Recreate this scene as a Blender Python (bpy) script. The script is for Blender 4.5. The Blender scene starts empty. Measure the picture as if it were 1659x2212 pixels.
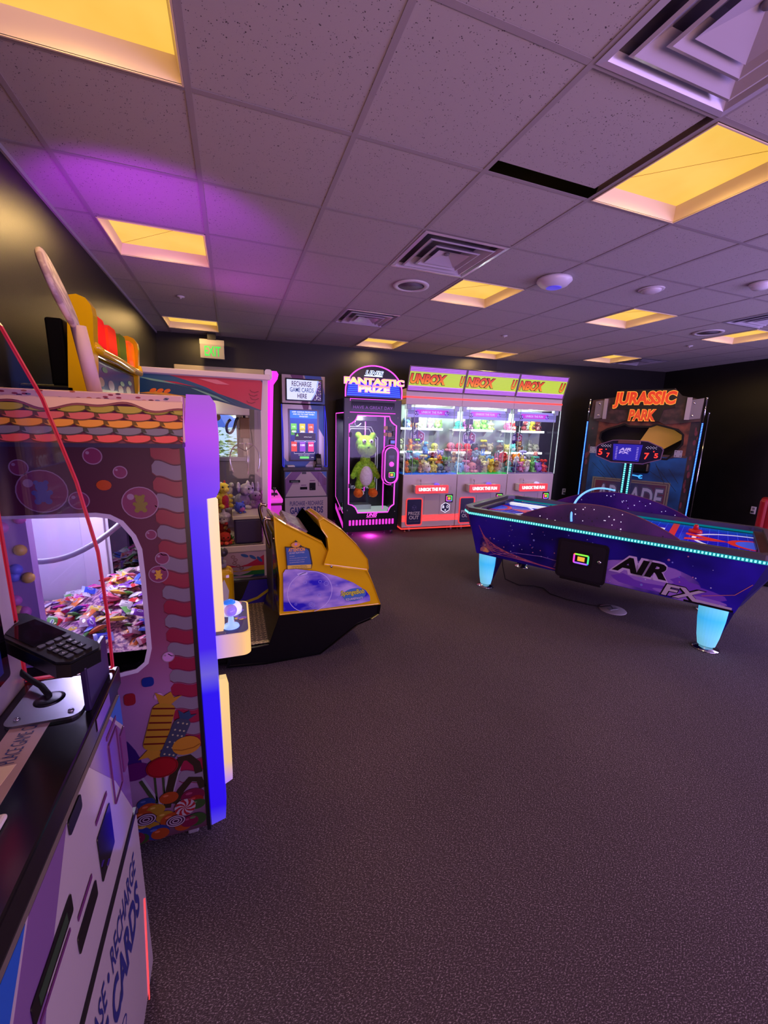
import bpy, bmesh, math, random
from math import pi, sin, cos, radians, atan2, sqrt
from mathutils import Vector, Matrix
from mathutils.geometry import tessellate_polygon

scn = bpy.context.scene
COL = scn.collection
rnd = random.Random(7)

# ------------------------------------------------------------------ camera
CAMP = Vector((0.7036, -1.8649, 1.6))
YAW, PITCH, ROLL, FPX = 0.3544, -0.2068, 0.0292, 884.2
cd = bpy.data.cameras.new('camera'); cam = bpy.data.objects.new('camera', cd); COL.objects.link(cam)
fw = Vector((sin(YAW) * cos(PITCH), cos(YAW) * cos(PITCH), sin(PITCH)))
rt = Vector((cos(YAW), -sin(YAW), 0)); up = rt.cross(fw)
r2 = rt * cos(ROLL) + up * sin(ROLL); u2 = up * cos(ROLL) - rt * sin(ROLL)
m = Matrix((r2, u2, -fw)).transposed().to_4x4(); m.translation = CAMP
cam.matrix_world = m
cd.sensor_fit = 'VERTICAL'; cd.sensor_height = 36.0; cd.lens = 36.0 * FPX / 2212.0
cd.clip_start = 0.02; cd.clip_end = 200
scn.camera = cam

# ------------------------------------------------------------------ exposure
vs = scn.view_settings
scn.display_settings.display_device = 'sRGB'
vs.view_transform = 'Standard'; vs.look = 'None'; vs.exposure = 0.0; vs.gamma = 1.0; vs.use_curve_mapping = False
cy = scn.cycles
cy.max_bounces = 6; cy.diffuse_bounces = 3; cy.glossy_bounces = 3; cy.transmission_bounces = 2; cy.transparent_max_bounces = 14
cy.caustics_reflective = False; cy.caustics_refractive = False; cy.adaptive_threshold = 0.02

# ------------------------------------------------------------------ daylight outside (only reaches in through the door glass)
w = bpy.data.worlds.new('sky'); scn.world = w; w.use_nodes = True
w.node_tree.nodes['Background'].inputs[0].default_value = (0.62, 0.78, 1.0, 1)
w.node_tree.nodes['Background'].inputs[1].default_value = 1.1
sd = bpy.data.lights.new('sun', 'SUN'); sd.energy = 3.0; sd.angle = 0.02; sd.color = (1, 0.95, 0.85)
so = bpy.data.objects.new('sun', sd); COL.objects.link(so); so.rotation_euler = (radians(48), 0, radians(150)); so.location = (0, 8, 8)

def area(name, loc, target, energy, color, sx, sy=None, spread=pi):
    d = bpy.data.lights.new(name, 'AREA'); d.energy = energy; d.color = color
    d.shape = 'RECTANGLE'; d.size = sx; d.size_y = sy or sx; d.spread = spread
    o = bpy.data.objects.new(name, d); COL.objects.link(o); o.location = loc
    o.rotation_euler = (Vector(target) - Vector(loc)).to_track_quat('-Z', 'Y').to_euler()
    return o
def point(name, loc, energy, color, r=0.03, parent=None):
    d = bpy.data.lights.new(name, 'POINT'); d.energy = energy; d.color = color; d.shadow_soft_size = r
    o = bpy.data.objects.new(name, d); COL.objects.link(o); o.location = loc
    if parent: o.parent = parent
    return o
def spot(name, loc, target, energy, color, ang, blend=0.6, r=0.05):
    d = bpy.data.lights.new(name, 'SPOT'); d.energy = energy; d.color = color; d.spot_size = radians(ang); d.spot_blend = blend; d.shadow_soft_size = r
    o = bpy.data.objects.new(name, d); COL.objects.link(o); o.location = loc
    o.rotation_euler = (Vector(target) - Vector(loc)).to_track_quat('-Z', 'Y').to_euler()
    return o
WARM = (1.0, 0.62, 0.22)
# added unseen fill lamps, standing in for game machines outside the frame
area('unseen_fill_lamp', (4.6, -4.5, 1.3), (4.0, 1.0, 2.5), 215, (0.57, 0.37, 1.0), 4.4, 1.6)
area('unseen_fill_lamp', (6.9, -1.6, 1.5), (3.6, 3.2, 1.5), 120, (0.62, 0.48, 1.0), 1.6, 3.0)
area('unseen_fill_lamp', (1.3, -4.4, 0.9), (1.6, 0.0, 1.6), 4, (0.95, 0.50, 0.62), 1.6, 1.2)
area('unseen_fill_lamp', (1.2, -4.2, 0.9), (1.7, -0.6, 2.74), 24, (1.0, 0.52, 0.50), 1.8, 1.2, radians(110))
# coloured lamps on top of the machines along the left wall wash the ceiling
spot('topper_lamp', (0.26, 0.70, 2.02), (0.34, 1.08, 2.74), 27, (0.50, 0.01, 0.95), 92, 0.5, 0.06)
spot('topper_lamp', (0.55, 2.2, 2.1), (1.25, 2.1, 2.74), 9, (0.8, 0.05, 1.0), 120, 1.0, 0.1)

# ------------------------------------------------------------------ materials
def lin(r, g, b):
    f = lambda c: (c / 255 / 12.92) if c / 255 <= 0.04045 else ((c / 255 + 0.055) / 1.055) ** 2.4
    return (f(r), f(g), f(b), 1.0)
MATS = {}
def mat(name, rgb, rough=0.5, metal=0.0, emit=0.0, spec=0.5, ergb=None, alpha=None):
    if name in MATS: return MATS[name]
    m = bpy.data.materials.new(name); m.use_nodes = True; MATS[name] = m
    b = m.node_tree.nodes['Principled BSDF']
    c = lin(*rgb)
    b.inputs['Base Color'].default_value = c; b.inputs['Roughness'].default_value = rough
    b.inputs['Metallic'].default_value = metal; b.inputs['Specular IOR Level'].default_value = spec
    if emit:
        b.inputs['Emission Color'].default_value = lin(*(ergb or rgb)); b.inputs['Emission Strength'].default_value = emit
    return m
def nodes(m): return m.node_tree.nodes, m.node_tree.links, m.node_tree.nodes['Principled BSDF']
def noise_mat(name, rgb1, rgb2, scale, rough=0.6, bump=0.0, bscale=None, detail=3, lo=0.4, hi=0.6, emit=0, stretch=(1, 1, 1)):
    if name in MATS: return MATS[name]
    m = mat(name, rgb1, rough); n, l, b = nodes(m)
    tc = n.new('ShaderNodeTexCoord'); mp = n.new('ShaderNodeMapping'); mp.inputs['Scale'].default_value = stretch
    l.new(tc.outputs['Object'], mp.inputs[0])
    nz = n.new('ShaderNodeTexNoise'); nz.inputs['Scale'].default_value = scale; nz.inputs['Detail'].default_value = detail
    l.new(mp.outputs[0], nz.inputs['Vector'])
    cr = n.new('ShaderNodeValToRGB'); cr.color_ramp.elements[0].position = lo; cr.color_ramp.elements[1].position = hi
    cr.color_ramp.elements[0].color = lin(*rgb1); cr.color_ramp.elements[1].color = lin(*rgb2)
    l.new(nz.outputs[0], cr.inputs[0]); l.new(cr.outputs[0], b.inputs['Base Color'])
    if emit:
        l.new(cr.outputs[0], b.inputs['Emission Color']); b.inputs['Emission Strength'].default_value = emit
    if bump:
        n2 = n.new('ShaderNodeTexNoise'); n2.inputs['Scale'].default_value = bscale or scale; n2.inputs['Detail'].default_value = 4
        l.new(mp.outputs[0], n2.inputs['Vector'])
        bp = n.new('ShaderNodeBump'); bp.inputs['Strength'].default_value = bump; bp.inputs['Distance'].default_value = 0.01
        l.new(n2.outputs[0], bp.inputs['Height']); l.new(bp.outputs[0], b.inputs['Normal'])
    return m
def grad_mat(name, axis, stops, emit=0.0, rough=0.4, base=True):
    """stops: [(coord_value, rgb)] along object axis"""
    if name in MATS: return MATS[name]
    m = mat(name, (128, 128, 128), rough); n, l, b = nodes(m)
    tc = n.new('ShaderNodeTexCoord'); sx = n.new('ShaderNodeSeparateXYZ'); l.new(tc.outputs['Object'], sx.inputs[0])
    mr = n.new('ShaderNodeMapRange'); a0, a1 = stops[0][0], stops[-1][0]
    mr.inputs['From Min'].default_value = a0; mr.inputs['From Max'].default_value = a1
    l.new(sx.outputs[axis], mr.inputs['Value'])
    cr = n.new('ShaderNodeValToRGB'); e = cr.color_ramp.elements
    for i, (p, c) in enumerate(stops):
        q = (p - a0) / (a1 - a0)
        if i < 2: e[i].position = q; e[i].color = lin(*c)
        else: x = e.new(q); x.color = lin(*c)
    e[1].position = (stops[1][0] - a0) / (a1 - a0)
    l.new(mr.outputs[0], cr.inputs[0])
    if base: l.new(cr.outputs[0], b.inputs['Base Color'])
    else: b.inputs['Base Color'].default_value = lin(40, 40, 44)
    if emit:
        l.new(cr.outputs[0], b.inputs['Emission Color']); b.inputs['Emission Strength'].default_value = emit
    return m
def glass(name, tint=(255, 255, 255), gloss=0.08, rough=0.03):
    if name in MATS: return MATS[name]
    m = bpy.data.materials.new(name); m.use_nodes = True; MATS[name] = m
    n, l = m.node_tree.nodes, m.node_tree.links; n.clear()
    o = n.new('ShaderNodeOutputMaterial'); mx = n.new('ShaderNodeMixShader'); t = n.new('ShaderNodeBsdfTransparent'); g = n.new('ShaderNodeBsdfGlossy')
    t.inputs[0].default_value = lin(*tint); g.inputs['Roughness'].default_value = rough
    mx.inputs[0].default_value = gloss
    l.new(t.outputs[0], mx.inputs[1]); l.new(g.outputs[0], mx.inputs[2]); l.new(mx.outputs[0], o.inputs[0])
    return m

# ------------------------------------------------------------------ geometry collector
def frame(o, u, v, sh=0.0):
    """maps (a, b, h) -> o + a*u + b*v + h*(u x v); sh shears a by b (italic)"""
    o, u, v = Vector(o), Vector(u).normalized(), Vector(v).normalized(); n_ = u.cross(v)
    return lambda a, b, h=0.0: o + u * (a + sh * b) + v * b + n_ * h
def FR(x=0, y=0, z=0): return frame((x, y, z), (1, 0, 0), (0, 0, 1))     # faces -Y
def FX(x=0, y=0, z=0): return frame((x, y, z), (0, 1, 0), (0, 0, 1))     # faces +X
def FT(x=0, y=0, z=0): return frame((x, y, z), (1, 0, 0), (0, 1, 0))     # faces up
def rr(x0, x1, y0, y1, r, n=5):
    p = []
    for cx, cy, a in ((x1 - r, y0 + r, -90), (x1 - r, y1 - r, 0), (x0 + r, y1 - r, 90), (x0 + r, y0 + r, 180)):
        for i in range(n + 1):
            t = radians(a + 90 * i / n); p.append((cx + r * cos(t), cy + r * sin(t)))
    return p
def ell(cx, cy, rx, ry=None, n=20, a0=0, a1=360):
    ry = rx if ry is None else ry
    full = abs(a1 - a0) >= 360
    return [(cx + rx * cos(radians(a0 + (a1 - a0) * i / (n if full else n - 1))), cy + ry * sin(radians(a0 + (a1 - a0) * i / (n if full else n - 1)))) for i in range(n)]
def rot2(pts, cx, cy, deg):
    c, s = cos(radians(deg)), sin(radians(deg))
    return [(cx + (x - cx) * c - (y - cy) * s, cy + (x - cx) * s + (y - cy) * c) for x, y in pts]
TXT = {}
def text_mesh(s, bold):
    k = (s, bold)
    if k not in TXT:
        cu = bpy.data.curves.new('lettering', 'FONT'); cu.body = s; cu.size = 1; cu.offset = bold; cu.resolution_u = 3
        o = bpy.data.objects.new('lettering', cu); COL.objects.link(o)
        me = bpy.data.meshes.new_from_object(o.evaluated_get(bpy.context.evaluated_depsgraph_get()))
        V = [(v.co.x, v.co.y) for v in me.vertices]; F = [tuple(p.vertices) for p in me.polygons]
        bpy.data.objects.remove(o); bpy.data.curves.remove(cu); bpy.data.meshes.remove(me)
        TXT[k] = (V, F)
    return TXT[k]
class G:
    def __init__(s): s.v = []; s.f = []; s.m = []; s.s = []; s.mats = []
    def mi(s, m):
        if m not in s.mats: s.mats.append(m)
        return s.mats.index(m)
    def add(s, V, F, m, smooth=False, T=None):
        b = len(s.v); s.v += [tuple(T @ Vector(p)) if T else tuple(p) for p in V]
        k = s.mi(m)
        for f in F: s.f.append(tuple(b + i for i in f)); s.m.append(k); s.s.append(smooth)
        return s
    def box(s, x0, x1, y0, y1, z0, z1, m, bev=0.0, T=None, seg=2):
        if x0 > x1: x0, x1 = x1, x0
        if y0 > y1: y0, y1 = y1, y0
        if z0 > z1: z0, z1 = z1, z0
        if not bev:
            V = [(x, y, z) for z in (z0, z1) for y in (y0, y1) for x in (x0, x1)]
            F = [(0, 2, 3, 1), (4, 5, 7, 6), (0, 1, 5, 4), (2, 6, 7, 3), (0, 4, 6, 2), (1, 3, 7, 5)]
            return s.add(V, F, m, False, T)
        bm = bmesh.new(); bmesh.ops.create_cube(bm, size=1)
        for v in bm.verts: v.co = ((x0 + x1) / 2 + v.co.x * (x1 - x0), (y0 + y1) / 2 + v.co.y * (y1 - y0), (z0 + z1) / 2 + v.co.z * (z1 - z0))
        bmesh.ops.bevel(bm, geom=bm.edges[:], offset=min(bev, 0.49 * min(x1 - x0, y1 - y0, z1 - z0)), segments=seg, profile=0.5, affect='EDGES')
        return s.bm(bm, m, T, False)
    def bm(s, bm, m, T=None, smooth=True):
        bm.verts.index_update()
        s.add([v.co.copy() for v in bm.verts], [tuple(v.index for v in f.verts) for f in bm.faces], m, smooth, T); bm.free(); return s
    def shape(s, loops, fr, h0, h1, m, m2=None, back=True):
        """polygon with holes (loops[0] outer) extruded from h0 to h1 in frame fr"""
        if not isinstance(loops[0][0], (tuple, list)): loops = [loops]
        flat = [p for lp in loops for p in lp]
        tri = tessellate_polygon([[Vector((a, b, 0)) for a, b in lp] for lp in loops])
        if len(loops) == 1 and len(loops[0]) <= 4: tri = [tuple(range(len(flat)))]
        out = []
        for t in tri:
            ar = sum(flat[t[i]][0] * flat[t[(i + 1) % len(t)]][1] - flat[t[(i + 1) % len(t)]][0] * flat[t[i]][1] for i in range(len(t)))
            out.append(tuple(t) if ar > 0 else tuple(reversed(t)))
        s.add([fr(a, b, h1) for a, b in flat], out, m)
        if h1 != h0:
            if back: s.add([fr(a, b, h0) for a, b in flat], [tuple(reversed(t)) for t in out], m)
            for li, lp in enumerate(loops):
                ar = sum(lp[i][0] * lp[(i + 1) % len(lp)][1] - lp[(i + 1) % len(lp)][0] * lp[i][1] for i in range(len(lp)))
                q = lp if (ar > 0) == (li == 0) else lp[::-1]
                n = len(q); V = [fr(a, b, h0) for a, b in q] + [fr(a, b, h1) for a, b in q]
                s.add(V, [(i, (i + 1) % n, n + (i + 1) % n, n + i) for i in range(n)], m2 or m)
        return s
    def band(s, pts, wd, fr, h0, h1, m, closed=False):
        """ribbon following a 2-D polyline"""
        n = len(pts); L, R = [], []
        for i in range(n):
            a = pts[i - 1] if (i > 0 or closed) else pts[i]; b = pts[(i + 1) % n] if (i < n - 1 or closed) else pts[i]
            dx, dy = b[0] - a[0], b[1] - a[1]; k = sqrt(dx * dx + dy * dy) or 1
            nx, ny = -dy / k * wd / 2, dx / k * wd / 2
            L.append((pts[i][0] + nx, pts[i][1] + ny)); R.append((pts[i][0] - nx, pts[i][1] - ny))
        rng = range(n if closed else n - 1)
        for i in rng:
            j = (i + 1) % n
            V = [fr(*R[i], h1), fr(*R[j], h1), fr(*L[j], h1), fr(*L[i], h1)]; F = [(0, 1, 2, 3)]
            if h1 != h0:
                V += [fr(*R[i], h0), fr(*R[j], h0), fr(*L[j], h0), fr(*L[i], h0)]; F += [(0, 4, 5, 1), (2, 6, 7, 3)]
            s.add(V, F, m)
        return s
    def tube(s, pts, r, m, n=8, closed=False):
        pts = [Vector(p) for p in pts]; k = len(pts); rs = r if isinstance(r, (list, tuple)) else [r] * k
        V = []; nrm = None
        for i in range(k):
            t = ((pts[(i + 1) % k] if (i < k - 1 or closed) else pts[i]) - (pts[i - 1] if (i > 0 or closed) else pts[i])).normalized()
            if nrm is None: nrm = t.orthogonal().normalized()
            else: nrm = (nrm - t * nrm.dot(t)).normalized()
            bn = t.cross(nrm)
            V += [pts[i] + (nrm * cos(2 * pi * j / n) + bn * sin(2 * pi * j / n)) * rs[i] for j in range(n)]
        F = [(i * n + j, i * n + (j + 1) % n, ((i + 1) % k) * n + (j + 1) % n, ((i + 1) % k) * n + j) for i in range(k if closed else k - 1) for j in range(n)]
        if not closed: F += [tuple(reversed(range(n))), tuple(range((k - 1) * n, k * n))]
        return s.add(V, F, m, n > 6)
    def lathe(s, prof, m, n=24, T=None, smooth=True, cap=True):
        k = len(prof)
        V = [(r * cos(2 * pi * j / n), r * sin(2 * pi * j / n), z) for r, z in prof for j in range(n)]
        F = [(i * n + j, i * n + (j + 1) % n, (i + 1) * n + (j + 1) % n, (i + 1) * n + j) for i in range(k - 1) for j in range(n)]
        if cap and prof[0][0] > 1e-4: F.append(tuple(reversed(range(n))))
        if cap and prof[-1][0] > 1e-4: F.append(tuple(range((k - 1) * n, k * n)))
        return s.add(V, F, m, smooth, T)
    def ball(s, c, r, m, n=14, k=9, T=None, rot=None):
        rx, ry, rz = r if isinstance(r, (tuple, list)) else (r, r, r)
        V = [(0, 0, -1)] + [(sin(pi * i / k) * cos(2 * pi * j / n), sin(pi * i / k) * sin(2 * pi * j / n), -cos(pi * i / k)) for i in range(1, k) for j in range(n)] + [(0, 0, 1)]
        V = [Vector((x * rx, y * ry, z * rz)) for x, y, z in V]
        if rot is not None: V = [rot @ v for v in V]
        V = [v + Vector(c) for v in V]
        F = [(0, 1 + (j + 1) % n, 1 + j) for j in range(n)]
        for i in range(k - 2):
            F += [(1 + i * n + j, 1 + i * n + (j + 1) % n, 1 + (i + 1) * n + (j + 1) % n, 1 + (i + 1) * n + j) for j in range(n)]
        e = 1 + (k - 2) * n; F += [(e + j, e + (j + 1) % n, e + n) for j in range(n)]
        return s.add(V, F, m, True, T)
    def text(s, t, fr, x0, x1, y0, y1, h, m, bold=0.0, keep=False, depth=0.0, m2=None, shear=0.0):
        V, F = text_mesh(t, bold)
        if not V: return s
        a0 = min(p[0] for p in V); a1 = max(p[0] for p in V); b0 = min(p[1] for p in V); b1 = max(p[1] for p in V)
        sx = (x1 - x0) / (a1 - a0); sy = (y1 - y0) / (b1 - b0)
        if keep:
            k = min(sx, sy); x0 = (x0 + x1) / 2 - k * (a1 - a0) / 2; y0 = (y0 + y1) / 2 - k * (b1 - b0) / 2; sx = sy = k
        P = [(x0 + (a - a0) * sx + shear * (b - b0) * sy, y0 + (b - b0) * sy) for a, b in V]
        ff = []
        for f in F:
            ar = sum(P[f[i]][0] * P[f[(i + 1) % len(f)]][1] - P[f[(i + 1) % len(f)]][0] * P[f[i]][1] for i in range(len(f)))
            ff.append(f if ar > 0 else tuple(reversed(f)))
        s.add([fr(a, b, h) for a, b in P], ff, m)
        if depth:
            ec = {}
            for f in ff:
                for i in range(len(f)):
                    e = (f[i], f[(i + 1) % len(f)]); ec[e] = 1
            for (a, b) in list(ec):
                if (b, a) not in ec:
                    s.add([fr(*P[a], h), fr(*P[b], h), fr(*P[b], h - depth), fr(*P[a], h - depth)], [(0, 3, 2, 1)], m2 or m)
        return s
    def outlined(s, t, fr, x0, x1, y0, y1, h, m_out, m_fill, bo, bf, dh=0.0015, shear=0.0, depth=0.0):
        V, F = text_mesh(t, bo); a0 = min(p[0] for p in V); a1 = max(p[0] for p in V); b0 = min(p[1] for p in V); b1 = max(p[1] for p in V)
        ix = (bo - bf) * (x1 - x0) / (a1 - a0); iy = (bo - bf) * (y1 - y0) / (b1 - b0)
        s.text(t, fr, x0, x1, y0, y1, h, m_out, bo, shear=shear, depth=depth)
        return s.text(t, fr, x0 + ix + shear * iy, x1 - ix + shear * iy, y0 + iy, y1 - iy, h + dh, m_fill, bf, shear=shear)
    def build(s, name, parent=None, label=None, kind=None, cat=None, group=None, loc=None, rz=0):
        me = bpy.data.meshes.new(name); me.from_pydata(s.v, [], s.f)
        for mm in s.mats: me.materials.append(mm)
        me.polygons.foreach_set('material_index', s.m); me.polygons.foreach_set('use_smooth', s.s)
        me.update(); o = bpy.data.objects.new(name, me); COL.objects.link(o)
        if parent: o.parent = parent
        if loc: o.location = loc
        if rz: o.rotation_euler = (0, 0, rz)
        if label: o['label'] = label
        if kind: o['kind'] = kind
        if cat: o['category'] = cat
        if group: o['group'] = group
        return o
def thing(name, label, cat, loc=(0, 0, 0), rz=0.0, group=None):
    o = bpy.data.objects.new(name, None); COL.objects.link(o); o.empty_display_size = 0.1
    o.location = loc; o.rotation_euler = (0, 0, rz); o['label'] = label; o['category'] = cat
    if group: o['group'] = group
    return o
def dup(root, loc, rz, label, group=None):
    r = root.copy(); COL.objects.link(r); r.location = loc; r.rotation_euler = (0, 0, rz); r['label'] = label
    if group: r['group'] = group
    for ch in list(root.children):
        c = ch.copy(); COL.objects.link(c); c.parent = r
        for g in list(ch.children):
            d = g.copy(); COL.objects.link(d); d.parent = c
    return r

# common materials
BLACK = mat('black_plastic', (14, 13, 16), 0.35)
BLACKG = mat('black_gloss', (6, 6, 8), 0.12)
CHROME = mat('chrome', (200, 200, 205), 0.12, 1.0)
STEEL = mat('brushed_steel', (150, 150, 158), 0.32, 1.0)
WHITEP = mat('white_plastic', (205, 200, 205), 0.4)
GREYP = mat('grey_plastic', (120, 116, 125), 0.45)
RUBBER = mat('black_rubber', (10, 10, 10), 0.8)
GLASS = glass('clear_glass', (250, 252, 255), 0.012)
ACRYL = glass('clear_acrylic', (240, 238, 250), 0.02, 0.04)
WHITE_E = mat('white_light', (255, 255, 255), 0.4, emit=1.6)
# ------------------------------------------------------------------ room shell
CZ = 2.743; T = 0.61
XL = -0.19
wallm = noise_mat('black_wall_paint', (16, 13, 13), (20, 16, 16), 6, 0.42, bump=0.06, bscale=180)
FARW = [(XL, 4.62), (4.95, 4.33), (8.42, 3.93)]
RIGHTW = [(8.42, 3.93), (7.9, -1.2), (7.9, -5.2)]

def carpet():
    m = mat('speckled_carpet', (70, 62, 70), 0.95, spec=0.2); n, l, b = nodes(m)
    tc = n.new('ShaderNodeTexCoord')
    mp = n.new('ShaderNodeMapping'); mp.inputs['Rotation'].default_value = (0, 0, 0.6); mp.inputs['Scale'].default_value = (1, 2.2, 1)
    l.new(tc.outputs['Object'], mp.inputs[0])
    nz = n.new('ShaderNodeTexNoise'); nz.inputs['Scale'].default_value = 150; nz.inputs['Detail'].default_value = 3; nz.inputs['Roughness'].default_value = 0.7
    l.new(mp.outputs[0], nz.inputs['Vector'])
    cr = n.new('ShaderNodeValToRGB'); e = cr.color_ramp.elements
    e[0].position = 0.42; e[0].color = lin(70, 60, 63); e[1].position = 0.66; e[1].color = lin(186, 172, 176)
    x = e.new(0.55); x.color = lin(91, 79, 82)
    l.new(nz.outputs[0], cr.inputs[0])
    n2 = n.new('ShaderNodeTexNoise'); n2.inputs['Scale'].default_value = 1.1; n2.inputs['Detail'].default_value = 2
    l.new(tc.outputs['Object'], n2.inputs['Vector'])
    mx = n.new('ShaderNodeMixRGB'); mx.blend_type = 'MULTIPLY'; mx.inputs[0].default_value = 0.35
    l.new(cr.outputs[0], mx.inputs[1]); l.new(n2.outputs[0], mx.inputs[2]); l.new(mx.outputs[0], b.inputs['Base Color'])
    bp = n.new('ShaderNodeBump'); bp.inputs['Strength'].default_value = 0.35; bp.inputs['Distance'].default_value = 0.004
    l.new(nz.outputs[0], bp.inputs['Height']); l.new(bp.outputs[0], b.inputs['Normal'])
    return m
g = G(); g.box(-0.45, 8.9, -5.5, 5.0, -0.1, 0.0, carpet()); g.build('floor', kind='structure')

def tile_mat():
    m = mat('mineral_fibre_tile', (176, 170, 170), 0.9, spec=0.2); n, l, b = nodes(m)
    tc = n.new('ShaderNodeTexCoord')
    vo = n.new('ShaderNodeTexVoronoi'); vo.inputs['Scale'].default_value = 115; l.new(tc.outputs['Object'], vo.inputs['Vector'])
    nz = n.new('ShaderNodeTexNoise'); nz.inputs['Scale'].default_value = 60; nz.inputs['Detail'].default_value = 4; l.new(tc.outputs['Object'], nz.inputs['Vector'])
    ad = n.new('ShaderNodeMath'); ad.operation = 'MULTIPLY_ADD'; ad.inputs[1].default_value = 0.9; l.new(nz.outputs[0], ad.inputs[0]); l.new(vo.outputs['Distance'], ad.inputs[2])
    cr = n.new('ShaderNodeValToRGB'); e = cr.color_ramp.elements
    e[0].position = 0.53; e[0].color = lin(84, 76, 80); e[1].position = 0.61; e[1].color = lin(180, 174, 174)
    l.new(ad.outputs[0], cr.inputs[0]); l.new(cr.outputs[0], b.inputs['Base Color'])
    bp = n.new('ShaderNodeBump'); bp.inputs['Strength'].default_value = 0.5; bp.inputs['Distance'].default_value = 0.004
    l.new(cr.outputs[0], bp.inputs['Height']); l.new(bp.outputs[0], b.inputs['Normal'])
    return m
TILE = tile_mat(); GRID = mat('ceiling_grid_paint', (158, 150, 154), 0.6)
LIGHTS = [(0, -1), (4, -1), (0, 2), (4, 2), (7, 2), (10, 2), (0, 6), (4, 6), (7, 6), (10, 5)]
VENTS = [(3, 1), (3, 4), (3, -2), (9, 1), (11, 5)]
SHIFT = (3, -1)
def fy(x):
    for (xa, ya), (xb, yb) in zip(FARW, FARW[1:]):
        if x <= xb: return ya + (yb - ya) * (x - xa) / (xb - xa)
    return FARW[-1][1]
g = G()
for i in range(-1, 14):
    for j in range(-6, 8):
        if (i, j) in LIGHTS or (i, j) in VENTS: continue
        x0, x1, y0, y1, z = i * T, (i + 1) * T, j * T, (j + 1) * T, CZ + 0.004
        if (i, j) == SHIFT: continue
        g.add([(x0, y0, z), (x0, y1, z), (x1, y1, z), (x1, y0, z)], [(0, 1, 2, 3)], TILE)
# the lifted tile and the dark plenum above the whole ceiling
i, j = SHIFT
g.box(i * T - 0.02, (i + 1) * T - 0.035, j * T + 0.0, (j + 1) * T - 0.075, CZ + 0.012, CZ + 0.03, TILE)
g.box(-0.6, 9.0, -5.5, 5.2, CZ + 0.35, CZ + 0.37, mat('plenum_dark', (30, 28, 30), 0.9))
g.build('ceiling', kind='structure')
g = G(); hw = 0.0115
for i in range(0, 15): g.box(i * T - hw, i * T + hw, -3.66, 4.95, CZ + 0.001, CZ + 0.003, GRID)
for j in range(-6, 9):
    g.box(-0.25, 8.8, j * T - hw, j * T + hw, CZ + 0.0015, CZ + 0.0025, GRID)
g.build('ceiling_grid', kind='structure')
g = G()
g.box(XL - 0.02, XL + 0.012, -5.2, 4.7, CZ - 0.022, CZ + 0.002, GRID)
g.build('trim_1', kind='structure')

# walls
DX0, DX1, DTOP = 0.0, 1.19, 2.27      # door opening in the far wall
GX0, GX1, GZ0, GZ1 = 0.08, 0.762, 1.08, 1.87
g = G(); g.box(XL - 0.15, XL, -5.3, 4.9, 0, CZ + 0.35, wallm); g.build('wall_left', kind='structure')
def wseg(g, a, b, z0, z1, th=0.15):
    a, b = Vector((*a, 0)), Vector((*b, 0)); d = (b - a); L = d.length; d.normalize(); nn = Vector((-d.y, d.x, 0))
    P = [a, b, b + nn * th, a + nn * th]
    V = [(p.x, p.y, z) for z in (z0, z1) for p in P]
    g.add(V, [(3, 2, 1, 0), (4, 5, 6, 7), (0, 1, 5, 4), (1, 2, 6, 5), (2, 3, 7, 6), (3, 0, 4, 7)], wallm)
g = G()
pd0, pd1 = (DX0, fy(DX0)), (DX1, fy(DX1))
wseg(g, FARW[0], pd0, 0, CZ + 0.35); wseg(g, pd0, pd1, DTOP, CZ + 0.35); wseg(g, pd1, FARW[1], 0, CZ + 0.35); wseg(g, FARW[1], FARW[2], 0, CZ + 0.35)
g.build('wall_far', kind='structure')
g = G(); wseg(g, RIGHTW[0], RIGHTW[1], 0, CZ + 0.35); wseg(g, RIGHTW[1], RIGHTW[2], 0, CZ + 0.35); g.build('wall_right', kind='structure')
g = G(); g.box(-0.4, 8.2, -5.35, -5.2, 0, CZ + 0.35, wallm); g.build('wall_back', kind='structure')

# exit door with a tall glass pane, seen through the claw machine
ang = atan2(pd1[1] - pd0[1], pd1[0] - pd0[0])
CREAM = mat('cream_door_paint', (196, 182, 150), 0.5)
DG = mat('grey_door_leaf', (112, 104, 96), 0.5)
d1 = bpy.data.objects.new('door_1', None); COL.objects.link(d1); d1.location = (DX0, pd0[1], 0); d1.rotation_euler = (0, 0, ang); d1['kind'] = 'structure'
W = DX1 - DX0
g = G(); g.shape([[(0, 0.0), (W, 0), (W, DTOP), (0, DTOP)], [(0.07, 0.0), (0.07, DTOP - 0.09), (W - 0.07, DTOP - 0.09), (W - 0.07, 0.0)][::-1]], FR(), -0.12, 0.02, CREAM)
g.box(0.0, W - 0.02, -0.03, 0.0, DTOP - 0.01, DTOP + 0.07, CREAM, 0.01)
g.build('door_frame', d1)
g = G(); F = FR(0, 0.03)
g.shape([[(0.07, 0.01), (W - 0.07, 0.01), (W - 0.07, DTOP - 0.09), (0.07, DTOP - 0.09)], rr(GX0 + 0.03, GX1, GZ0, GZ1, 0.005, 1)], F, -0.04, 0.0, DG)
g.box(0.85, 0.93, 0.0, 0.03, 1.09, 1.80, mat('pale_door_edge', (170, 160, 140), 0.5))
g.build('door_leaf', d1)
g = G(); g.box(0.25, 0.93, -0.045, -0.005, 1.03, 1.10, STEEL, 0.01); g.box(0.86, 0.93, -0.02, 0.03, 1.01, 1.12, STEEL, 0.005); g.build('door_push_bar', d1)
g = G(); g.shape([(GX0, GZ0), (GX1, GZ0), (GX1, GZ1), (GX0, GZ1)], FR(0, 0.05), 0, 0.004, GLASS); g.build('door_pane', d1)
g = G(); g.shape(ell(0.50, 1.66, 0.055, 0.055), FR(0, 0.046), 0.002, 0.003, mat('sticker_brown', (96, 70, 30), 0.6))
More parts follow.
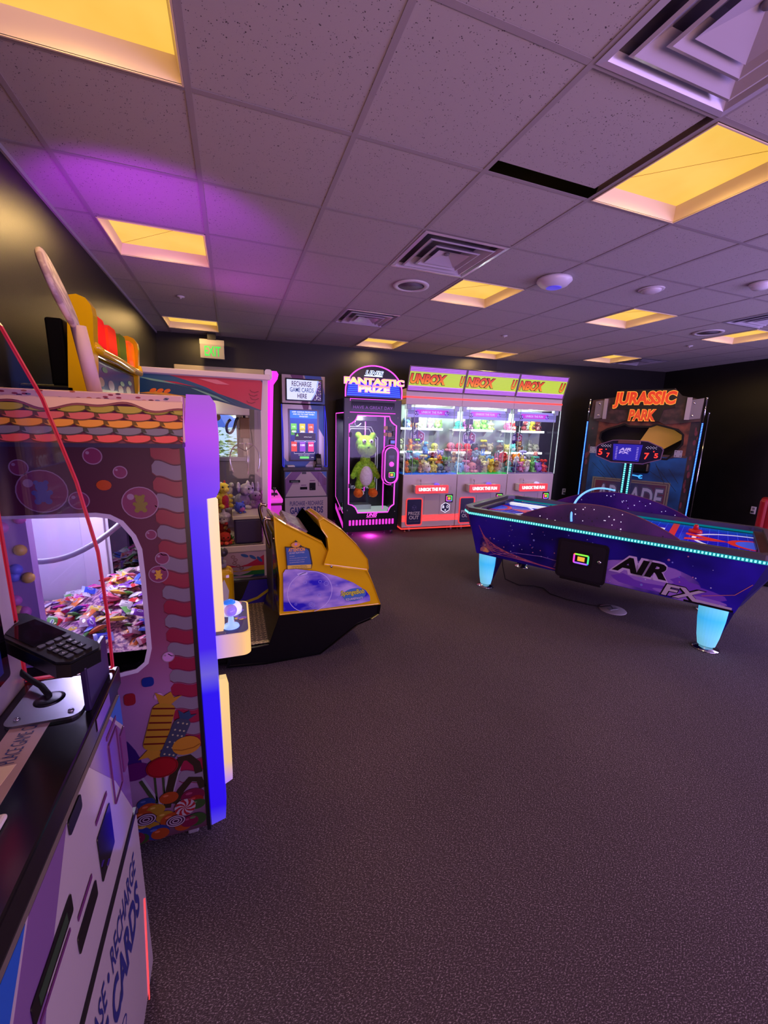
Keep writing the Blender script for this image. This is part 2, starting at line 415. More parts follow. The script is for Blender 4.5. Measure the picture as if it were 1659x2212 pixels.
g.text('SMOKE FREE', FR(0, 0.046), 0.455, 0.545, 1.652, 1.668, 0.004, mat('sticker_ink', (20, 15, 8), 0.6)); g.build('door_sticker', d1)
# outside
LEAF = noise_mat('outdoor_leaves', (60, 92, 22), (196, 214, 120), 14, 0.6, lo=0.35, hi=0.6)
g = G(); g.box(-6, 10, 4.9, 20, -0.12, -0.02, mat('outdoor_paving', (190, 186, 176), 0.9)); g.build('outside_ground', kind='structure')
def bush(x, y, z0, h, r, lab, seed):
    q = random.Random(seed); g = G()
    for k in range(1500):
        a = q.uniform(0, 2 * pi); rr_ = r * sqrt(q.random()); zz = z0 + h * q.random()
        c = Vector((x + rr_ * cos(a), y + rr_ * sin(a), zz)); s_ = q.uniform(0.04, 0.09)
        e = Matrix.Rotation(q.uniform(0, 6), 3, 'Z') @ Matrix.Rotation(q.uniform(-1, 1), 3, 'X')
        g.add([c + e @ Vector(p) * s_ for p in ((-1, 0, 0), (0, -0.4, 0), (1, 0, 0), (0, 0.4, 0.1))], [(0, 1, 2, 3)], LEAF)
    g.tube([(x, y, -0.02), (x, y, z0 + h * 0.8)], 0.02, mat('bark', (80, 60, 40), 0.9), 6)
    g.build('outdoor_shrub', label=lab, cat='shrub')
bush(0.30, 6.4, 0.1, 1.15, 0.75, 'sunlit green shrub outside the glass of the exit door', 3)
bush(0.2, 10.4, 0.2, 3.6, 1.3, 'tall leafy tree-like shrub outside the door behind the blue umbrella', 4)
u = thing('patio_umbrella', 'blue patio umbrella outside seen through the exit door glass', 'umbrella', (0.35, 8.3, -0.02))
g = G(); g.lathe([(0.8, 1.50), (0.4, 1.72), (0.02, 1.86)], mat('umbrella_blue', (30, 90, 200), 0.7), 10, smooth=False); g.build('canopy', u)
g = G(); g.tube([(0, 0, 0), (0, 0, 1.84)], 0.02, WHITEP); g.build('pole', u)

# ------------------------------------------------------------------ ceiling fixtures
DIFF = noise_mat('lamp_diffuser', (255, 206, 92), (250, 196, 78), 3, 0.6, emit=0.95)
DIFF.node_tree.nodes['Principled BSDF'].inputs['Base Color'].default_value = lin(120, 100, 70)
for l_ in list(DIFF.node_tree.links):
    if l_.to_socket.name == 'Base Color': DIFF.node_tree.links.remove(l_)
TROF = mat('lamp_housing_enamel', (236, 216, 184), 0.5)
LBL = {(0, -1): 'warm square ceiling light in the top left corner above the card kiosk', (4, -1): 'large warm square ceiling light beside the lifted ceiling tile',
       (0, 2): 'warm square ceiling light in the magenta-lit part of the ceiling by the black left wall', (4, 2): 'warm square ceiling light beside the round loudspeaker grille',
       (7, 2): 'warm square ceiling light above the scoreboard, right of the white wireless dome', (10, 2): 'warm square ceiling light cut by the right frame edge',
       (0, 6): 'small-looking warm ceiling light just in front of the green exit sign', (4, 6): 'warm ceiling light at the far wall above the arched pink neon prize machine',
       (7, 6): 'warm ceiling light at the far wall above the three grey claw machines', (10, 5): 'warm ceiling light at the far wall left of the tall dark dinosaur game cabinet'}
for (i, j) in LIGHTS:
    t = thing('ceiling_light', LBL[(i, j)], 'ceiling light', ((i + 0.5) * T, (j + 0.5) * T, CZ), 0, 'square ceiling lights')
    a, b, hz = T / 2 - 0.018, T / 2 - 0.034, 0.068
    g = G()
    P = [(-a, -a, 0), (a, -a, 0), (a, a, 0), (-a, a, 0), (-b, -b, hz), (b, -b, hz), (b, b, hz), (-b, b, hz)]
    g.add(P, [(0, 1, 5, 4), (1, 2, 6, 5), (2, 3, 7, 6), (3, 0, 4, 7)], TROF)
    c = T / 2 - 0.012
    g.shape([[(-c, -c), (c, -c), (c, c), (-c, c)], [(-a, -a), (a, -a), (a, a), (-a, a)]], FT(0, 0, -0.005), 0, 0.003, TROF)
    g.build('housing', t)
    g = G(); bl = b
    g.add([(-bl, -bl, hz), (bl, -bl, hz), (bl, bl, hz), (-bl, bl, hz)], [(0, 3, 2, 1)], DIFF)
    g.tube([(-bl, bl, hz - 0.001), (bl, -bl, hz - 0.001)], 0.0009, mat('diffuser_seam', (190, 140, 60), 0.6), 6)
    g.build('diffuser', t)
    e = 33.0
    spot('lamp', ((i + 0.5) * T, (j + 0.5) * T, CZ + 0.05), ((i + 0.5) * T, (j + 0.5) * T, 0), e, WARM, 178, 0.35, 0.10)
# air diffusers
VM = mat('vent_plastic', (190, 184, 200), 0.18, 0.0, spec=1.0)
VD = mat('vent_throat', (92, 86, 100), 0.4)
VL = {(3, 1): 'glossy square air vent with nested louvres beside the round loudspeaker grille', (3, 4): 'glossy square air vent nearer the far wall above the card kiosk',
      (3, -2): 'large glossy square air vent in the top right corner of the picture', (9, 1): 'dark square air vent near the right frame edge', (11, 5): 'dark air vent at the far wall beside the rightmost far light'}
for (i, j) in VENTS:
    t = thing('air_vent', VL[(i, j)], 'air vent', ((i + 0.5) * T, (j + 0.5) * T, CZ), 0, 'ceiling air vents')
    g = G(); g.lathe([(0.285 * 1.414, 0.0), (0.25 * 1.414, 0.05), (0.12 * 1.414, 0.10), (0.001, 0.11)], VD, 4, Matrix.Rotation(pi / 4, 4, 'Z'), False, False)
    g.lathe([(0.30 * 1.414, -0.002), (0.275 * 1.414, -0.004), (0.26 * 1.414, 0.02)], VM, 4, Matrix.Rotation(pi / 4, 4, 'Z'), False, False); g.build('vent_frame', t)
    for k, (ra, rb, z0, z1) in enumerate(((0.235, 0.165, -0.008, 0.035), (0.165, 0.10, -0.012, 0.03))):
        g = G(); g.lathe([(ra * 1.414, z0), (rb * 1.414, z1), ((rb - 0.006) * 1.414, z1), ((ra - 0.012) * 1.414, z0 - 0.004), (ra * 1.414, z0)], VM, 4, Matrix.Rotation(pi / 4, 4, 'Z'), False, False); g.build('louvre_ring', t)
    g = G(); g.lathe([(0.115 * 1.414, -0.014), (0.09 * 1.414, -0.004), (0.001, 0.03)], VM, 4, Matrix.Rotation(pi / 4, 4, 'Z'), False, False)
    g.lathe([(0.02, 0.02), (0.015, 0.012), (0.001, 0.010)], GREYP, 10); g.build('centre_plate', t)
def disc_item(name, label, cat, x, y, prof, mm, ring=None):
    t = thing(name, label, cat, (x, y, CZ))
    g = G(); g.lathe(prof, mm, 28); g.build('housing' if name != 'loudspeaker' else 'speaker_grille', t)
    if ring: g = G(); g.lathe(ring[0], ring[1], 28); g.build('rim', t)
GRIL = noise_mat('perforated_grille', (70, 62, 75), (110, 102, 115), 400, 0.6)
disc_item('loudspeaker', 'round white ceiling loudspeaker with grey grille beside the warm square light', 'loudspeaker', 2.146, 1.546, [(0.11, -0.004), (0.0, -0.007)], GRIL, ([(0.15, 0.0), (0.147, -0.008), (0.112, -0.010), (0.11, -0.004)], WHITEP))
disc_item('loudspeaker', 'round dark ceiling loudspeaker grille near the right frame edge', 'loudspeaker', 5.817, 1.549, [(0.11, -0.004), (0.0, -0.007)], GRIL, ([(0.15, 0.0), (0.147, -0.008), (0.112, -0.010), (0.11, -0.004)], WHITEP))
disc_item('wireless_access_point', 'white domed wireless access point on the ceiling right of the loudspeaker', 'access point', 3.077, 0.932, [(0.125, -0.003), (0.13, -0.02), (0.10, -0.05), (0.05, -0.066), (0.0, -0.068)], mat('access_point_white', (215, 212, 222), 0.35), ([(0.052, -0.0655), (0.058, -0.066), (0.046, -0.069)], mat('status_ring', (70, 60, 190), 0.4, emit=0.9)))
disc_item('smoke_detector', 'round recessed detector in the ceiling above the air hockey table', 'detector', 3.936, 0.799, [(0.075, -0.003), (0.07, -0.018), (0.04, -0.03), (0.0, -0.032)], WHITEP, ([(0.095, -0.001), (0.092, -0.007), (0.075, -0.006)], WHITEP))
disc_item('smoke_detector', 'white smoke detector on the ceiling at the right frame edge', 'detector', 4.53, 0.363, [(0.07, -0.003), (0.068, -0.02), (0.045, -0.042), (0.0, -0.046)], mat('detector_pale', (225, 222, 228), 0.3), ([(0.075, -0.001), (0.074, -0.01), (0.066, -0.012)], WHITEP))
SPK = [(0.036, -0.001), (0.034, -0.008), (0.012, -0.012), (0.0, -0.026)]
for x, y, l_ in ((3.936, 2.738, 'small sprinkler cap above the middle claw machine'), (0.301, 2.746, 'small sprinkler cap in the ceiling left, between the two warm lights near the exit sign'), (6.382, 2.13, 'small sprinkler cap in the far right ceiling near the dinosaur game cabinet')):
    disc_item('sprinkler_cap', l_, 'sprinkler', x, y, SPK, WHITEP)

# exit sign
t = thing('exit_sign', 'green EXIT sign on a grey box hanging at the far wall over the door', 'exit sign', (0.50, 4.40, 2.42))
g = G(); g.box(-0.15, 0.15, -0.03, 0.03, 0, 0.235, mat('exit_sign_grey', (150, 146, 135), 0.45), 0.004)
g.box(-0.152, 0.152, -0.032, 0.032, 0.172, 0.24, mat('exit_sign_cap', (176, 168, 150), 0.45), 0.003); g.build('sign_box', t)
g = G(); g.text('EXIT', FR(0, -0.031), -0.095, 0.105, 0.03, 0.155, 0.002, mat('exit_green', (20, 190, 70), 0.4, emit=0.7), bold=0.015, depth=0.002); g.build('sign_lettering', t)
g = G(); g.box(-0.055, 0.055, -0.04, 0.04, 0.235, 0.325, BLACK, 0.003); g.build('mount_bracket', t)

# outlets
for nm, loc, rz, lab in (('wall_outlet', (6.53, fy(6.53) - 0.001, 0.49), atan2(-0.4, 3.47), 'white wall outlet on the far wall right of the rightmost grey claw machine'), ('wall_outlet', (8.22, 2.0, 0.49), -pi / 2 - 0.10, 'white wall outlet on the right wall beside the tall dark game cabinet')):
    t = thing(nm, lab, 'outlet', loc, rz)
    g = G(); g.box(-0.036, 0.036, -0.006, 0, -0.057, 0.057, WHITEP, 0.003); g.build('cover_plate', t)
    g = G(); g.box(-0.017, 0.017, -0.008, -0.005, 0.008, 0.042, GREYP, 0.003); g.box(-0.017, 0.017, -0.008, -0.005, -0.042, -0.008, GREYP, 0.003)
    g.box(-0.014, 0.014, -0.035, -0.006, -0.038, -0.012, BLACK, 0.004); g.build('socket_face', t)
# floor power cover
t = thing('floor_box_cover', 'round silver floor outlet cover set in the carpet under the air hockey table', 'floor outlet', (3.93, 0.70, 0))
g = G(); g.lathe([(0.115, 0.0005), (0.11, 0.006), (0.02, 0.009), (0.0, 0.009)], mat('floor_cover_silver', (170, 160, 165), 0.5, 0.2), 32); g.box(-0.05, 0.05, -0.02, 0.02, 0.007, 0.014, GREYP, 0.003); g.build('cover', t)
g = G(); g.tube([(3.52, 1.86, 0.30), (3.46, 1.74, 0.12), (3.42, 1.62, 0.012), (3.46, 1.44, 0.008), (3.60, 1.38, 0.006), (3.66, 1.30, 0.006), (3.62, 1.16, 0.006), (3.68, 1.0, 0.006), (3.80, 0.84, 0.006), (3.86, 0.77, 0.012), (3.92, 0.72, 0.035), (3.93, 0.70, 0.014)], 0.005, RUBBER, 8)
g.build('power_cord', label='thin black power cord from under the air hockey table to the silver floor outlet', cat='cord')
# ------------------------------------------------------------------ game card kiosks
KW = mat('kiosk_white_vinyl', (178, 164, 166), 0.13, spec=0.9)
KP = mat('kiosk_mauve_vinyl', (120, 84, 134), 0.13, spec=0.9)
KB = mat('kiosk_blue_vinyl', (30, 84, 168), 0.4)
KD = mat('kiosk_plum_vinyl', (96, 36, 92), 0.4)
NAVY = mat('navy_ink', (30, 34, 100), 0.5)
SCR = mat('screen_blue', (20, 70, 190), 0.3, emit=0.55)
SCR2 = mat('screen_bright_blue', (40, 120, 235), 0.3, emit=0.75)
SCRD = mat('screen_navy', (8, 14, 50), 0.3, emit=0.3)
SCRW = mat('screen_pale', (196, 214, 240), 0.3, emit=0.85)
SCRT = mat('screen_white_text', (235, 240, 250), 0.3, emit=0.9)
def card(rgb): return mat('screen_tile_%d_%d_%d' % rgb, rgb, 0.3, emit=0.8)

def reader_ring(g, fr, x0, x1, y0, y1, h=0.004):
    """small card reader: black plate, rainbow lit ring, orange display"""
    g.shape(rr(x0, x1, y0, y1, 0.008, 3), fr, 0, h, BLACK)
    cx, cy, w_, h_ = (x0 + x1) / 2, (y0 + y1) / 2, (x1 - x0) * 0.33, (y1 - y0) * 0.30
    P = rr(cx - w_, cx + w_, cy - h_, cy + h_, 0.006, 3); n = len(P)
    cols = [(70, 90, 255), (60, 220, 120), (120, 235, 60), (255, 120, 60), (240, 60, 190), (150, 90, 255)]
    for i in range(n):
        c = cols[int(i * len(cols) / n)]
        g.band([P[i], P[(i + 1) % n]], (y1 - y0) * 0.1, fr, h, h + 0.004, mat('led_%d_%d_%d' % c, c, 0.4, emit=1.3))
    g.shape([(cx - w_ * 0.5, cy - h_ * 0.5), (cx + w_ * 0.5, cy - h_ * 0.5), (cx + w_ * 0.5, cy + h_ * 0.5), (cx - w_ * 0.5, cy + h_ * 0.5)], fr, h, h + 0.003, mat('reader_display', (240, 180, 60), 0.4, emit=0.8))

def kiosk(label, loc, rz, edge_rgb, near):
    t = thing('card_kiosk', label, 'kiosk', loc, rz, 'game card kiosks')
    hw_ = 0.31
    # lower cabinet
    g = G(); g.box(-hw_, hw_, 0.012, 0.46, 0.03, 0.95, BLACK, 0.006); g.box(-hw_ + 0.03, hw_ - 0.03, 0.05, 0.44, 0, 0.03, BLACK); g.box(-hw_ + 0.005, hw_ - 0.005, 0.0015, 0.02, 0.572, 0.587, BLACK); g.build('lower_cabinet', t)
    # upper half of the front: coloured print with slots
    F = FR(0, 0.012)
    g = G(); a = 0.29
    g.shape([(-a, 0.585), (a, 0.585), (a, 0.935), (-a, 0.935)], F, 0, 0.006, KW)
    g.shape([(-a, 0.60), (-a + 0.10, 0.78), (-0.06, 0.935), (-0.20, 0.935), (-a, 0.83)], F, 0.006, 0.0066, KP)
    g.shape([(a, 0.60), (a - 0.10, 0.78), (0.06, 0.935), (0.20, 0.935), (a, 0.83)][::-1], F, 0.006, 0.0066, KP)
    g.shape([(-a, 0.85), (-0.21, 0.935), (-a, 0.935)], F, 0.006, 0.0066, KB); g.shape([(a, 0.85), (a, 0.935), (0.21, 0.935)], F, 0.006, 0.0066, KB)
    g.build('upper_front_panel', t)
    g = G(); F2 = FR(0, 0.005)
    g.shape(rr(-0.235, -0.087, 0.785, 0.822, 0.004, 2), F2, 0, 0.0015, BLACKG); g.shape([(-0.215, 0.792), (-0.11, 0.792), (-0.11, 0.812), (-0.215, 0.812)], F2, 0.0015, 0.002, mat('slot_green', (40, 62, 40), 0.3)); g.shape([(-0.22, 0.766), (-0.105, 0.766), (-0.105, 0.773), (-0.22, 0.773)], F2, 0, 0.001, KD); g.build('bill_slot', t)
    g = G(); g.shape(rr(-0.088, 0.013, 0.685, 0.722, 0.004, 2), F2, 0, 0.0015, BLACKG); g.shape([(-0.075, 0.742), (0.0, 0.742), (0.0, 0.752), (-0.075, 0.752)], F2, 0, 0.001, KD)
    g.build('receipt_slot', t)
    g = G(); g.shape(rr(0.044, 0.132, 0.672, 0.78, 0.004, 2), F2, 0, 0.0015, BLACKG); g.box(0.06, 0.075, -0.003, 0.0, 0.69, 0.694, CHROME); g.shape([(0.05, 0.806), (0.125, 0.806), (0.125, 0.816), (0.05, 0.816)], F2, 0, 0.001, KD); g.build('card_dispenser', t)
    g = G(); g.band(rr(0.17, 0.235, 0.735, 0.89, 0.004, 2), 0.004, F2, 0, 0.002, KD, True); g.shape([(0.165, 0.905), (0.24, 0.905), (0.24, 0.915), (0.165, 0.915)], F2, 0, 0.001, KD)
    g.shape(rr(0.25, 0.288, 0.745, 0.85, 0.004, 2), F2, 0, 0.003, KD); g.build('lock_cover', t)
    g = G(); g.shape(rr(-0.06, 0.0, 0.905, 0.935, 0.006, 3), F2, 0, 0.002, BLACK); g.build('camera_notch', t)
    # lower door
    g = G(); g.shape(rr(-a - 0.012, a + 0.012, 0.05, 0.572, 0.012, 4), FR(0, 0.012), 0, 0.010, KW)
    F3 = FR(0, 0.002)
    g.text('PURCHASE \u2022 RECHARGE', F3, -0.235, 0.24, 0.455, 0.518, 0.001, NAVY, 0.012)
    g.text('GAME CARDS', F3, -0.235, 0.24, 0.335, 0.435, 0.001, NAVY, 0.035)
    g.band(ell(0.0, 0.27, 0.06, 0.026, 18), 0.003, F3, 0, 0.001, NAVY, True)
    if near: g.shape([(0.222, 0.03), (0.227, 0.03), (0.287, 0.30), (0.283, 0.30)], FR(0, 0.002), 0, 0.002, mat('red_led_reflection', (255, 60, 60), 0.4, emit=1.5))  # glowing red sliver drawn in as the reflection of an LED strip
    g.build('lower_door', t)
    # shelf
    g = G(); g.box(-hw_ - 0.005, hw_ + 0.005, 0.005, 0.22, 0.95, 1.0, mat('shelf_black', (18, 14, 16), 0.18), 0.004)
    g.shape([(0.12, -0.0), (0.21, 0.0), (0.21, 0.03), (0.12, 0.03)], frame((0, 0.004, 0.965), (1, 0, 0), (0, 0, 1)), 0, 0.001, KP)
    if near:
        S = mat('card_sticker', (176, 140, 140), 0.35)
        g.shape(rr(-0.10, 0.205, 0.085, 0.150, 0.01, 3), FT(0, 0, 1.0), 0, 0.001, S)
        g.text('PLACE GAME CARD OVER', FT(0, 0, 1.0), 0.03, 0.195, 0.103, 0.128, 0.0016, NAVY, 0.0)
        g.shape([(0.025, 0.098), (0.025, 0.128), (-0.01, 0.132), (-0.04, 0.142), (-0.075, 0.138), (-0.085, 0.12), (-0.05, 0.108), (-0.02, 0.102)], FT(0, 0, 1.0), 0.0, 0.0016, mat('sticker_hand', (230, 196, 170), 0.5))
    g.build('shelf', t)
    g = G()
    if near: g.box(-0.30, -0.09, 0.062, 0.16, 1.0, 1.010, mat('paper_white', (214, 200, 196), 0.6), 0.006)
    else: g.box(-0.25, -0.15, 0.05, 0.15, 1.0, 1.02, WHITEP, 0.006)
    g.build('receipt_tray', t)
    # screen column, tilted a little back
    g = G(); g.box(-0.295, 0.295, 0.19, 0.44, 1.0, 1.86, BLACK, 0.004)
    F4 = FR(0, 0.19)
    g.shape([(-0.29, 1.0), (0.29, 1.0), (0.29, 1.86), (-0.29, 1.86)], F4, 0, 0.004, KW)
    g.shape([(-0.29, 1.0), (0.02, 1.0), (0.09, 1.07), (-0.24, 1.07), (-0.29, 1.13)][::1], F4, 0.004, 0.0045, KB)
    g.shape([(0.10, 1.86), (0.17, 1.62), (0.29, 1.42), (0.29, 1.86)], F4, 0.004, 0.0045, KB)
    g.shape([(-0.02, 1.86), (0.0, 1.80), (0.07, 1.80), (0.08, 1.86)][::-1], F4, 0.004, 0.0045, KD)
    g.build('screen_column', t)
    g = G(); g.shape(rr(-0.215, 0.215, 1.07, 1.80, 0.008, 3), FR(0, 0.186), 0, 0.014, BLACKG)
    F5 = FR(0, 0.172)
    g.shape([(-0.19, 1.09), (0.19, 1.09), (0.19, 1.78), (-0.19, 1.78)], F5, 0, 0.001, grad_mat('screen_gradient', 2, [(1.09, (6, 14, 70)), (1.4, (16, 40, 130)), (1.78, (26, 96, 220))], emit=0.6, rough=0.3))
    g.shape([(-0.19, 1.675), (0.19, 1.675), (0.19, 1.775), (-0.19, 1.775)], F5, 0.001, 0.002, SCR2)
    for k, s_ in enumerate(('KEEP ADDING PRODUCTS', 'AND GO TO CART WHEN', 'FINISHED')):
        ww = (0.16, 0.15, 0.06)[k]; g.text(s_, F5, -ww, ww, 1.75 - k * 0.03, 1.768 - k * 0.03, 0.003, SCRT, 0.01)
    for k, (x, c1, c2, n1) in enumerate(((-0.14, (110, 210, 90), (60, 150, 50), '400'), (-0.02, (215, 205, 60), (160, 150, 30), '300'), (0.10, (225, 100, 60), (170, 60, 40), '200'))):
        g.shape([(x - 0.04, 1.50), (x + 0.04, 1.50), (x + 0.04, 1.60), (x - 0.04, 1.60)], F5, 0.001, 0.002, card(c1)); g.shape([(x - 0.04, 1.44), (x + 0.04, 1.44), (x + 0.04, 1.52), (x - 0.04, 1.52)], F5, 0.001, 0.0022, card(c2))
        g.text(n1, F5, x - 0.03, x + 0.03, 1.475, 1.505, 0.003, SCRT, 0.02); g.text('175', F5, x - 0.02, x + 0.02, 1.545, 1.565, 0.003, SCRT, 0.02)
    for k, (x, c1, n1) in enumerate(((-0.14, (205, 60, 40), '150'), (-0.02, (130, 60, 190), '100'), (0.10, (225, 50, 120), '60'))):
        g.shape([(x - 0.04, 1.21), (x + 0.04, 1.21), (x + 0.04, 1.35), (x - 0.04, 1.35)], F5, 0.001, 0.002, card(c1)); g.text(n1, F5, x - 0.03, x + 0.03, 1.285, 1.315, 0.003, SCRT, 0.02)
    g.shape([(-0.13, 1.36), (0.17, 1.36), (0.17, 1.475), (-0.13, 1.475)], F5, 0.002, 0.004, SCRD); g.band([(-0.13, 1.36), (0.17, 1.36), (0.17, 1.475), (-0.13, 1.475)], 0.003, F5, 0.004, 0.005, SCR2, True)
    g.shape([(-0.115, 1.425), (-0.075, 1.425), (-0.09, 1.462)], F5, 0.004, 0.006, card((130, 210, 110))); g.text('Add More Products?', F5, 0.0, 0.11, 1.41, 1.422, 0.006, SCRT)
    g.band(rr(-0.13, 0.01, 1.345, 1.365, 0.006), 0.003, F5, 0.004, 0.005, SCRT, True); g.band(rr(0.02, 0.16, 1.345, 1.365, 0.006), 0.003, F5, 0.004, 0.005, SCRT, True)
    g.band([(-0.14, 1.205), (-0.14, 1.18), (0.0, 1.18), (0.0, 1.205)], 0.003, F5, 0.001, 0.002, SCRT); g.band([(0.01, 1.205), (0.01, 1.18), (0.15, 1.18), (0.15, 1.205)], 0.003, F5, 0.001, 0.002, SCRT)
    g.text('CHOOSE A CARD TO BUY', F5, -0.08, 0.08, 1.155, 1.164, 0.002, SCRT); g.shape(rr(-0.06, 0.07, 1.108, 1.14, 0.004), F5, 0.001, 0.003, card((100, 220, 100))); g.text('CANCEL', F5, 0.10, 0.14, 1.12, 1.13, 0.002, SCRT)
    g.build('touch_screen', t)
    # header with the second screen
    g = G(); g.box(-0.295, 0.295, 0.14, 0.44, 1.875, 2.25, BLACK, 0.004); F6 = FR(0, 0.14)
    g.shape([(-0.295, 1.875), (0.295, 1.875), (0.295, 2.25), (-0.295, 2.25)], F6, 0, 0.004, KW)
    g.shape([(-0.18, 2.25), (-0.15, 2.19), (0.0, 2.19), (-0.01, 2.25)], F6, 0.004, 0.0045, KD); g.shape([(0.01, 2.25), (0.03, 2.19), (0.26, 2.19), (0.24, 2.25)], F6, 0.004, 0.0045, KB)
    g.shape([(0.27, 2.12), (0.295, 2.0), (0.295, 1.875), (0.09, 1.875), (0.09, 1.92), (0.26, 1.92)], F6, 0.004, 0.0045, KB); g.shape([(-0.04, 1.875), (-0.02, 1.92), (0.06, 1.92), (0.06, 1.875)][::-1], F6, 0.004, 0.0045, KD)
    g.build('header_cabinet', t)
    g = G(); g.shape(rr(-0.25, 0.26, 1.905, 2.205, 0.004, 2), FR(0, 0.136), 0, 0.012, BLACKG); F7 = FR(0, 0.124)
    g.shape([(-0.232, 1.922), (0.242, 1.922), (0.242, 2.188), (-0.232, 2.188)], F7, 0, 0.001, SCRW)
    g.text('RECHARGE', F7, -0.165, 0.105, 2.10, 2.168, 0.002, mat('screen_plum_text', (70, 20, 80), 0.4, emit=0.2), 0.012)
    g.text('GAME CARDS', F7, -0.19, 0.135, 2.025, 2.085, 0.002, mat('screen_blue_text', (30, 70, 140), 0.4, emit=0.3), 0.010)
    g.text('HERE', F7, -0.09, 0.04, 1.945, 2.005, 0.002, mat('screen_plum_text', (70, 20, 80), 0.4), 0.02)
    g.shape([(0.205, 2.188), (0.19, 2.10), (0.165, 2.02), (0.125, 1.95), (0.105, 1.922), (0.242, 1.922), (0.242, 2.188)], F7, 0.001, 0.002, mat('screen_confetti_base', (64, 48, 120), 0.4, emit=0.4))
    g.band([(0.195, 2.188), (0.18, 2.10), (0.155, 2.02), (0.115, 1.95), (0.095, 1.922)], 0.006, F7, 0.002, 0.003, SCR2)
    q = random.Random(5)
    for k in range(60):
        x, y = q.uniform(0.14, 0.238), q.uniform(1.925, 2.185)
        if x > 0.20 - (2.188 - y) * 0.30: g.shape(rot2([(x - 0.006, y - 0.002), (x + 0.006, y - 0.002), (x + 0.006, y + 0.002), (x - 0.006, y + 0.002)], x, y, q.uniform(0, 180)), F7, 0.002, 0.003, q.choice([SCRT, SCRT, card((180, 80, 190)), card((215, 205, 60))]))
    g.build('header_screen', t)
    # clear side fins with lit edges
    E_ = mat('fin_edge_%d_%d_%d' % edge_rgb, edge_rgb, 0.3, emit=0.45)
    prof = [(0.188, 1.005), (0.016, 1.005), (0.014, 1.15), (0.018, 1.30), (0.042, 1.46), (0.083, 1.636), (0.134, 1.77), (0.188, 1.86)]
    for sx in (-1, 1):
        g = G(); Fs = frame((sx * 0.302, 0, 0), (0, 1, 0), (0, 0, 1))
        g.shape(prof, Fs, -0.004, 0.004, ACRYL)
        g.band(prof[1:], 0.005, Fs, -0.0045, 0.0045, E_); g.band([prof[0], (0.188, 1.86)], 0.006, Fs, -0.0045, 0.0045, E_); g.band(prof[:2], 0.004, Fs, -0.0045, 0.0045, E_)
        f_ = g.build('side_fin', t)
    if near:
        # payment terminal on its bracket
        g = G(); g.shape(rr(0.13, 0.285, 0.035, 0.165, 0.02, 5), FT(0, 0, 1.0), 0, 0.006, STEEL)
        for px, py in ((0.15, 0.055), (0.265, 0.055), (0.15, 0.145), (0.265, 0.145)): g.lathe([(0.006, 1.006), (0.005, 1.009), (0, 1.0095)], CHROME, 10, Matrix.Translation((px, py, 0)))
        g.lathe([(0.028, 1.0062), (0.02, 1.009), (0, 1.0091)], BLACK, 20, Matrix.Translation((0.205, 0.11, 0)))
        g.box(0.145, 0.285, 0.018, 0.03, 1.0, 1.10, mat('bracket_indigo', (34, 20, 60), 0.3), 0.003); g.build('mount_bracket', t)
        Rt = Matrix.Translation((0.235, 0.12, 1.122)) @ Matrix.Rotation(radians(50), 4, 'Z') @ Matrix.Rotation(radians(-6), 4, 'Y')
        g = G(); TB = mat('terminal_black', (12, 12, 14), 0.28)
        sh = [(-0.135, -0.03), (-0.115, -0.045), (0.12, -0.042), (0.135, -0.03), (0.135, 0.03), (0.12, 0.042), (-0.115, 0.045), (-0.135, 0.03)]
        Ft = lambda a_, b_, h_=0.0: Rt @ Vector((a_, b_, h_))
        g.shape(sh, Ft, -0.014, 0.014, TB); g.shape([(x_ * 0.97, y_ * 0.93) for x_, y_ in sh], Ft, 0.014, 0.019, TB); g.build('terminal_body', t, 'black card terminal with keypad')
        sc_ = [o for o in t.children if o.name.startswith('terminal_body')][0]
        g = G(); g.shape([(-0.028, -0.032), (0.075, -0.032), (0.075, 0.032), (-0.028, 0.032)], Ft, 0.019, 0.0205, mat('terminal_glass', (24, 22, 30), 0.06)); g.band(ell(0.10, 0.0, 0.012, 0.012, 16), 0.002, Ft, 0.02, 0.0205, GREYP, True)
        for k in range(4): g.shape(rr(-0.045, -0.034, -0.03 + k * 0.016, -0.018 + k * 0.016, 0.002, 2), Ft, 0.019, 0.021, mat('key_grey', (60, 58, 66), 0.4))
        g.build('terminal_screen', sc_)
        g = G()
        for a_ in range(4):
            for b_ in range(3):
                x_, y_ = -0.062 - a_ * 0.017, -0.024 + b_ * 0.018; g.shape(rr(x_ - 0.006, x_ + 0.006, y_, y_ + 0.013, 0.002, 2), Ft, 0.019, 0.0215, mat('key_dark', (26, 24, 34), 0.4))
                if a_ < 3: g.text(str(a_ * 3 + b_ + 1), lambda u_, v_, h_=0.0, x_=x_, y_=y_: Ft(x_ - v_, y_ + 0.0065 + u_, h_), -0.002, 0.002, -0.003, 0.003, 0.0218, WHITEP)
        g.build('keypad', sc_)
        g = G(); g.tube([Rt @ Vector((0.13, 0.0, -0.02)), Rt @ Vector((0.15, 0.01, -0.05)), (0.30, 0.21, 1.05), (0.27, 0.165, 1.022), (0.24, 0.135, 1.02), (0.215, 0.115, 1.012), (0.205, 0.11, 1.004)], 0.006, RUBBER, 10); g.build('terminal_cord', t)
    else:
        g = G(); g.box(0.15, 0.24, 0.06, 0.15, 1.0, 1.035, BLACK, 0.006)
        M_ = Matrix.Translation((0.195, 0.10, 1.10)) @ Matrix.Rotation(radians(-22), 4, 'X')
        g.box(-0.038, 0.038, -0.02, 0.02, -0.08, 0.08, BLACK, 0.008, T=M_); g.build('terminal_body', t)
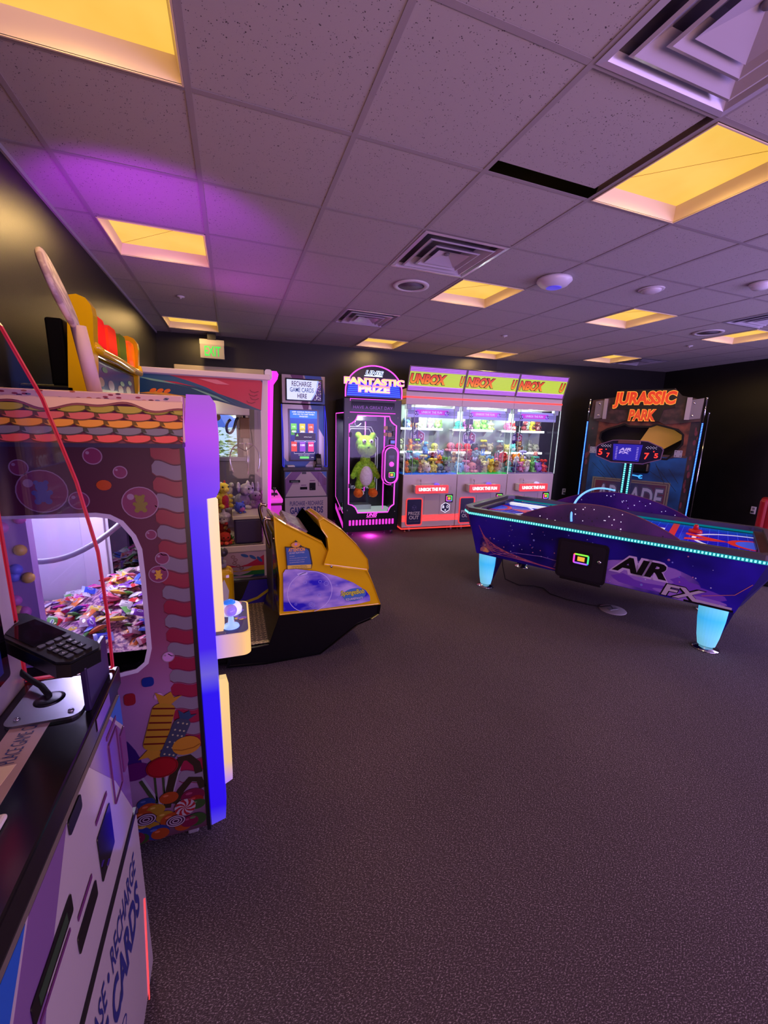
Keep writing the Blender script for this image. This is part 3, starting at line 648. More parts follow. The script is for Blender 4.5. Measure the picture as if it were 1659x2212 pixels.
        g = G(); Ft = lambda a_, b_, h_=0.0: M_ @ Vector((a_, -h_, b_)); g.shape([(-0.028, 0.02), (0.028, 0.02), (0.028, 0.07), (-0.028, 0.07)], Ft, 0.02, 0.022, mat('terminal_glass', (24, 22, 30), 0.06))
        for a_ in range(4):
            for b_ in range(3): g.shape(rr(-0.025 + b_ * 0.018, -0.012 + b_ * 0.018, -0.06 + a_ * 0.018, -0.048 + a_ * 0.018, 0.002, 2), Ft, 0.02, 0.023, GREYP)
        g.build('keypad', t)
    return t
kiosk('mauve and white game card kiosk at the near left, card terminal on its shelf', (0.42, -1.10, 0), pi / 2, (170, 30, 50), True)
kiosk('tall blue and white game card kiosk left of the pink neon machine', (1.66, 3.93, 0), 0.0, (40, 50, 220), False)

# ------------------------------------------------------------------ candy machine (left wall)
CY0, CY1, CX0, CX1 = -0.415, 0.26, -0.17, 0.555
candy = thing('candy_claw_machine', 'candy-filled claw machine with striped shingle awning and glowing blue and purple front edge', 'claw machine', (0, 0, 0))
side_bg = grad_mat('candy_side_print', 2, [(0.05, (60, 22, 40)), (0.30, (120, 92, 122)), (0.66, (132, 88, 132)), (0.86, (116, 50, 84)), (1.1, (84, 18, 50)), (1.5, (56, 8, 34))], rough=0.55)
win = rr(-0.02, 0.405, 0.762, 1.309, 0.02, 3)
win = [(-0.02, 0.765), (0.30, 0.757), (0.365, 0.765), (0.395, 0.79), (0.408, 0.84), (0.410, 1.10), (0.408, 1.19), (0.395, 1.235), (0.365, 1.282), (0.335, 1.302), (0.30, 1.309), (-0.02, 1.312)]
g = G(); F = FR(0, CY0)
g.shape([[(CX0, 0.06), (0.548, 0.06), (0.552, 1.53), (CX0, 1.53)], win], F, -0.018, 0.0, side_bg)
g.box(0.545, 0.558, CY0 - 0.003, CY0 + 0.03, 0.04, 1.53, BLACK)
g.band(win, 0.014, F, 0.0, 0.002, mat('window_gasket', (190, 182, 196), 0.4), True)
# candy cane border
CR = mat('cane_crimson', (120, 20, 50), 0.3); CG = mat('cane_pale', (108, 100, 112), 0.3); CO = mat('cane_outline', (90, 14, 44), 0.3)
nst = 24
for k in range(nst):
    z = 1.50 - k * 0.052; x0 = 0.462 + 0.0 * k; n_ = 9
    up_, lo_ = [], []
    for i in range(n_):
        s_ = i / (n_ - 1); x = x0 + (0.545 - x0) * s_; dz = 0.005 * sin(s_ * 2 * pi) - 0.012 * s_
        e = 0.5 - abs(s_ - 0.0) * 0; hh = 0.024 * min(1, (s_ * 6 + 0.25) ** 0.5)
        up_.append((x, z + dz + hh)); lo_.append((x, z + dz - hh))
    g.shape(lo_ + up_[::-1], F, 0.0, 0.0012, CR if k % 2 == 0 else CG)
    g.band(lo_, 0.003, F, 0.0012, 0.0016, CO)
# bubbles
BUB = mat('bubble_ring', (140, 112, 134), 0.3); BUF = mat('bubble_fill', (110, 36, 76), 0.3)
def bear2d(g, cx, cy, s, m, F):
    for dx, dy, r_ in ((0, 0.35, 0.42), (0, -0.35, 0.5), (-0.32, 0.7, 0.18), (0.32, 0.7, 0.18), (-0.5, -0.1, 0.2), (0.5, -0.1, 0.2), (-0.35, -0.8, 0.24), (0.35, -0.8, 0.24)):
        g.shape(ell(cx + dx * s, cy + dy * s, r_ * s, n=12), F, 0.0024 + (dx * 3 + dy * 2 + 5) * 2e-5, 0.0024 + (dx * 3 + dy * 2 + 5) * 2e-5, m)
for cx, cy, r_, b_ in ((0.175, 1.385, 0.062, (70, 74, 130)), (0.422, 1.342, 0.050, (110, 104, 30)), (0.309, 1.488, 0.024, None), (0.376, 1.439, 0.018, None), (0.262, 1.355, 0.026, None), (0.128, 1.455, 0.022, None), (0.444, 1.237, 0.015, None), (0.470, 1.155, 0.020, None), (0.455, 1.102, 0.028, (190, 150, 50)), (0.462, 0.80, 0.018, None), (0.422, 0.655, 0.014, None)):
    g.shape(ell(cx, cy, r_, n=24), F, 0.0012, 0.0016, BUF if cy > 1.0 else mat('bubble_fill_pale', (176, 126, 178), 0.3)); g.band(ell(cx, cy, r_, n=24), 0.003, F, 0.0016, 0.002, BUB, True)
    g.shape(ell(cx - r_ * 0.5, cy + r_ * 0.4, r_ * 0.2, n=10), F, 0.0018, 0.0022, BUB)
    if b_: bear2d(g, cx, cy, r_ * 0.6, mat('gummy_%d_%d_%d' % b_, b_, 0.3), F)
g.shape(ell(0.330, 1.40, 0.020, 0.016, 14), F, 0.0012, 0.002, mat('gummy_orange', (170, 66, 16), 0.3)); g.shape(ell(0.04, 1.40, 0.024, 0.024, 14), F, 0.0012, 0.002, mat('gummy_orange', (170, 66, 16), 0.3))
# printed sweets at the bottom
def c_(n_, rgb): return mat('print_' + n_, tuple(int(v * 0.74) for v in rgb), 0.3)
def candyroll(cx, cy, ang_, L_, W_, body, tail, stripe, dots, F):
    g.shape(rot2(rr(cx - W_ / 2, cx + W_ / 2, cy - L_ / 2, cy + L_ / 2, W_ * 0.35, 5), cx, cy, ang_), F, 0.003, 0.004, body)
    for sg in (1, -1):
        y0 = cy + sg * L_ * 0.47; fan = [(cx - W_ * 0.22, y0), (cx + W_ * 0.22, y0), (cx + W_ * 0.62, y0 + sg * W_ * 0.55), (cx + W_ * 0.3, y0 + sg * W_ * 0.42), (cx + W_ * 0.1, y0 + sg * W_ * 0.7), (cx - W_ * 0.15, y0 + sg * W_ * 0.45), (cx - W_ * 0.55, y0 + sg * W_ * 0.6)]
        g.shape(rot2(fan, cx, cy, ang_), F, 0.0025, 0.0038, tail)
    for k in range(6):
        y = cy - L_ * 0.38 + k * L_ * 0.15
        if dots:
            for dx in (-0.25, 0.05, 0.3): g.shape(rot2(ell(cx + dx * W_, y + (k % 2) * 0.004, 0.0035, n=8), cx, cy, ang_), F, 0.004, 0.0045, stripe)
        else: g.shape(rot2([(cx - W_ * 0.48, y), (cx + W_ * 0.48, y + 0.004), (cx + W_ * 0.48, y + 0.010), (cx - W_ * 0.48, y + 0.006)], cx, cy, ang_), F, 0.004, 0.0045, stripe)
for x0, z0, x1, z1, w_, m_ in ((0.40, 0.20, 0.335, 0.37, 0.008, c_('stick', (176, 168, 186))), (0.405, 0.19, 0.425, 0.34, 0.008, c_('stick', (176, 168, 186))), (0.42, 0.19, 0.478, 0.385, 0.008, c_('stick', (176, 168, 186))), (0.385, 0.22, 0.385, 0.44, 0.007, c_('stem_green', (60, 74, 44))), (0.41, 0.2, 0.412, 0.42, 0.007, c_('stem_green', (60, 74, 44))), (0.38, 0.22, 0.34, 0.33, 0.012, c_('stem_green', (60, 74, 44)))):
    g.band([(x0, z0), (x1, z1)], w_, F, 0.0012, 0.002, m_)
LIC = c_('licorice', (52, 40, 26))
g.band([(0.415, 0.19), (0.43, 0.27), (0.45, 0.34), (0.475, 0.385), (0.50, 0.385), (0.525, 0.35), (0.53, 0.31)], 0.026, F, 0.002, 0.003, LIC)
g.band([(0.44, 0.20), (0.465, 0.25), (0.50, 0.29), (0.53, 0.28), (0.54, 0.24)], 0.024, F, 0.002, 0.003, LIC)
candyroll(0.415, 0.535, -16, 0.185, 0.074, c_('yellow', (196, 150, 40)), c_('yellow_tail', (206, 150, 44)), c_('brown_stripe', (110, 24, 20)), False, F)
candyroll(0.462, 0.475, -24, 0.165, 0.056, c_('slate', (64, 72, 96)), c_('slate_tail', (44, 74, 110)), c_('cream_dot', (196, 196, 150)), True, FR(0, CY0 - 0.0015))
g.shape(rr(0.375, 0.412, 0.70, 0.735, 0.012, 4), F, 0.0012, 0.003, c_('blue_gum', (26, 50, 150))); g.shape(rr(0.318, 0.352, 0.64, 0.685, 0.012, 4), F, 0.0012, 0.003, c_('red_gum', (170, 36, 50)))
g.shape([(0.29, 0.52), (0.315, 0.50), (0.335, 0.46), (0.348, 0.42), (0.352, 0.395), (0.29, 0.38)], F, 0.0012, 0.003, c_('indigo_pop', (58, 24, 110)))
g.shape(ell(0.325, 0.375, 0.052, 0.036), F, 0.003, 0.004, c_('purple_pop', (100, 20, 104)))
g.shape(ell(0.413, 0.372, 0.052, 0.043), F, 0.0068, 0.0068, c_('red_pop', (168, 20, 34))); g.band(ell(0.413, 0.372, 0.048, 0.039, 20), 0.003, F, 0.0072, 0.0072, c_('red_pop_rim', (120, 14, 26)), True)
g.shape(ell(0.497, 0.44, 0.047, 0.038), F, 0.0065, 0.0065, c_('gold_pop', (210, 146, 40))); g.band([(0.453, 0.434), (0.48, 0.424), (0.52, 0.426), (0.542, 0.436)], 0.004, F, 0.007, 0.007, c_('gold_pop_rim', (160, 100, 24)))
q = random.Random(11)
gum = [(150, 30, 30), (34, 50, 130), (50, 84, 34), (170, 70, 24), (120, 20, 60), (170, 130, 30), (40, 60, 120), (130, 30, 26)]
for k in range(46):
    x, y = q.uniform(0.0, 0.535), 0.255 - (k / 46) * 0.20 + q.uniform(-0.012, 0.012); r_ = q.uniform(0.027, 0.044); c = gum[k % 8]
    g.shape(ell(min(x, 0.545 - r_), max(y, 0.062 + r_ * 0.8), r_, r_ * 0.78, 16), F, 0.002 + k * 3e-5, 0.0032 + k * 3e-5, c_('gum%d' % (k % 8), c))
    g.shape(ell(min(x, 0.545 - r_) - r_ * 0.3, max(y, 0.062 + r_ * 0.8) + r_ * 0.35, r_ * 0.3, r_ * 0.14, 8), F, 0.0032 + k * 3e-5, 0.0034 + k * 3e-5, c_('gumhi%d' % (k % 8), tuple(min(255, v + 45) for v in c)))
for cx, cy in ((0.345, 0.165), (0.44, 0.125)):
    g.shape(ell(cx, cy, 0.034, 0.026), F, 0.005, 0.0056, c_('swirl_dark', (60, 20, 50)))
    for r_ in (0.030, 0.020, 0.010): g.band(ell(cx, cy, r_, r_ * 0.72, 22), 0.004, F, 0.0056, 0.006, c_('swirl_pale', (190, 170, 186)), True)
cx, cy = 0.475, 0.175; g.shape(ell(cx, cy, 0.036, 0.036, 24), F, 0.005, 0.0056, c_('mint_white', (190, 176, 180)))
for k in range(8):
    a_ = 45 * k; P = [(cx, cy)] + [(cx + 0.036 * s_ * cos(radians(a_ + 50 * s_)), cy + 0.036 * s_ * sin(radians(a_ + 50 * s_))) for s_ in (0.3, 0.6, 1.0)] + [(cx + 0.036 * s_ * cos(radians(a_ + 22 + 50 * s_)), cy + 0.036 * s_ * sin(radians(a_ + 22 + 50 * s_))) for s_ in (1.0, 0.6, 0.3)]
    g.shape(P, F, 0.0056, 0.006, c_('mint_red', (160, 26, 40)))
g.build('side_panel', candy, 'side panel printed with candy canes, bubbles and lollipops')
# body shell: back, far side, base, interior
INW = mat('machine_interior_white', (214, 208, 226), 0.45)
g = G(); g.box(CX0, 0.55, CY0 + 0.02, CY1, 0.06, 0.72, BLACK); g.box(CX0, CX0 + 0.02, CY0 + 0.02, CY1, 0.72, 1.53, INW); g.box(CX0, 0.55, CY0 + 0.02, CY1, 1.45, 1.53, INW)
farwin = [(0.20, 0.80), (0.52, 0.80), (0.52, 1.40), (0.16, 1.40), (0.16, 0.86)]
g.shape([[(CX0, 0.72), (0.55, 0.72), (0.55, 1.5), (CX0, 1.5)], farwin], FR(0, CY1 - 0.02), -0.02, 0.0, INW)
g.box(0.06, 0.15, CY1 - 0.05, CY1 - 0.02, 0.80, 1.42, INW, 0.004)
g.build('cabinet', candy)
g = G(); g.shape([(CX0, 0.76), (0.41, 0.76), (0.41, 1.31), (CX0, 1.31)], FR(0, CY0 + 0.025), 0, 0.003, GLASS); g.build('side_window', candy)
g = G(); g.shape([(0.16, 0.80), (0.52, 0.80), (0.52, 1.40), (0.16, 1.40)], FR(0, CY1 - 0.012), 0, 0.003, glass('smoked_glass', (90, 84, 96), 0.12)); g.build('far_window', candy)
g = G()
for k, (x, y) in enumerate(((CX0 + 0.06, CY0 + 0.06), (0.49, CY0 + 0.05), (0.49, CY1 - 0.06), (CX0 + 0.06, CY1 - 0.06))):
    g = G(); g.box(x - 0.02, x + 0.02, y - 0.012, y + 0.012, 0.0, 0.055, GREYP, 0.006); g.build('caster', candy)
g = G(); g.box(0.0, 0.10, CY0 + 0.06, CY0 + 0.10, 0.80, 1.35, mat('interior_print', (186, 150, 200), 0.4)); 
q = random.Random(2)
for k in range(14): g.ball((0.05 + q.uniform(-0.04, 0.04), CY0 + 0.06, q.uniform(0.85, 1.32)), 0.018, mat('interior_dot_%d' % (k % 3), ((220, 120, 180), (120, 130, 220), (235, 200, 90))[k % 3], 0.4), 8, 6)
g.build('interior_mascotless_panel' if False else 'interior_side_panel', candy)
# claw hose
g = G(); HG = mat('hose_grey', (150, 152, 160), 0.35)
def bez(P, n=14):
    out = []
    for i in range(n + 1):
        t_ = i / n; Q = [Vector(p) for p in P]
        while len(Q) > 1: Q = [a.lerp(b, t_) for a, b in zip(Q, Q[1:])]
        out.append(Q[0])
    return out
g.tube(bez([(0.02, -0.30, 1.16), (0.16, -0.28, 1.08), (0.26, -0.20, 1.16), (0.40, -0.05, 1.30), (0.44, 0.0, 1.42)], 20), 0.010, HG, 10)
g.tube(bez([(0.44, 0.02, 1.42), (0.33, 0.05, 1.25), (0.36, 0.08, 1.16), (0.50, 0.1, 1.18)], 16), 0.009, HG, 10)
g.build('claw_hose', candy)
point('candy_light', (0.15, -0.10, 1.40), 9, (0.84, 0.74, 1.0), 0.05)
# awning
ROWC = [(166, 150, 60), (206, 96, 96), (226, 150, 60), (120, 112, 128), (226, 84, 84)]
g = G(); zb, zt, yb, yt = 1.530, 1.650, CY0 - 0.075, CY0 + 0.005
Fa = frame((0, yb, zb), (1, 0, 0), (0, yt - yb, zt - zb)); SL = sqrt((yt - yb) ** 2 + (zt - zb) ** 2)
g.shape([(CX0, 0), (0.562, 0), (0.562, SL), (CX0, SL)], Fa, -0.006, 0.0, mat('awning_back', (110, 50, 70), 0.5))
g.box(CX0, 0.562, yb - 0.004, CY0, zb - 0.012, zb, mat('awning_lip', (40, 34, 60), 0.5))
rowh = SL * 0.84 / 5.0
for r_ in range(5):
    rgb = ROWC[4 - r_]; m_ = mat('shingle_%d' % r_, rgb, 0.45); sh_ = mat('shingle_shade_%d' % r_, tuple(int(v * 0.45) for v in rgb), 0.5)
    wd = 0.072; off = (r_ % 2) * 0.036 + 0.012 * r_
    top = (r_ + 1) * rowh + 0.002
    k = -1
    while CX0 + off + k * wd < 0.562:
        xa = CX0 + off + k * wd; xb_ = xa + wd
        P = [(min(max(xa + wd * i / 10, CX0), 0.562), top - rowh * (0.50 + 0.50 * sin(pi * i / 10) ** 0.6)) for i in range(11)]
        k += 1
        if xb_ < CX0 + 0.004: continue
        hz_ = 0.001 + (r_) * 0.0008
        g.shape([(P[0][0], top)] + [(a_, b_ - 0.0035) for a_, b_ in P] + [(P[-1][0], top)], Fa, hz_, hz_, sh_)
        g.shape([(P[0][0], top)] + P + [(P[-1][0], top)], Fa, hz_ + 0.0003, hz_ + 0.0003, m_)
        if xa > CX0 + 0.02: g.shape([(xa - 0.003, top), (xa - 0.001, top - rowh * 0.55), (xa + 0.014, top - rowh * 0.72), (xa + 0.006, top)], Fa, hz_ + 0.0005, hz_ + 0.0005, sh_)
# icing with dripping edge and sprinkles
ICE = mat('icing_cream', (226, 186, 160), 0.5); ICP = mat('icing_shade', (128, 56, 76), 0.5)
def drip(off): 
    P = []
    for i in range(60):
        x = CX0 + (0.562 - CX0) * i / 59; P.append((x, SL * 0.86 + 0.010 * sin(x * 21) + 0.007 * sin(x * 47 + 1) - off))
    return P
g.shape(drip(0.007) + [(0.562, SL + 0.0), (CX0, SL + 0.0)], Fa, 0.0055, 0.0055, ICP)
g.shape(drip(0.0) + [(0.562, SL + 0.005), (CX0, SL + 0.005)], Fa, 0.0062, 0.0062, ICE)
g.build('awning', candy, 'awning of multicoloured scalloped shingles')
g = G(); g.box(CX0, 0.562, yt - 0.003, CY1, 1.53, zt + 0.024, ICE, 0.004)
q = random.Random(9)
for k in range(46):
    x, s_ = q.uniform(CX0 + 0.02, 0.55), q.uniform(0.002, 0.022); c = q.choice([(150, 50, 60), (120, 120, 130), (190, 110, 60), (90, 40, 60)])
    g.shape(ell(x, zt + s_, 0.007, 0.0028, 8), FR(0, yt - 0.003), 0.0005, 0.001, mat('sprinkle_%d' % c[0], c, 0.5))
for k in range(60):
    x, y = q.uniform(CX0 + 0.02, 0.55), q.uniform(yt + 0.02, CY1 - 0.02); c = q.choice([(150, 50, 60), (120, 120, 130), (190, 110, 60)]); g.shape(ell(x, y, 0.008, 0.004, 8), FT(0, 0, zt + 0.024), 0.0004, 0.001, mat('sprinkle_%d' % c[0], c, 0.5))
g.build('icing_top', candy)
# glowing front edge
BL = grad_mat('front_light_blue', 2, [(0.04, (90, 70, 235)), (0.12, (40, 0, 245)), (0.62, (34, 0, 250)), (0.70, (110, 96, 225)), (0.80, (60, 20, 245)), (1.30, (56, 0, 250)), (1.44, (120, 20, 240)), (1.56, (176, 60, 236)), (1.68, (168, 80, 215))], emit=0.9, rough=0.35, base=False)
g = G(); Fb = FR(0, CY0 + 0.015)
g.shape([(0.560, 0.04), (0.612, 0.055), (0.617, 0.12), (0.613, 1.345), (0.643, 1.350), (0.655, 1.375), (0.660, 1.55), (0.656, 1.655), (0.640, 1.680), (0.572, 1.680), (0.556, 1.52)], Fb, -0.04, 0.0, BL)
g.build('edge_light', candy, 'glowing purple and blue front edge')
CL = grad_mat('front_light_cream', 2, [(0.18, (150, 110, 220)), (0.30, (220, 190, 120)), (0.62, (232, 206, 120)), (0.80, (236, 200, 130)), (1.34, (234, 212, 150))], emit=0.75, rough=0.4)
g = G(); Fc = FR(0, CY0 + 0.06)
g.shape([(0.600, 0.83), (0.638, 0.83), (0.645, 0.86), (0.645, 1.33), (0.630, 1.35), (0.600, 1.35)], Fc, -0.03, 0.0, CL)
g.ball((0.597, CY0 + 0.07, 1.215), (0.018, 0.02, 0.025), mat('cream_latch', (236, 214, 190), 0.4, emit=0.3))
g.shape([(0.617, 0.20), (0.645, 0.215), (0.648, 0.62), (0.640, 0.66), (0.617, 0.66)], FR(0, CY0 + 0.03), -0.03, 0.0, CL)
g.build('cream_light_bar', candy, 'cream lit bar beside the blue edge')
# front face plates (face +X) behind the lights
g = G(); g.box(0.555, 0.575, CY0 + 0.05, CY1, 0.06, 1.53, mat('front_panel_pink', (190, 110, 170), 0.4)); g.build('front_panel', candy)
# console with joystick
g = G(); CM = grad_mat('console_glow', 0, [(0.58, (120, 100, 235)), (0.64, (200, 170, 190)), (0.72, (236, 200, 110))], emit=0.6, rough=0.4)
g.shape(rr(0.577, 0.735, -0.385, -0.09, 0.03, 6), FT(0, 0, 0), 0.745, 0.835, CM); g.build('console', candy)
cons = [o for o in candy.children if o.name.startswith('console')][0]
g = G(); Fk = FT(0, 0, 0.835); g.shape(rr(0.59, 0.728, -0.378, -0.10, 0.026, 6), Fk, 0, 0.003, mat('console_print', (70, 60, 120), 0.4))
q = random.Random(21)
for k in range(46):
    x, y, r_ = q.uniform(0.602, 0.716), q.uniform(-0.365, -0.115), q.uniform(0.008, 0.014); c = q.choice([(220, 60, 70), (60, 90, 210), (230, 180, 60), (70, 160, 70), (225, 120, 170), (110, 70, 190)])
    g.shape(ell(x, y, r_, r_ * 0.8, 12), Fk, 0.003 + k * 2e-5, 0.0036 + k * 2e-5, mat('console_sweet_%d' % c[0], c, 0.4, emit=0.25))
g.build('console_top', cons, 'control top printed with sweets')
g = G(); TJ = Matrix.Translation((0.668, -0.33, 0.84)); JB = mat('joystick_lit', (150, 190, 255), 0.25, emit=0.7)
g.lathe([(0.030, 0), (0.028, 0.006), (0.012, 0.012), (0.008, 0.05)], JB, 20, TJ); g.ball((0.668, -0.33, 0.905), 0.023, mat('joystick_ball', (150, 130, 235), 0.1, emit=0.4)); g.build('joystick', cons)
g = G(); TJ = Matrix.Translation((0.662, -0.20, 0.84)); g.lathe([(0.046, 0), (0.048, 0.018), (0.040, 0.034), (0.024, 0.040)], mat('button_white_lit', (225, 232, 255), 0.3, emit=0.55), 22, TJ); g.lathe([(0.024, 0.038), (0.022, 0.046), (0.012, 0.052), (0, 0.053)], mat('button_blue_lit', (40, 120, 230), 0.25, emit=0.7), 18, TJ); g.build('push_button', cons)
# lollipop topper standing on the icing
t = thing('lollipop_topper', 'tilted wooden disc on a white tube standing on top of the candy machine', 'decoration', (0.215, -0.06, zt + 0.024))
g = G(); g.tube([(0.03, 0, 0), (0.0, 0, 0.235)], 0.0235, mat('foam_tube_pink_white', (186, 158, 170), 0.7), 20); g.build('tube', t)
g = G(); Td = Matrix.Translation((-0.045, 0.0, 0.345)) @ Matrix.Rotation(radians(-17), 4, 'Y') @ Matrix.Rotation(radians(6), 4, 'Z')
WD = noise_mat('printed_disc', (150, 124, 132), (190, 168, 170), 22, 0.6, lo=0.45, hi=0.55)
g.lathe([(0.0, -0.009), (0.12, -0.009), (0.125, -0.004), (0.125, 0.006), (0.12, 0.010), (0, 0.010)], WD, 36, Td @ Matrix.Rotation(pi / 2, 4, 'Y'))
g.build('disc', t)

# candy packets heaped inside
q = random.Random(33)
PCK = [('red', (205, 40, 50)), ('pink', (232, 110, 150)), ('blue', (60, 90, 210)), ('white', (225, 222, 230)), ('orange', (236, 130, 50)), ('yellow', (232, 200, 70)), ('green', (90, 160, 70)), ('purple', (130, 70, 180)), ('magenta', (215, 50, 160)), ('clear multicoloured', (200, 170, 170))]
protos = []
for nm, c in PCK:
    g = G(); m_ = mat('wrapper_' + nm.replace(' ', '_'), c, 0.22); m2 = mat('wrapper_print_' + nm.replace(' ', '_'), tuple(int(255 - (255 - v) * 0.45) for v in c), 0.25); m3 = mat('wrapper_ink', (60, 50, 110), 0.3)
    nx, ny = 6, 4
    V = [((i / nx - 0.5) * 0.062, (j / ny - 0.5) * 0.038, 0.010 * sin(pi * i / nx) ** 0.5 * sin(pi * j / ny) ** 0.5 + (0.001 if (i + j) % 2 else 0)) for j in range(ny + 1) for i in range(nx + 1)]
    V2 = [(x, y, -z * 0.7) for x, y, z in V]
    Fc_ = [(j * (nx + 1) + i, j * (nx + 1) + i + 1, (j + 1) * (nx + 1) + i + 1, (j + 1) * (nx + 1) + i) for j in range(ny) for i in range(nx)]
    g.add(V, [f for k_, f in enumerate(Fc_) if k_ % nx in (0, nx - 1)], m2, True); g.add(V, [f for k_, f in enumerate(Fc_) if k_ % nx not in (0, nx - 1)], m_, True)
    g.add(V2, [tuple(reversed(f)) for f in Fc_], m_, True)
    g.shape(ell(0, 0, 0.012, 0.007, 10), FT(0, 0, 0.0095), 0, 0.001, m2); g.shape([(-0.008, -0.002), (0.008, -0.002), (0.008, 0.002), (-0.008, 0.002)], FT(0, 0, 0.0106), 0, 0.0003, m3)
    protos.append((nm, g))
firsts = {}
cnt = 0
def heap_z(x, y): return 0.83 + 0.14 * math.exp(-(((x - 0.33) / 0.22) ** 2 + ((y - 0.02) / 0.28) ** 2)) + 0.03 * math.exp(-((x - 0.15) / 0.1) ** 2)
for k in range(290):
    x, y = (q.uniform(0.2, 0.51) if k % 5 < 3 else q.uniform(-0.05, 0.3)), q.uniform(CY0 + 0.075, CY1 - 0.07)
    nm, g = protos[q.randrange(len(protos))]
    z = heap_z(x, y) - q.uniform(0.0, 0.035)
    if nm not in firsts:
        o = g.build('candy_packet'); firsts[nm] = o
        o['label'] = 'small ' + nm + ' candy packet in the lit heap behind the candy machine side window'; o['category'] = 'candy packet'; o['group'] = 'candy packets heaped inside the candy machine'
    else: o = firsts[nm].copy(); COL.objects.link(o)
    o.location = (x, y, z); o.rotation_euler = (q.uniform(-0.6, 0.6), q.uniform(-0.6, 0.6), q.uniform(0, 2 * pi)); s_ = q.uniform(0.62, 0.98); o.scale = (s_, s_, s_)
g = G(); n_ = 12
V = [(-0.145 + 0.685 * i / n_, CY0 + 0.04 + (CY1 - CY0 - 0.075) * j / n_, heap_z(-0.145 + 0.685 * i / n_, CY0 + 0.04 + (CY1 - CY0 - 0.075) * j / n_) - 0.03) for j in range(n_ + 1) for i in range(n_ + 1)]
g.add(V, [(j * (n_ + 1) + i, j * (n_ + 1) + i + 1, (j + 1) * (n_ + 1) + i + 1, (j + 1) * (n_ + 1) + i) for j in range(n_) for i in range(n_)], noise_mat('candy_heap', (120, 50, 120), (235, 190, 190), 70, 0.35, bump=0.8, bscale=60, lo=0.42, hi=0.58))
g.build('candy_heap', kind='stuff', label='heap of small wrapped sweets filling the candy machine', cat='candy')
def rebase(root, x, y):
    root.location = (x, y, 0)
    for c in root.children: c.location = Vector(c.location) - Vector((x, y, 0))
rebase(candy, 0.19, -0.08)

# ------------------------------------------------------------------ yellow ride
YEL = mat('ride_yellow_gloss', (218, 176, 8), 0.12, spec=0.7)
YELD = mat('ride_yellow_dark', (170, 108, 10), 0.2)
RBK = mat('ride_black_gloss', (8, 8, 11), 0.2)
ride = thing('kiddie_ride', 'yellow and black kiddie ride with boat-shaped seat shell and red domed lamps at the wall', 'arcade ride')
g = G(); g.box(-0.17, 0.04, 0.44, 1.44, 0.02, 1.74, RBK, 0.01); g.build('screen_cabinet', ride)
g = G(); g.box(-0.055, 0.012, 0.47, 1.40, 1.74, 2.03, mat('ride_box_black', (4, 4, 5), 0.8, spec=0.1), 0.01); g.build('cabinet_back_box', ride)
g = G(); P = [(0.012, 1.70), (0.112, 1.70), (0.128, 1.89), (0.140, 2.05), (0.136, 2.09), (0.118, 2.118), (0.085, 2.13), (0.05, 2.122)]
g.shape(P, FR(0, 0.44), -0.07, 0.0, YEL); g.shape(P, FR(0, 1.40), -0.05, 0.0, YEL)
g.tube([(0.13, 0.46, 1.92), (0.135, 0.53, 1.905), (0.14, 0.80, 1.905), (0.14, 1.10, 1.895), (0.135, 1.42, 1.90), (0.125, 1.45, 1.94)], 0.020, YEL, 12)
g.box(0.02, 0.10, 0.50, 1.43, 1.89, 1.99, YEL, 0.02)
for k in range(5): g.box(0.03, 0.11, 0.50 + k * 0.225, 0.53 + k * 0.225, 1.92, 2.06, YEL, 0.014)
g.build('marquee_frame', ride)
for k, (y0, y1, c) in enumerate(((0.535, 0.705, (250, 30, 20)), (0.76, 0.93, (240, 50, 20)), (0.985, 1.155, (110, 120, 20)), (1.21, 1.38, (250, 90, 10)))):
    g = G(); m_ = grad_mat('dome_lamp_%d' % k, 2, [(1.93, tuple(int(v * 0.75) for v in c)), (1.99, c), (2.06, tuple(int(v * 0.8) for v in c))], emit=0.85 if k != 2 else 0.35, rough=0.1)
    g.shape(rr(y0, y1, 1.925, 2.075, 0.03, 5), FX(0.05), 0, 0.07, m_); g.build('dome_lamp', ride)
g = G(); g.box(0.02, 0.10, 0.51, 1.40, 1.68, 1.88, BLACK)
F = FX(0.101); g.shape([(0.52, 1.68), (1.38, 1.68), (1.38, 1.87), (0.52, 1.87)], F, 0, 0.001, mat('marquee_picture_blue', (18, 44, 90), 0.2))
for k, (y, z, r_, c) in enumerate(((0.62, 1.775, 0.05, (120, 60, 40)), (0.80, 1.77, 0.06, (110, 50, 90)), (1.0, 1.76, 0.06, (120, 60, 40)), (1.2, 1.77, 0.06, (130, 90, 40)))): g.shape(ell(y, z, r_, r_ * 0.45, 16), F, 0.001, 0.002, mat('marquee_blob_%d' % k, c, 0.3))
for k, (y, z) in enumerate(((0.70, 1.84), (1.05, 1.80), (1.25, 1.82))): g.shape(ell(y, z, 0.05, 0.014, 12), F, 0.002, 0.0025, mat('marquee_green', (50, 110, 60), 0.4))
g.band([(0.52, 1.72), (0.9, 1.735), (1.38, 1.72)], 0.03, F, 0.001, 0.0015, mat('marquee_sand', (120, 110, 60), 0.4))
g.build('marquee_picture', ride)
g = G(); g.shape([(0.50, 1.02), (1.38, 1.02), (1.38, 1.62), (0.50, 1.62)], FX(0.04), 0, 0.006, mat('ride_screen', (20, 60, 120), 0.1, emit=0.4)); g.build('screen', ride)
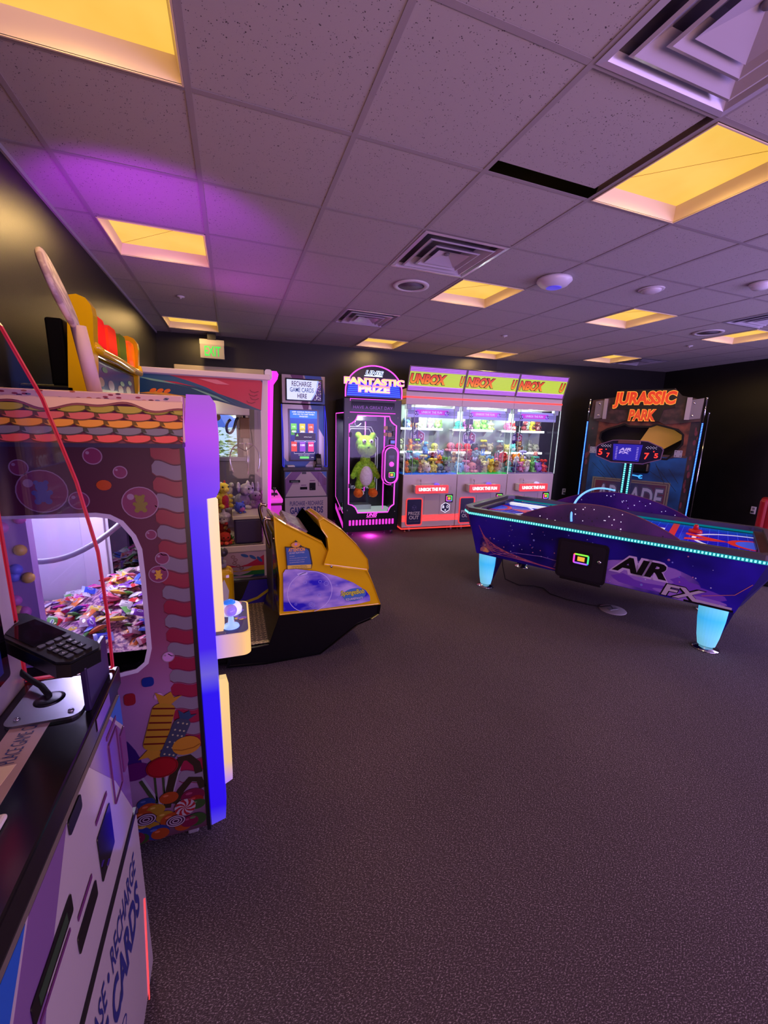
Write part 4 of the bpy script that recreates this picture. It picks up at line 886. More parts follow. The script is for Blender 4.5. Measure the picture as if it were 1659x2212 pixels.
# platform and hull
PLT = noise_mat('diamond_plate', (70, 60, 48), (110, 96, 76), 60, 0.35)
g = G(); g.box(0.05, 0.97, 0.76, 1.50, 0.03, 0.142, RBK, 0.02)
g.shape([(0.06, 0.775), (0.95, 0.775), (0.95, 1.48), (0.06, 1.48)], FT(0, 0, 0.142), 0, 0.004, PLT)
DM = mat('diamond_raised', (206, 188, 156), 0.3, 0.3); F = FT(0, 0, 0.146)
for i in range(30):
    for j in range(22):
        x, y = 0.08 + i * 0.03, 0.80 + j * 0.031
        if x < 0.93 and y < 1.46: g.shape(rot2([(x - 0.011, y), (x, y - 0.003), (x + 0.011, y), (x, y + 0.003)], x, y, 45 if (i + j) % 2 else -45), F, 0.0, 0.0015, DM)
g.shape([(0.55, 0.765), (0.90, 0.765), (0.90, 0.80), (0.55, 0.80)], F, 0, 0.002, noise_mat('worn_step_edge', (120, 108, 80), (232, 220, 170), 60, 0.5))
g.build('platform', ride)
def loft(g, secs, m, cap=True):
    n = len(secs[0]); V = [p for s_ in secs for p in s_]
    F = [(i * n + j, i * n + (j + 1) % n, (i + 1) * n + (j + 1) % n, (i + 1) * n + j) for i in range(len(secs) - 1) for j in range(n)]
    if cap: F += [tuple(reversed(range(n))), tuple(range((len(secs) - 1) * n, len(secs) * n))]
    g.add(V, F, m, False)
# black belly, narrowing towards the floor
top = [(0.90, 0.34), (1.662, 0.325)]; bot = [(0.60, 0.0), (1.215, 0.017)]
prof = [(0.60, 0.02), (0.62, 0.125), (0.87, 0.14), (0.945, 0.345), (1.30, 0.335), (1.665, 0.327), (1.655, 0.255), (1.60, 0.225), (1.50, 0.195), (1.36, 0.10), (1.22, 0.01), (0.85, 0.0)]
secs = []
for y, k in ((0.755, 0.0), (0.745, 0.5), (0.74, 1.0), (1.35, 1.0), (1.335, 0.0)):
    cx, cz = 1.15, 0.24; s_ = 0.965 + 0.035 * k
    secs.append([(cx + (x - cx) * s_, y, max(0.0, cz + (z - cz) * s_) if z > 0.03 else z) for x, z in prof])
g = G(); loft(g, secs, RBK); g.build('hull_base', ride)
# yellow shell: side outline lofted across the width
SH = [(0.945, 0.345), (0.952, 0.60), (0.930, 0.86), (0.925, 1.02), (1.00, 0.965), (1.235, 0.83), (1.30, 0.70), (1.53, 0.63), (1.566, 0.58), (1.60, 0.50), (1.662, 0.332)]
inner = [(1.00, 0.345), (1.00, 0.62), (0.99, 0.84), (0.985, 0.93)]
def side(y, s_, dz=0.0): return [(1.25 + (x - 1.25) * (1 - 0.03 * s_), y, z - (0.03 * s_ if z > 0.5 else 0.0) + (dz if z > 0.5 else 0.0)) for x, z in SH]
g = G()
secs = [side(0.745, 0.6), side(0.735, 0.0), side(0.76, -0.2, 0.0), side(0.92, -0.3, -0.015), side(1.12, -0.3, -0.03), side(1.32, -0.2, -0.065), side(1.345, 0.0, -0.08), side(1.335, 0.6, -0.09)]
loft(g, secs, YEL)
sh = g.build('seat_shell', ride)
bv = sh.modifiers.new('bevel', 'BEVEL'); bv.width = 0.014; bv.segments = 3; bv.limit_method = 'ANGLE'; bv.angle_limit = radians(28)
g = G(); g.shape([(0.80, 0.36), (1.50, 0.36), (1.50, 0.97), (0.80, 0.92)][::-1] if False else [(0.79, 0.36), (1.31, 0.36), (1.31, 0.86), (0.79, 0.90)], frame((0.915, 0, 0), (0, -1, 0), (0, 0, 1)) if False else (lambda a, b, h=0.0: Vector((0.915 - h, a, b))), -0.002, 0.006, mat('shell_interior', (6, 6, 8), 0.4)); g.build('shell_opening_face', ride, 'black inside face of the shell')  # flat black sheet across the open side of the shell
# the raised hood
HD = [(1.238, 0.672), (1.272, 0.78), (1.262, 0.865), (1.222, 0.925), (1.205, 0.985), (1.235, 1.0), (1.36, 0.915), (1.47, 0.80), (1.552, 0.69), (1.562, 0.625), (1.556, 0.600), (1.40, 0.635)]
g = G(); secs = []
for y, s_, dz in ((0.728, 1.0, 0.0), (0.716, 0.3, 0.0), (0.74, 0.0, 0.005), (0.90, -0.2, 0.0), (1.15, -0.2, -0.02), (1.33, 0.0, -0.06), (1.36, 0.3, -0.075), (1.35, 1.0, -0.08)):
    secs.append([(1.38 + (x - 1.38) * (1 - 0.04 * s_), y, 0.8 + (z - 0.8) * (1 - 0.05 * s_) + (dz if z > 0.7 else 0)) for x, z in HD])
loft(g, secs, YEL)
hd = g.build('hood', ride); bv = hd.modifiers.new('bevel', 'BEVEL'); bv.width = 0.012; bv.segments = 3; bv.limit_method = 'ANGLE'; bv.angle_limit = radians(28)
g = G(); g.shape([(1.14, 0.88), (1.195, 0.955), (1.262, 0.87), (1.268, 0.79), (1.242, 0.70), (1.15, 0.80)], FR(0, 0.775), -0.54, 0.0, mat('hood_gap_black', (3, 3, 3), 0.9, spec=0.0)); g.build('hood_gap', ride)
g = G(); g.tube([(1.29, 0.716, 0.665), (1.29, 0.708, 0.665)], 0.008, CHROME, 12); g.build('hood_bolt', ride)
# side print: purple-blue swirl with the title
F = FR(0, 0.7335)
g = G(); pp = [(0.972, 0.372), (0.975, 0.64), (0.99, 0.665), (1.06, 0.662), (1.20, 0.632), (1.33, 0.585), (1.45, 0.525), (1.545, 0.455), (1.575, 0.41), (1.578, 0.372), (1.50, 0.362), (1.20, 0.358)]
SWL = noise_mat('ride_print_swirl', (40, 30, 190), (190, 170, 226), 4.0, 0.25, lo=0.38, hi=0.62, stretch=(1, 1, 2.2))
g.shape(pp[::-1], F, 0, 0.002, SWL)
g.band(ell(1.15, 0.49, 0.150, 0.145, 40, -80, 250), 0.004, F, 0.002, 0.0024, mat('print_bubble_line', (196, 190, 240), 0.3))
g.shape(ell(1.10, 0.625, 0.035, 0.010, 14), F, 0.002, 0.0024, mat('print_bubble_line', (196, 190, 240), 0.3))
q = random.Random(3)
for k in range(26):
    x, z = q.uniform(1.0, 1.55), q.uniform(0.385, 0.60)
    if z < 0.66 - (x - 1.0) * 0.42: g.band(ell(x, z, q.uniform(0.004, 0.017), n=14), 0.0025, F, 0.0021, 0.0024, mat('print_bubble_small', (150, 150, 230), 0.3), True)
g.shape(ell(1.46, 0.435, 0.085, 0.048, 20), F, 0.0024, 0.003, mat('title_cloud', (70, 120, 180), 0.3))
g.text('SpongeBob', F, 1.362, 1.535, 0.425, 0.475, 0.0035, mat('title_yellow_edge', (90, 100, 20), 0.3), 0.05); g.text('SpongeBob', F, 1.364, 1.533, 0.427, 0.473, 0.0042, mat('title_yellow', (225, 220, 60), 0.3), 0.015)
g.text('SQUAREPANTS', F, 1.395, 1.525, 0.392, 0.416, 0.0035, mat('title_blue_edge', (20, 50, 120), 0.3), 0.06); g.text('SQUAREPANTS', F, 1.397, 1.523, 0.394, 0.414, 0.0042, mat('title_white', (225, 225, 245), 0.3), 0.01)
g.build('side_print', ride, 'purple and blue side print with the yellow title')
g = G(); sg = [(1.000, 0.665), (0.990, 0.82), (1.03, 0.815), (1.06, 0.86), (1.10, 0.815), (1.135, 0.80), (1.15, 0.795), (1.168, 0.69), (1.160, 0.655), (1.08, 0.66)]
F = FR(0, 0.7335); SB = mat('sign_outline', (30, 20, 20), 0.4)
g.shape(sg[::-1], F, 0, 0.001, SB)
g.shape([(1.004, 0.688), (0.997, 0.812), (1.13, 0.795), (1.143, 0.78), (1.158, 0.700), (1.156, 0.685)][::-1], F, 0.001, 0.0018, mat('sign_blue', (40, 84, 150), 0.4))
g.shape([(1.004, 0.667), (1.157, 0.659), (1.160, 0.685), (1.003, 0.692)], F, 0.0018, 0.0022, mat('sign_yellow', (220, 190, 70), 0.4))
g.shape(ell(1.06, 0.828, 0.030, 0.018, 14), F, 0.0018, 0.0024, mat('sign_cap', (214, 150, 50), 0.4)); g.shape(ell(1.06, 0.832, 0.009, 0.009, 10), F, 0.0024, 0.0028, mat('sign_eye', (190, 130, 180), 0.4))
g.text('ATTENTION', F, 1.012, 1.118, 0.783, 0.808, 0.0028, mat('sign_orange', (240, 170, 50), 0.4), 0.03)
g.text('DO NOT PLAY IF YOU:', F, 1.018, 1.115, 0.768, 0.779, 0.0028, WHITEP, 0.01)
for k, s_ in enumerate(('are pregnant', 'have neck, back problems or heart trouble', 'have had recent surgery or seizures', 'are under the influence of alcohol')): g.text(s_, F, 1.018, 1.018 + min(0.125, 0.0028 * len(s_)), 0.748 - k * 0.014, 0.755 - k * 0.014, 0.0028, WHITEP)
g.text('STOP PLAYING IMMEDIATELY', F, 1.03, 1.13, 0.676, 0.683, 0.0028, SB); g.text('IF YOU FEEL ANY DISCOMFORT', F, 1.025, 1.135, 0.665, 0.672, 0.0028, SB)
g.build('attention_sign', ride, 'blue attention sign')
g = G(); F = FR(0, 0.0)
# deck print on the slope behind the front lip
def slope(a, b, h=0.0):  # a along x fraction, b along y
    p0, p1 = Vector((0.99, 0, 0.972)), Vector((1.22, 0, 0.845)); d_ = (p1 - p0); nn_ = Vector((-d_.z, 0, d_.x)).normalized(); return p0 + d_ * a + Vector((0, b, 0)) + nn_ * h
g.shape([(0.1, 0.82), (0.86, 0.80), (0.86, 1.22), (0.1, 1.20)], slope, -0.02, 0.010, noise_mat('deck_print', (90, 70, 110), (150, 130, 150), 30, 0.4)); g.build('deck_print', ride)
g = G(); HR = mat('handrail_chrome', (190, 175, 160), 0.12, 1.0)
for y in (0.80, 1.29): g.tube(bez([(0.925, y, 0.985), (0.85, y, 1.03), (0.86, y, 0.96), (0.905, y, 0.80)], 12), 0.012, HR, 10)
g.tube([(0.93, 0.80, 0.99), (0.93, 1.29, 0.95)], 0.010, HR, 8); g.tube([(0.91, 0.80, 0.86), (0.95, 0.80, 0.86)], 0.007, HR, 8)
g.build('grab_rail', ride)
g = G(); g.box(0.30, 0.665, 1.18, 1.36, 0.145, 0.53, YEL, 0.05, seg=4)
g.shape([(0.50, 0.30), (0.62, 0.30), (0.63, 0.38), (0.60, 0.47), (0.56, 0.39), (0.50, 0.36)], FR(0, 1.179), 0, 0.002, mat('star_white', (225, 225, 215), 0.4))
g.build('footwell_console', ride)
g = G(); g.box(0.52, 0.62, 1.24, 1.36, 0.53, 0.57, GREYP, 0.02); g.tube([(0.57, 1.30, 0.55), (0.59, 1.28, 0.64)], 0.02, GREYP, 10); g.ball((0.60, 1.27, 0.65), 0.035, mat('control_dark', (60, 54, 58), 0.4)); g.build('control_stick', ride)
g = G(); g.box(0.10, 1.0, 1.44, 1.50, 0.05, 0.36, RBK, 0.02)
g.shape([(0.62, 0.10), (0.98, 0.16), (0.98, 0.345), (0.78, 0.345), (0.72, 0.20)], FR(0, 1.439), 0, 0.002, mat('inner_print_blue', (40, 30, 190), 0.3)); g.band([(0.62, 0.10), (0.74, 0.16), (0.84, 0.19), (0.93, 0.25), (0.98, 0.32)], 0.022, FR(0, 1.439), 0.002, 0.003, mat('inner_print_yellow', (190, 180, 50), 0.4))
g.build('far_footwell_wall', ride)
rebase(ride, 0.75, 1.05)

# ------------------------------------------------------------------ white plush claw machine (left wall)
WM = mat('claw_white_enamel', (206, 192, 196), 0.35)
MAG = mat('magenta_led', (240, 40, 230), 0.4, emit=1.1)
CB0, CB1, CCX0, CCX1 = 1.93, 2.70, -0.12, 1.03
cm = thing('plush_claw_machine', 'white plush claw machine with rainbow wave header and glowing magenta edge, behind the yellow ride', 'claw machine')
g = G(); F = FR(0, CB0)
g.box(CCX0, CCX1 - 0.06, CB0 + 0.01, CB1, 0.05, 0.47, WM, 0.004)
g.box(CCX0, CCX1 - 0.02, CB0 - 0.006, CB0 + 0.03, 0.44, 0.50, WM, 0.008); g.box(CCX0, CCX1 - 0.05, CB0 - 0.004, CB0 + 0.02, 0.11, 0.16, WM, 0.004)
g.shape([(CCX0, 0.165), (0.93, 0.165), (0.93, 0.435), (CCX0, 0.435)], F, 0, 0.003, mat('claw_print_pale', (176, 150, 180), 0.3))
for z0, c in ((0.165, (30, 60, 110)), (0.215, (40, 110, 60)), (0.255, (200, 150, 40)), (0.30, (176, 40, 80))):
    g.shape([(0.70, z0), (0.93, z0), (0.93, z0 + 0.10), (0.85, z0 + 0.055), (0.78, z0 + 0.02)], F, 0.003 + z0 * 0.002, 0.0035 + z0 * 0.002, mat('claw_stripe_%d' % c[0], c, 0.3)); g.shape([(0.3, z0 - 0.0), (0.71, z0), (0.60, z0 + 0.03), (0.3, z0 + 0.035)], F, 0.003 + z0 * 0.002, 0.0035 + z0 * 0.002, mat('claw_stripe_%d' % c[0], c, 0.3))
for k, (x, z, a_) in enumerate(((0.76, 0.405, 20), (0.83, 0.385, 35), (0.89, 0.36, 50))): g.shape(rot2(ell(x, z, 0.035, 0.014, 16), x, z, -a_), F, 0.0045, 0.005, mat('claw_drop_blue', (50, 90, 170), 0.3))
for k, (x, z) in enumerate(((0.66, 0.40), (0.68, 0.37), (0.67, 0.34), (0.70, 0.31), (0.73, 0.29))): g.band(ell(x, z, 0.016, 0.012, 14), 0.004, F, 0.0045, 0.005, mat('claw_sketch_line', (110, 60, 70), 0.4), True)
g.build('base_cabinet', cm)
PF = [(CCX0, 0.50), (CCX1 - 0.03, 0.50), (CCX1 - 0.005, 1.95), (CCX0, 1.95)]
g = G(); g.shape([[(CCX0, 0.47), (CCX1 - 0.045, 0.47), (CCX1 - 0.005, 1.99), (CCX0, 1.99)], [(CCX0 + 0.06, 0.50), (0.93, 0.50), (0.945, 1.80), (CCX0 + 0.06, 1.80)]], F, -0.03, 0.0, WM)
g.box(CCX0 - 0.02, CCX1 + 0.0, CB0 - 0.02, CB1, 1.955, 2.0, WM, 0.006)
g.build('side_frame', cm)
g = G()  # rainbow header
g.shape([(CCX0, 1.79), (0.35, 1.79), (0.60, 1.765), (0.80, 1.715), (0.945, 1.70), (0.965, 1.95), (CCX0, 1.95)], F, 0, 0.006, mat('header_teal', (26, 66, 96), 0.3))
def wave(P, m, h): g.shape(P, F, h, h + 0.0006, m)
wave([(CCX0, 1.95), (CCX0, 1.93), (0.2, 1.90), (0.5, 1.86), (0.75, 1.78), (0.90, 1.72), (0.945, 1.705), (0.963, 1.93), (0.95, 1.95)], mat('header_crimson', (176, 44, 70), 0.3), 0.006)
wave([(CCX0, 1.95), (CCX0, 1.90), (0.1, 1.91), (0.30, 1.90), (0.48, 1.86), (0.62, 1.81), (0.76, 1.735), (0.66, 1.80), (0.52, 1.87), (0.40, 1.91), (0.25, 1.95)][::-1], mat('header_blue', (36, 84, 120), 0.3), 0.007)
wave([(0.0, 1.93), (0.2, 1.905), (0.4, 1.86), (0.55, 1.80), (0.7, 1.75), (0.6, 1.80), (0.45, 1.85), (0.3, 1.88), (0.12, 1.90)], mat('header_green_pale', (110, 160, 140), 0.3), 0.008)
wave([(0.02, 1.80), (0.15, 1.82), (0.28, 1.80), (0.45, 1.785), (0.55, 1.77), (0.60, 1.765), (0.35, 1.79)], mat('header_gold', (214, 150, 50), 0.3), 0.009)
for k, x in enumerate((0.13, 0.18, 0.23)): g.shape(rot2(ell(x, 1.825, 0.026, 0.014, 14), x, 1.825, 25), F, 0.0095, 0.010, mat('header_orange', (226, 110, 40), 0.3))
wave([(0.46, 1.935), (0.60, 1.935), (0.70, 1.90), (0.60, 1.90)], mat('header_pink', (200, 110, 130), 0.3), 0.0082)
for z, x in ((1.86, 0.93), (1.83, 0.92), (1.80, 0.93), (1.77, 0.90)): g.band([(x, z), (x - 0.03, z - 0.012), (x - 0.06, z - 0.006), (x - 0.07, z + 0.008)], 0.007, F, 0.0085, 0.0095, mat('header_curl', (120, 16, 40), 0.3))
g.build('wave_header', cm, 'rainbow wave printed header')
g = G(); g.shape([(CCX0 + 0.06, 0.50), (0.935, 0.50), (0.945, 1.79), (CCX0 + 0.06, 1.79)], FR(0, CB0 + 0.02), 0, 0.004, GLASS); g.build('side_glass', cm)
g = G(); g.shape([[(CCX0, 0.47), (CCX1 - 0.045, 0.47), (CCX1 - 0.01, 1.99), (CCX0, 1.99)], [(CCX0 + 0.10, 0.74), (0.90, 0.74), (0.93, 1.88), (CCX0 + 0.10, 1.88)]], FR(0, CB1 - 0.03), -0.03, 0.0, mat('claw_inner_grey', (150, 138, 128), 0.5)); g.build('far_frame', cm)
# front (faces +X): magenta lit corner post
for y in (CB0 + 0.0, CB1 - 0.03):
    g = G(); g.shape([(0.975, 0.75), (1.0, 0.74), (1.055, 1.92), (1.09, 1.97), (1.10, 2.01), (1.085, 2.035), (1.045, 2.035), (1.01, 1.98)], FR(0, y), -0.035, 0.0, MAG); g.build('led_post', cm, 'glowing magenta corner post')
g = G(); g.shape(rr(0.985, 1.045, 1.96, 2.045, 0.02, 4), FR(0, CB0 - 0.004), -0.02, 0.004, WHITEP); g.build('post_cap', cm)
g = G(); g.box(0.98, 1.12, CB0 + 0.16, CB1 - 0.08, 0.60, 0.83, mat('console_magenta', (210, 60, 200), 0.35, emit=0.45), 0.015); g.box(0.97, 1.13, CB0 + 0.14, CB1 - 0.06, 0.85, 0.90, mat('console_top_pink', (230, 80, 210), 0.3, emit=0.5), 0.015); g.box(0.975, 1.125, CB0 + 0.15, CB1 - 0.07, 0.83, 0.852, mat('console_gap', (70, 16, 30), 0.5)); g.build('control_console', cm)
cc = [o for o in cm.children if o.name.startswith('control_console')][0]
g = G(); g.tube([(1.06, 2.18, 0.90), (1.06, 2.17, 0.96)], 0.006, BLACK); g.ball((1.06, 2.17, 0.975), 0.018, BLACK); g.build('joystick', cc)
g = G(); g.box(1.0, 1.10, 2.24, 2.32, 0.90, 0.915, BLACK, 0.004); g.build('button_plate', cc)
g = G(); g.box(CCX0 + 0.04, 0.98, CB0 + 0.04, CB1 - 0.04, 0.47, 0.50, mat('prize_floor', (150, 140, 130), 0.6)); g.build('prize_floor', cm)
g = G(); g.shape([(CB0 + 0.03, 0.52), (CB1 - 0.03, 0.52), (CB1 - 0.03, 1.90), (CB0 + 0.03, 1.90)], FX(0.955), 0, 0.004, GLASS); g.build('front_glass', cm)
# prize bin
g = G(); g.box(0.68, 0.93, CB0 + 0.04, CB0 + 0.36, 0.505, 0.735, mat('bin_plum', (64, 50, 86), 0.25), 0.02); g.box(0.67, 0.94, CB0 + 0.03, CB0 + 0.38, 0.735, 0.765, mat('bin_rim_cream', (210, 196, 170), 0.4), 0.004); g.build('prize_bin', cm)
g = G()
for x0, x1, y0, y1 in ((0.68, 0.93, CB0 + 0.05, CB0 + 0.054), (0.68, 0.684, CB0 + 0.05, CB0 + 0.36), (0.68, 0.93, CB0 + 0.356, CB0 + 0.36)): g.box(x0, x1, y0, y1, 0.765, 1.02, ACRYL)
g.build('bin_guard', cm)
# gantry and claw
g = G(); g.box(0.55, 0.86, CB0 + 0.30, CB0 + 0.46, 1.66, 1.80, mat('gantry_white', (200, 190, 176), 0.5), 0.006); g.build('gantry', cm)
gt = [o for o in cm.children if o.name.startswith('gantry')][0]
g = G(); BR = mat('claw_brass', (96, 68, 26), 0.45, 0.2); cx_, cy_ = 0.815, CB0 + 0.38
g.tube([(cx_, cy_, 1.66), (cx_, cy_, 1.64)], 0.012, BLACK); g.box(cx_ - 0.045, cx_ + 0.045, cy_ - 0.035, cy_ + 0.035, 1.45, 1.64, BR, 0.006)
g.build('claw_motor', gt)
g = G(); g.tube([(cx_ - 0.05, cy_ - 0.02, 1.54), (cx_ - 0.065, cy_ - 0.03, 1.37), (cx_ + 0.0, cy_ - 0.03, 1.33), (cx_ + 0.07, cy_, 1.38), (cx_ + 0.055, cy_ - 0.02, 1.54)], 0.006, BLACK)
for k in range(3):
    a_ = 2 * pi * k / 3 + 0.6; dx, dy = cos(a_), sin(a_)
    g.tube(bez([(cx_ + dx * 0.02, cy_ + dy * 0.02, 1.40), (cx_ + dx * 0.14, cy_ + dy * 0.14, 1.40), (cx_ + dx * 0.20, cy_ + dy * 0.20, 1.27), (cx_ + dx * 0.13, cy_ + dy * 0.13, 1.12)], 12), 0.006, CHROME, 8)
g.build('claw_prongs', gt)
g = G(); g.tube(bez([(cx_ - 0.05, cy_, 1.63), (cx_ - 0.10, cy_, 1.66), (cx_ - 0.06, cy_ - 0.02, 1.42), (cx_ - 0.19, cy_ - 0.02, 1.42), (cx_ - 0.19, cy_ - 0.02, 1.58), (cx_ - 0.12, cy_ - 0.02, 1.62)], 20), 0.012, BLACK, 8); g.build('coiled_cable', gt)
rebase(cm, 0.45, 2.32)
point('claw_light', (0.5, 2.25, 1.72), 9, (1.0, 0.90, 0.62), 0.05)
# low clear front pane under the glass shows toys down to green paper grass
g = G(); q = random.Random(8)
for k in range(160):
    x, y = q.uniform(0.42, 0.66), q.uniform(CB0 + 0.05, CB0 + 0.3); a_ = q.uniform(0, 6.28); z = 0.502
    g.add([(x, y, z), (x + 0.02 * cos(a_), y + 0.02 * sin(a_), z + q.uniform(0.01, 0.05)), (x + 0.022 * cos(a_ + 0.3), y + 0.022 * sin(a_ + 0.3), z + 0.01)], [(0, 1, 2)], mat('paper_grass', (60, 190, 60), 0.4))
g.build('paper_grass', kind='stuff', label='green shredded paper at the bottom of the white plush claw machine', cat='paper grass')
# ------------------------------------------------------------------ plush toys (generic soft toys, one mesh each)
EYE = mat('plush_eye', (15, 12, 14), 0.2); EYW = mat('plush_eye_white', (235, 235, 235), 0.5)
def plm(rgb): return noise_mat('plush_%d_%d_%d' % rgb, tuple(int(v * 0.86) for v in rgb), rgb, 60, 0.95, bump=0.4, bscale=140)
def plush_geo(kind, c1, c2):
    """about 0.15 m tall, base at z=0, faces -Y"""
    g = G(); A, B = plm(c1), plm(c2); s = 9, 6
    def b(c, r, m, **k): g.ball(c, r, m, 10, 7, **k)
    if kind == 'bear':
        b((0, 0, 0.045), (0.042, 0.036, 0.045), A); b((0, -0.01, 0.045), (0.030, 0.034, 0.034), B); b((0, -0.004, 0.112), (0.042, 0.036, 0.036), A)
        b((0, -0.034, 0.104), (0.016, 0.012, 0.012), B)
        for sx in (-1, 1): b((sx * 0.032, 0, 0.143), 0.014, A); b((sx * 0.046, -0.012, 0.06), (0.014, 0.016, 0.026), A); b((sx * 0.03, -0.035, 0.014), (0.017, 0.024, 0.014), A); b((sx * 0.015, -0.036, 0.118), 0.005, EYE)
    elif kind == 'rabbit':
        b((0, 0, 0.042), (0.038, 0.034, 0.042), A); b((0, -0.01, 0.04), (0.027, 0.03, 0.03), B); b((0, -0.004, 0.10), (0.036, 0.032, 0.032), A)
        for sx in (-1, 1): b((sx * 0.018, 0, 0.155), (0.010, 0.007, 0.036), A); b((sx * 0.028, -0.034, 0.012), (0.014, 0.024, 0.012), B); b((sx * 0.014, -0.031, 0.106), 0.005, EYE); b((sx * 0.036, -0.014, 0.055), (0.010, 0.014, 0.022), A)
    elif kind == 'octopus':
        b((0, 0, 0.07), (0.055, 0.052, 0.048), A)
        for k in range(8): a_ = 2 * pi * k / 8; b((0.058 * cos(a_), 0.055 * sin(a_), 0.018), (0.024, 0.024, 0.018), A if k % 2 else B)
        for sx in (-1, 1): b((sx * 0.020, -0.047, 0.072), 0.007, EYE)
    elif kind == 'round':
        b((0, 0, 0.055), (0.058, 0.052, 0.055), A); b((0, -0.016, 0.045), (0.040, 0.040, 0.036), B)
        for sx in (-1, 1): b((sx * 0.036, 0, 0.104), (0.014, 0.010, 0.016), A); b((sx * 0.02, -0.046, 0.072), 0.006, EYE); b((sx * 0.025, -0.04, 0.01), (0.015, 0.018, 0.010), A)
    elif kind == 'dragonet':
        b((0, 0, 0.05), (0.036, 0.034, 0.05), A); b((0, -0.012, 0.048), (0.026, 0.028, 0.038), B); b((0, -0.01, 0.12), (0.032, 0.034, 0.034), A); b((0, -0.038, 0.112), (0.018, 0.018, 0.014), A)
        b((0.045, 0.03, 0.03), (0.034, 0.014, 0.014), A)
        for sx in (-1, 1): b((sx * 0.04, -0.01, 0.068), (0.02, 0.010, 0.012), A); b((sx * 0.028, -0.03, 0.014), (0.016, 0.026, 0.014), A); b((sx * 0.018, -0.036, 0.13), 0.006, EYE); b((sx * 0.018, 0.01, 0.152), (0.006, 0.006, 0.014), B)
    elif kind == 'sprout':
        b((0, 0, 0.04), (0.048, 0.044, 0.04), B); g.lathe([(0.060, 0.062), (0.045, 0.085), (0.014, 0.098), (0.006, 0.14)], B, 12)
        for k in range(4): a_ = pi / 2 * k + 0.4; b((0.030 * cos(a_), 0.030 * sin(a_), 0.145), (0.024, 0.024, 0.018), A)
        for sx in (-1, 1): b((sx * 0.016, -0.04, 0.045), 0.005, EYE); b((sx * 0.03, -0.034, 0.012), (0.014, 0.018, 0.012), A)
    elif kind == 'flower':
        b((0, 0, 0.055), (0.045, 0.042, 0.055), B)
        for k in range(8): a_ = 2 * pi * k / 8; b((0.055 * cos(a_), -0.012, 0.085 + 0.05 * sin(a_)), (0.022, 0.014, 0.022), A)
        b((0, -0.02, 0.085), (0.034, 0.024, 0.034), A)
        for sx in (-1, 1): b((sx * 0.014, -0.042, 0.09), 0.005, EYE)
    elif kind == 'pup':
        b((0, 0.01, 0.04), (0.036, 0.044, 0.04), A); b((0, -0.016, 0.10), (0.036, 0.034, 0.033), A); b((0, -0.046, 0.092), (0.018, 0.014, 0.013), B)
        for sx in (-1, 1): g.ball((sx * 0.038, 0, 0.115), (0.012, 0.010, 0.028), B, 8, 6); b((sx * 0.02, -0.04, 0.012), (0.013, 0.022, 0.012), A); b((sx * 0.015, -0.046, 0.108), 0.005, EYE)
        b((0, 0.058, 0.05), (0.010, 0.02, 0.010), B)
    return g
PLUSH = {}; SPOTS = {}
def plush(kind, col, col2, loc, rz, s, label, group):
    k = (kind, col, col2)
    if k not in PLUSH:
        o = plush_geo(kind, col, col2).build('plush_toy'); PLUSH[k] = o
    else: o = PLUSH[k].copy(); COL.objects.link(o)
    o.location = loc; o.rotation_euler = (0, 0, rz); o.scale = (s, s, s)
    o['label'] = label; o['category'] = 'plush toy'; o['group'] = group
    return o

# ------------------------------------------------------------------ three grey claw machines at the far wall
UM = mat('unbox_grey_enamel', (204, 188, 194), 0.4); UMD = mat('unbox_grey_seam', (70, 60, 72), 0.5)
RED_E = mat('red_neon', (255, 60, 50), 0.4, emit=1.5); RED_D = mat('red_neon_soft', (240, 60, 60), 0.4, emit=0.9)
REDP = mat('red_lit_panel', (226, 70, 76), 0.4, emit=0.6)
WLED = mat('white_shelf_led', (235, 245, 245), 0.4, emit=1.5)
INU = mat('unbox_back_wall', (160, 176, 166), 0.6)
PURP_E = mat('purple_display', (120, 60, 190), 0.4, emit=0.75); PNK_E = mat('pink_display', (190, 60, 190), 0.4, emit=0.7); LAV_E = mat('lavender_display', (190, 180, 250), 0.4, emit=0.9)
GRN_E = mat('display_lime', (176, 206, 60), 0.4, emit=0.75); STR1 = mat('display_violet', (150, 76, 190), 0.4, emit=0.6); STR2 = mat('display_lilac', (214, 160, 232), 0.4, emit=0.7); OUTL = mat('display_outline', (50, 20, 10), 0.4)
WTXT = mat('white_lit_text', (255, 240, 240), 0.4, emit=1.8)
IND = mat('indigo_panel', (34, 26, 80), 0.35)
UW, UD = 0.900, 0.50
def hexlogo(g, F, cx, cy, r, m_line, m_a, m_b, m_t, h=0.001):
    P = [(cx + r * cos(radians(90 + 60 * k)), cy + r * sin(radians(90 + 60 * k))) for k in range(6)]
    g.shape(P, F, h, h + 0.001, m_line); Q = [(cx + (x - cx) * 0.86, cy + (y - cy) * 0.86) for x, y in P]
    g.shape([Q[0], Q[1], Q[2], (cx, cy)], F, h + 0.001, h + 0.0015, m_a); g.shape([(cx, cy), Q[4], Q[5], Q[0]], F, h + 0.001, h + 0.0015, m_b); g.shape([Q[2], Q[3], Q[4], (cx, cy)], F, h + 0.001, h + 0.0015, m_a)
    g.text('B', F, cx - r * 0.60, cx - r * 0.22, cy - r * 0.12, cy + r * 0.42, h + 0.002, m_t, 0.03); g.text('O', F, cx + r * 0.18, cx + r * 0.62, cy - r * 0.12, cy + r * 0.42, h + 0.002, m_t, 0.03); g.text('X', F, cx - r * 0.2, cx + r * 0.2, cy - r * 0.68, cy - r * 0.28, h + 0.002, m_t, 0.03)
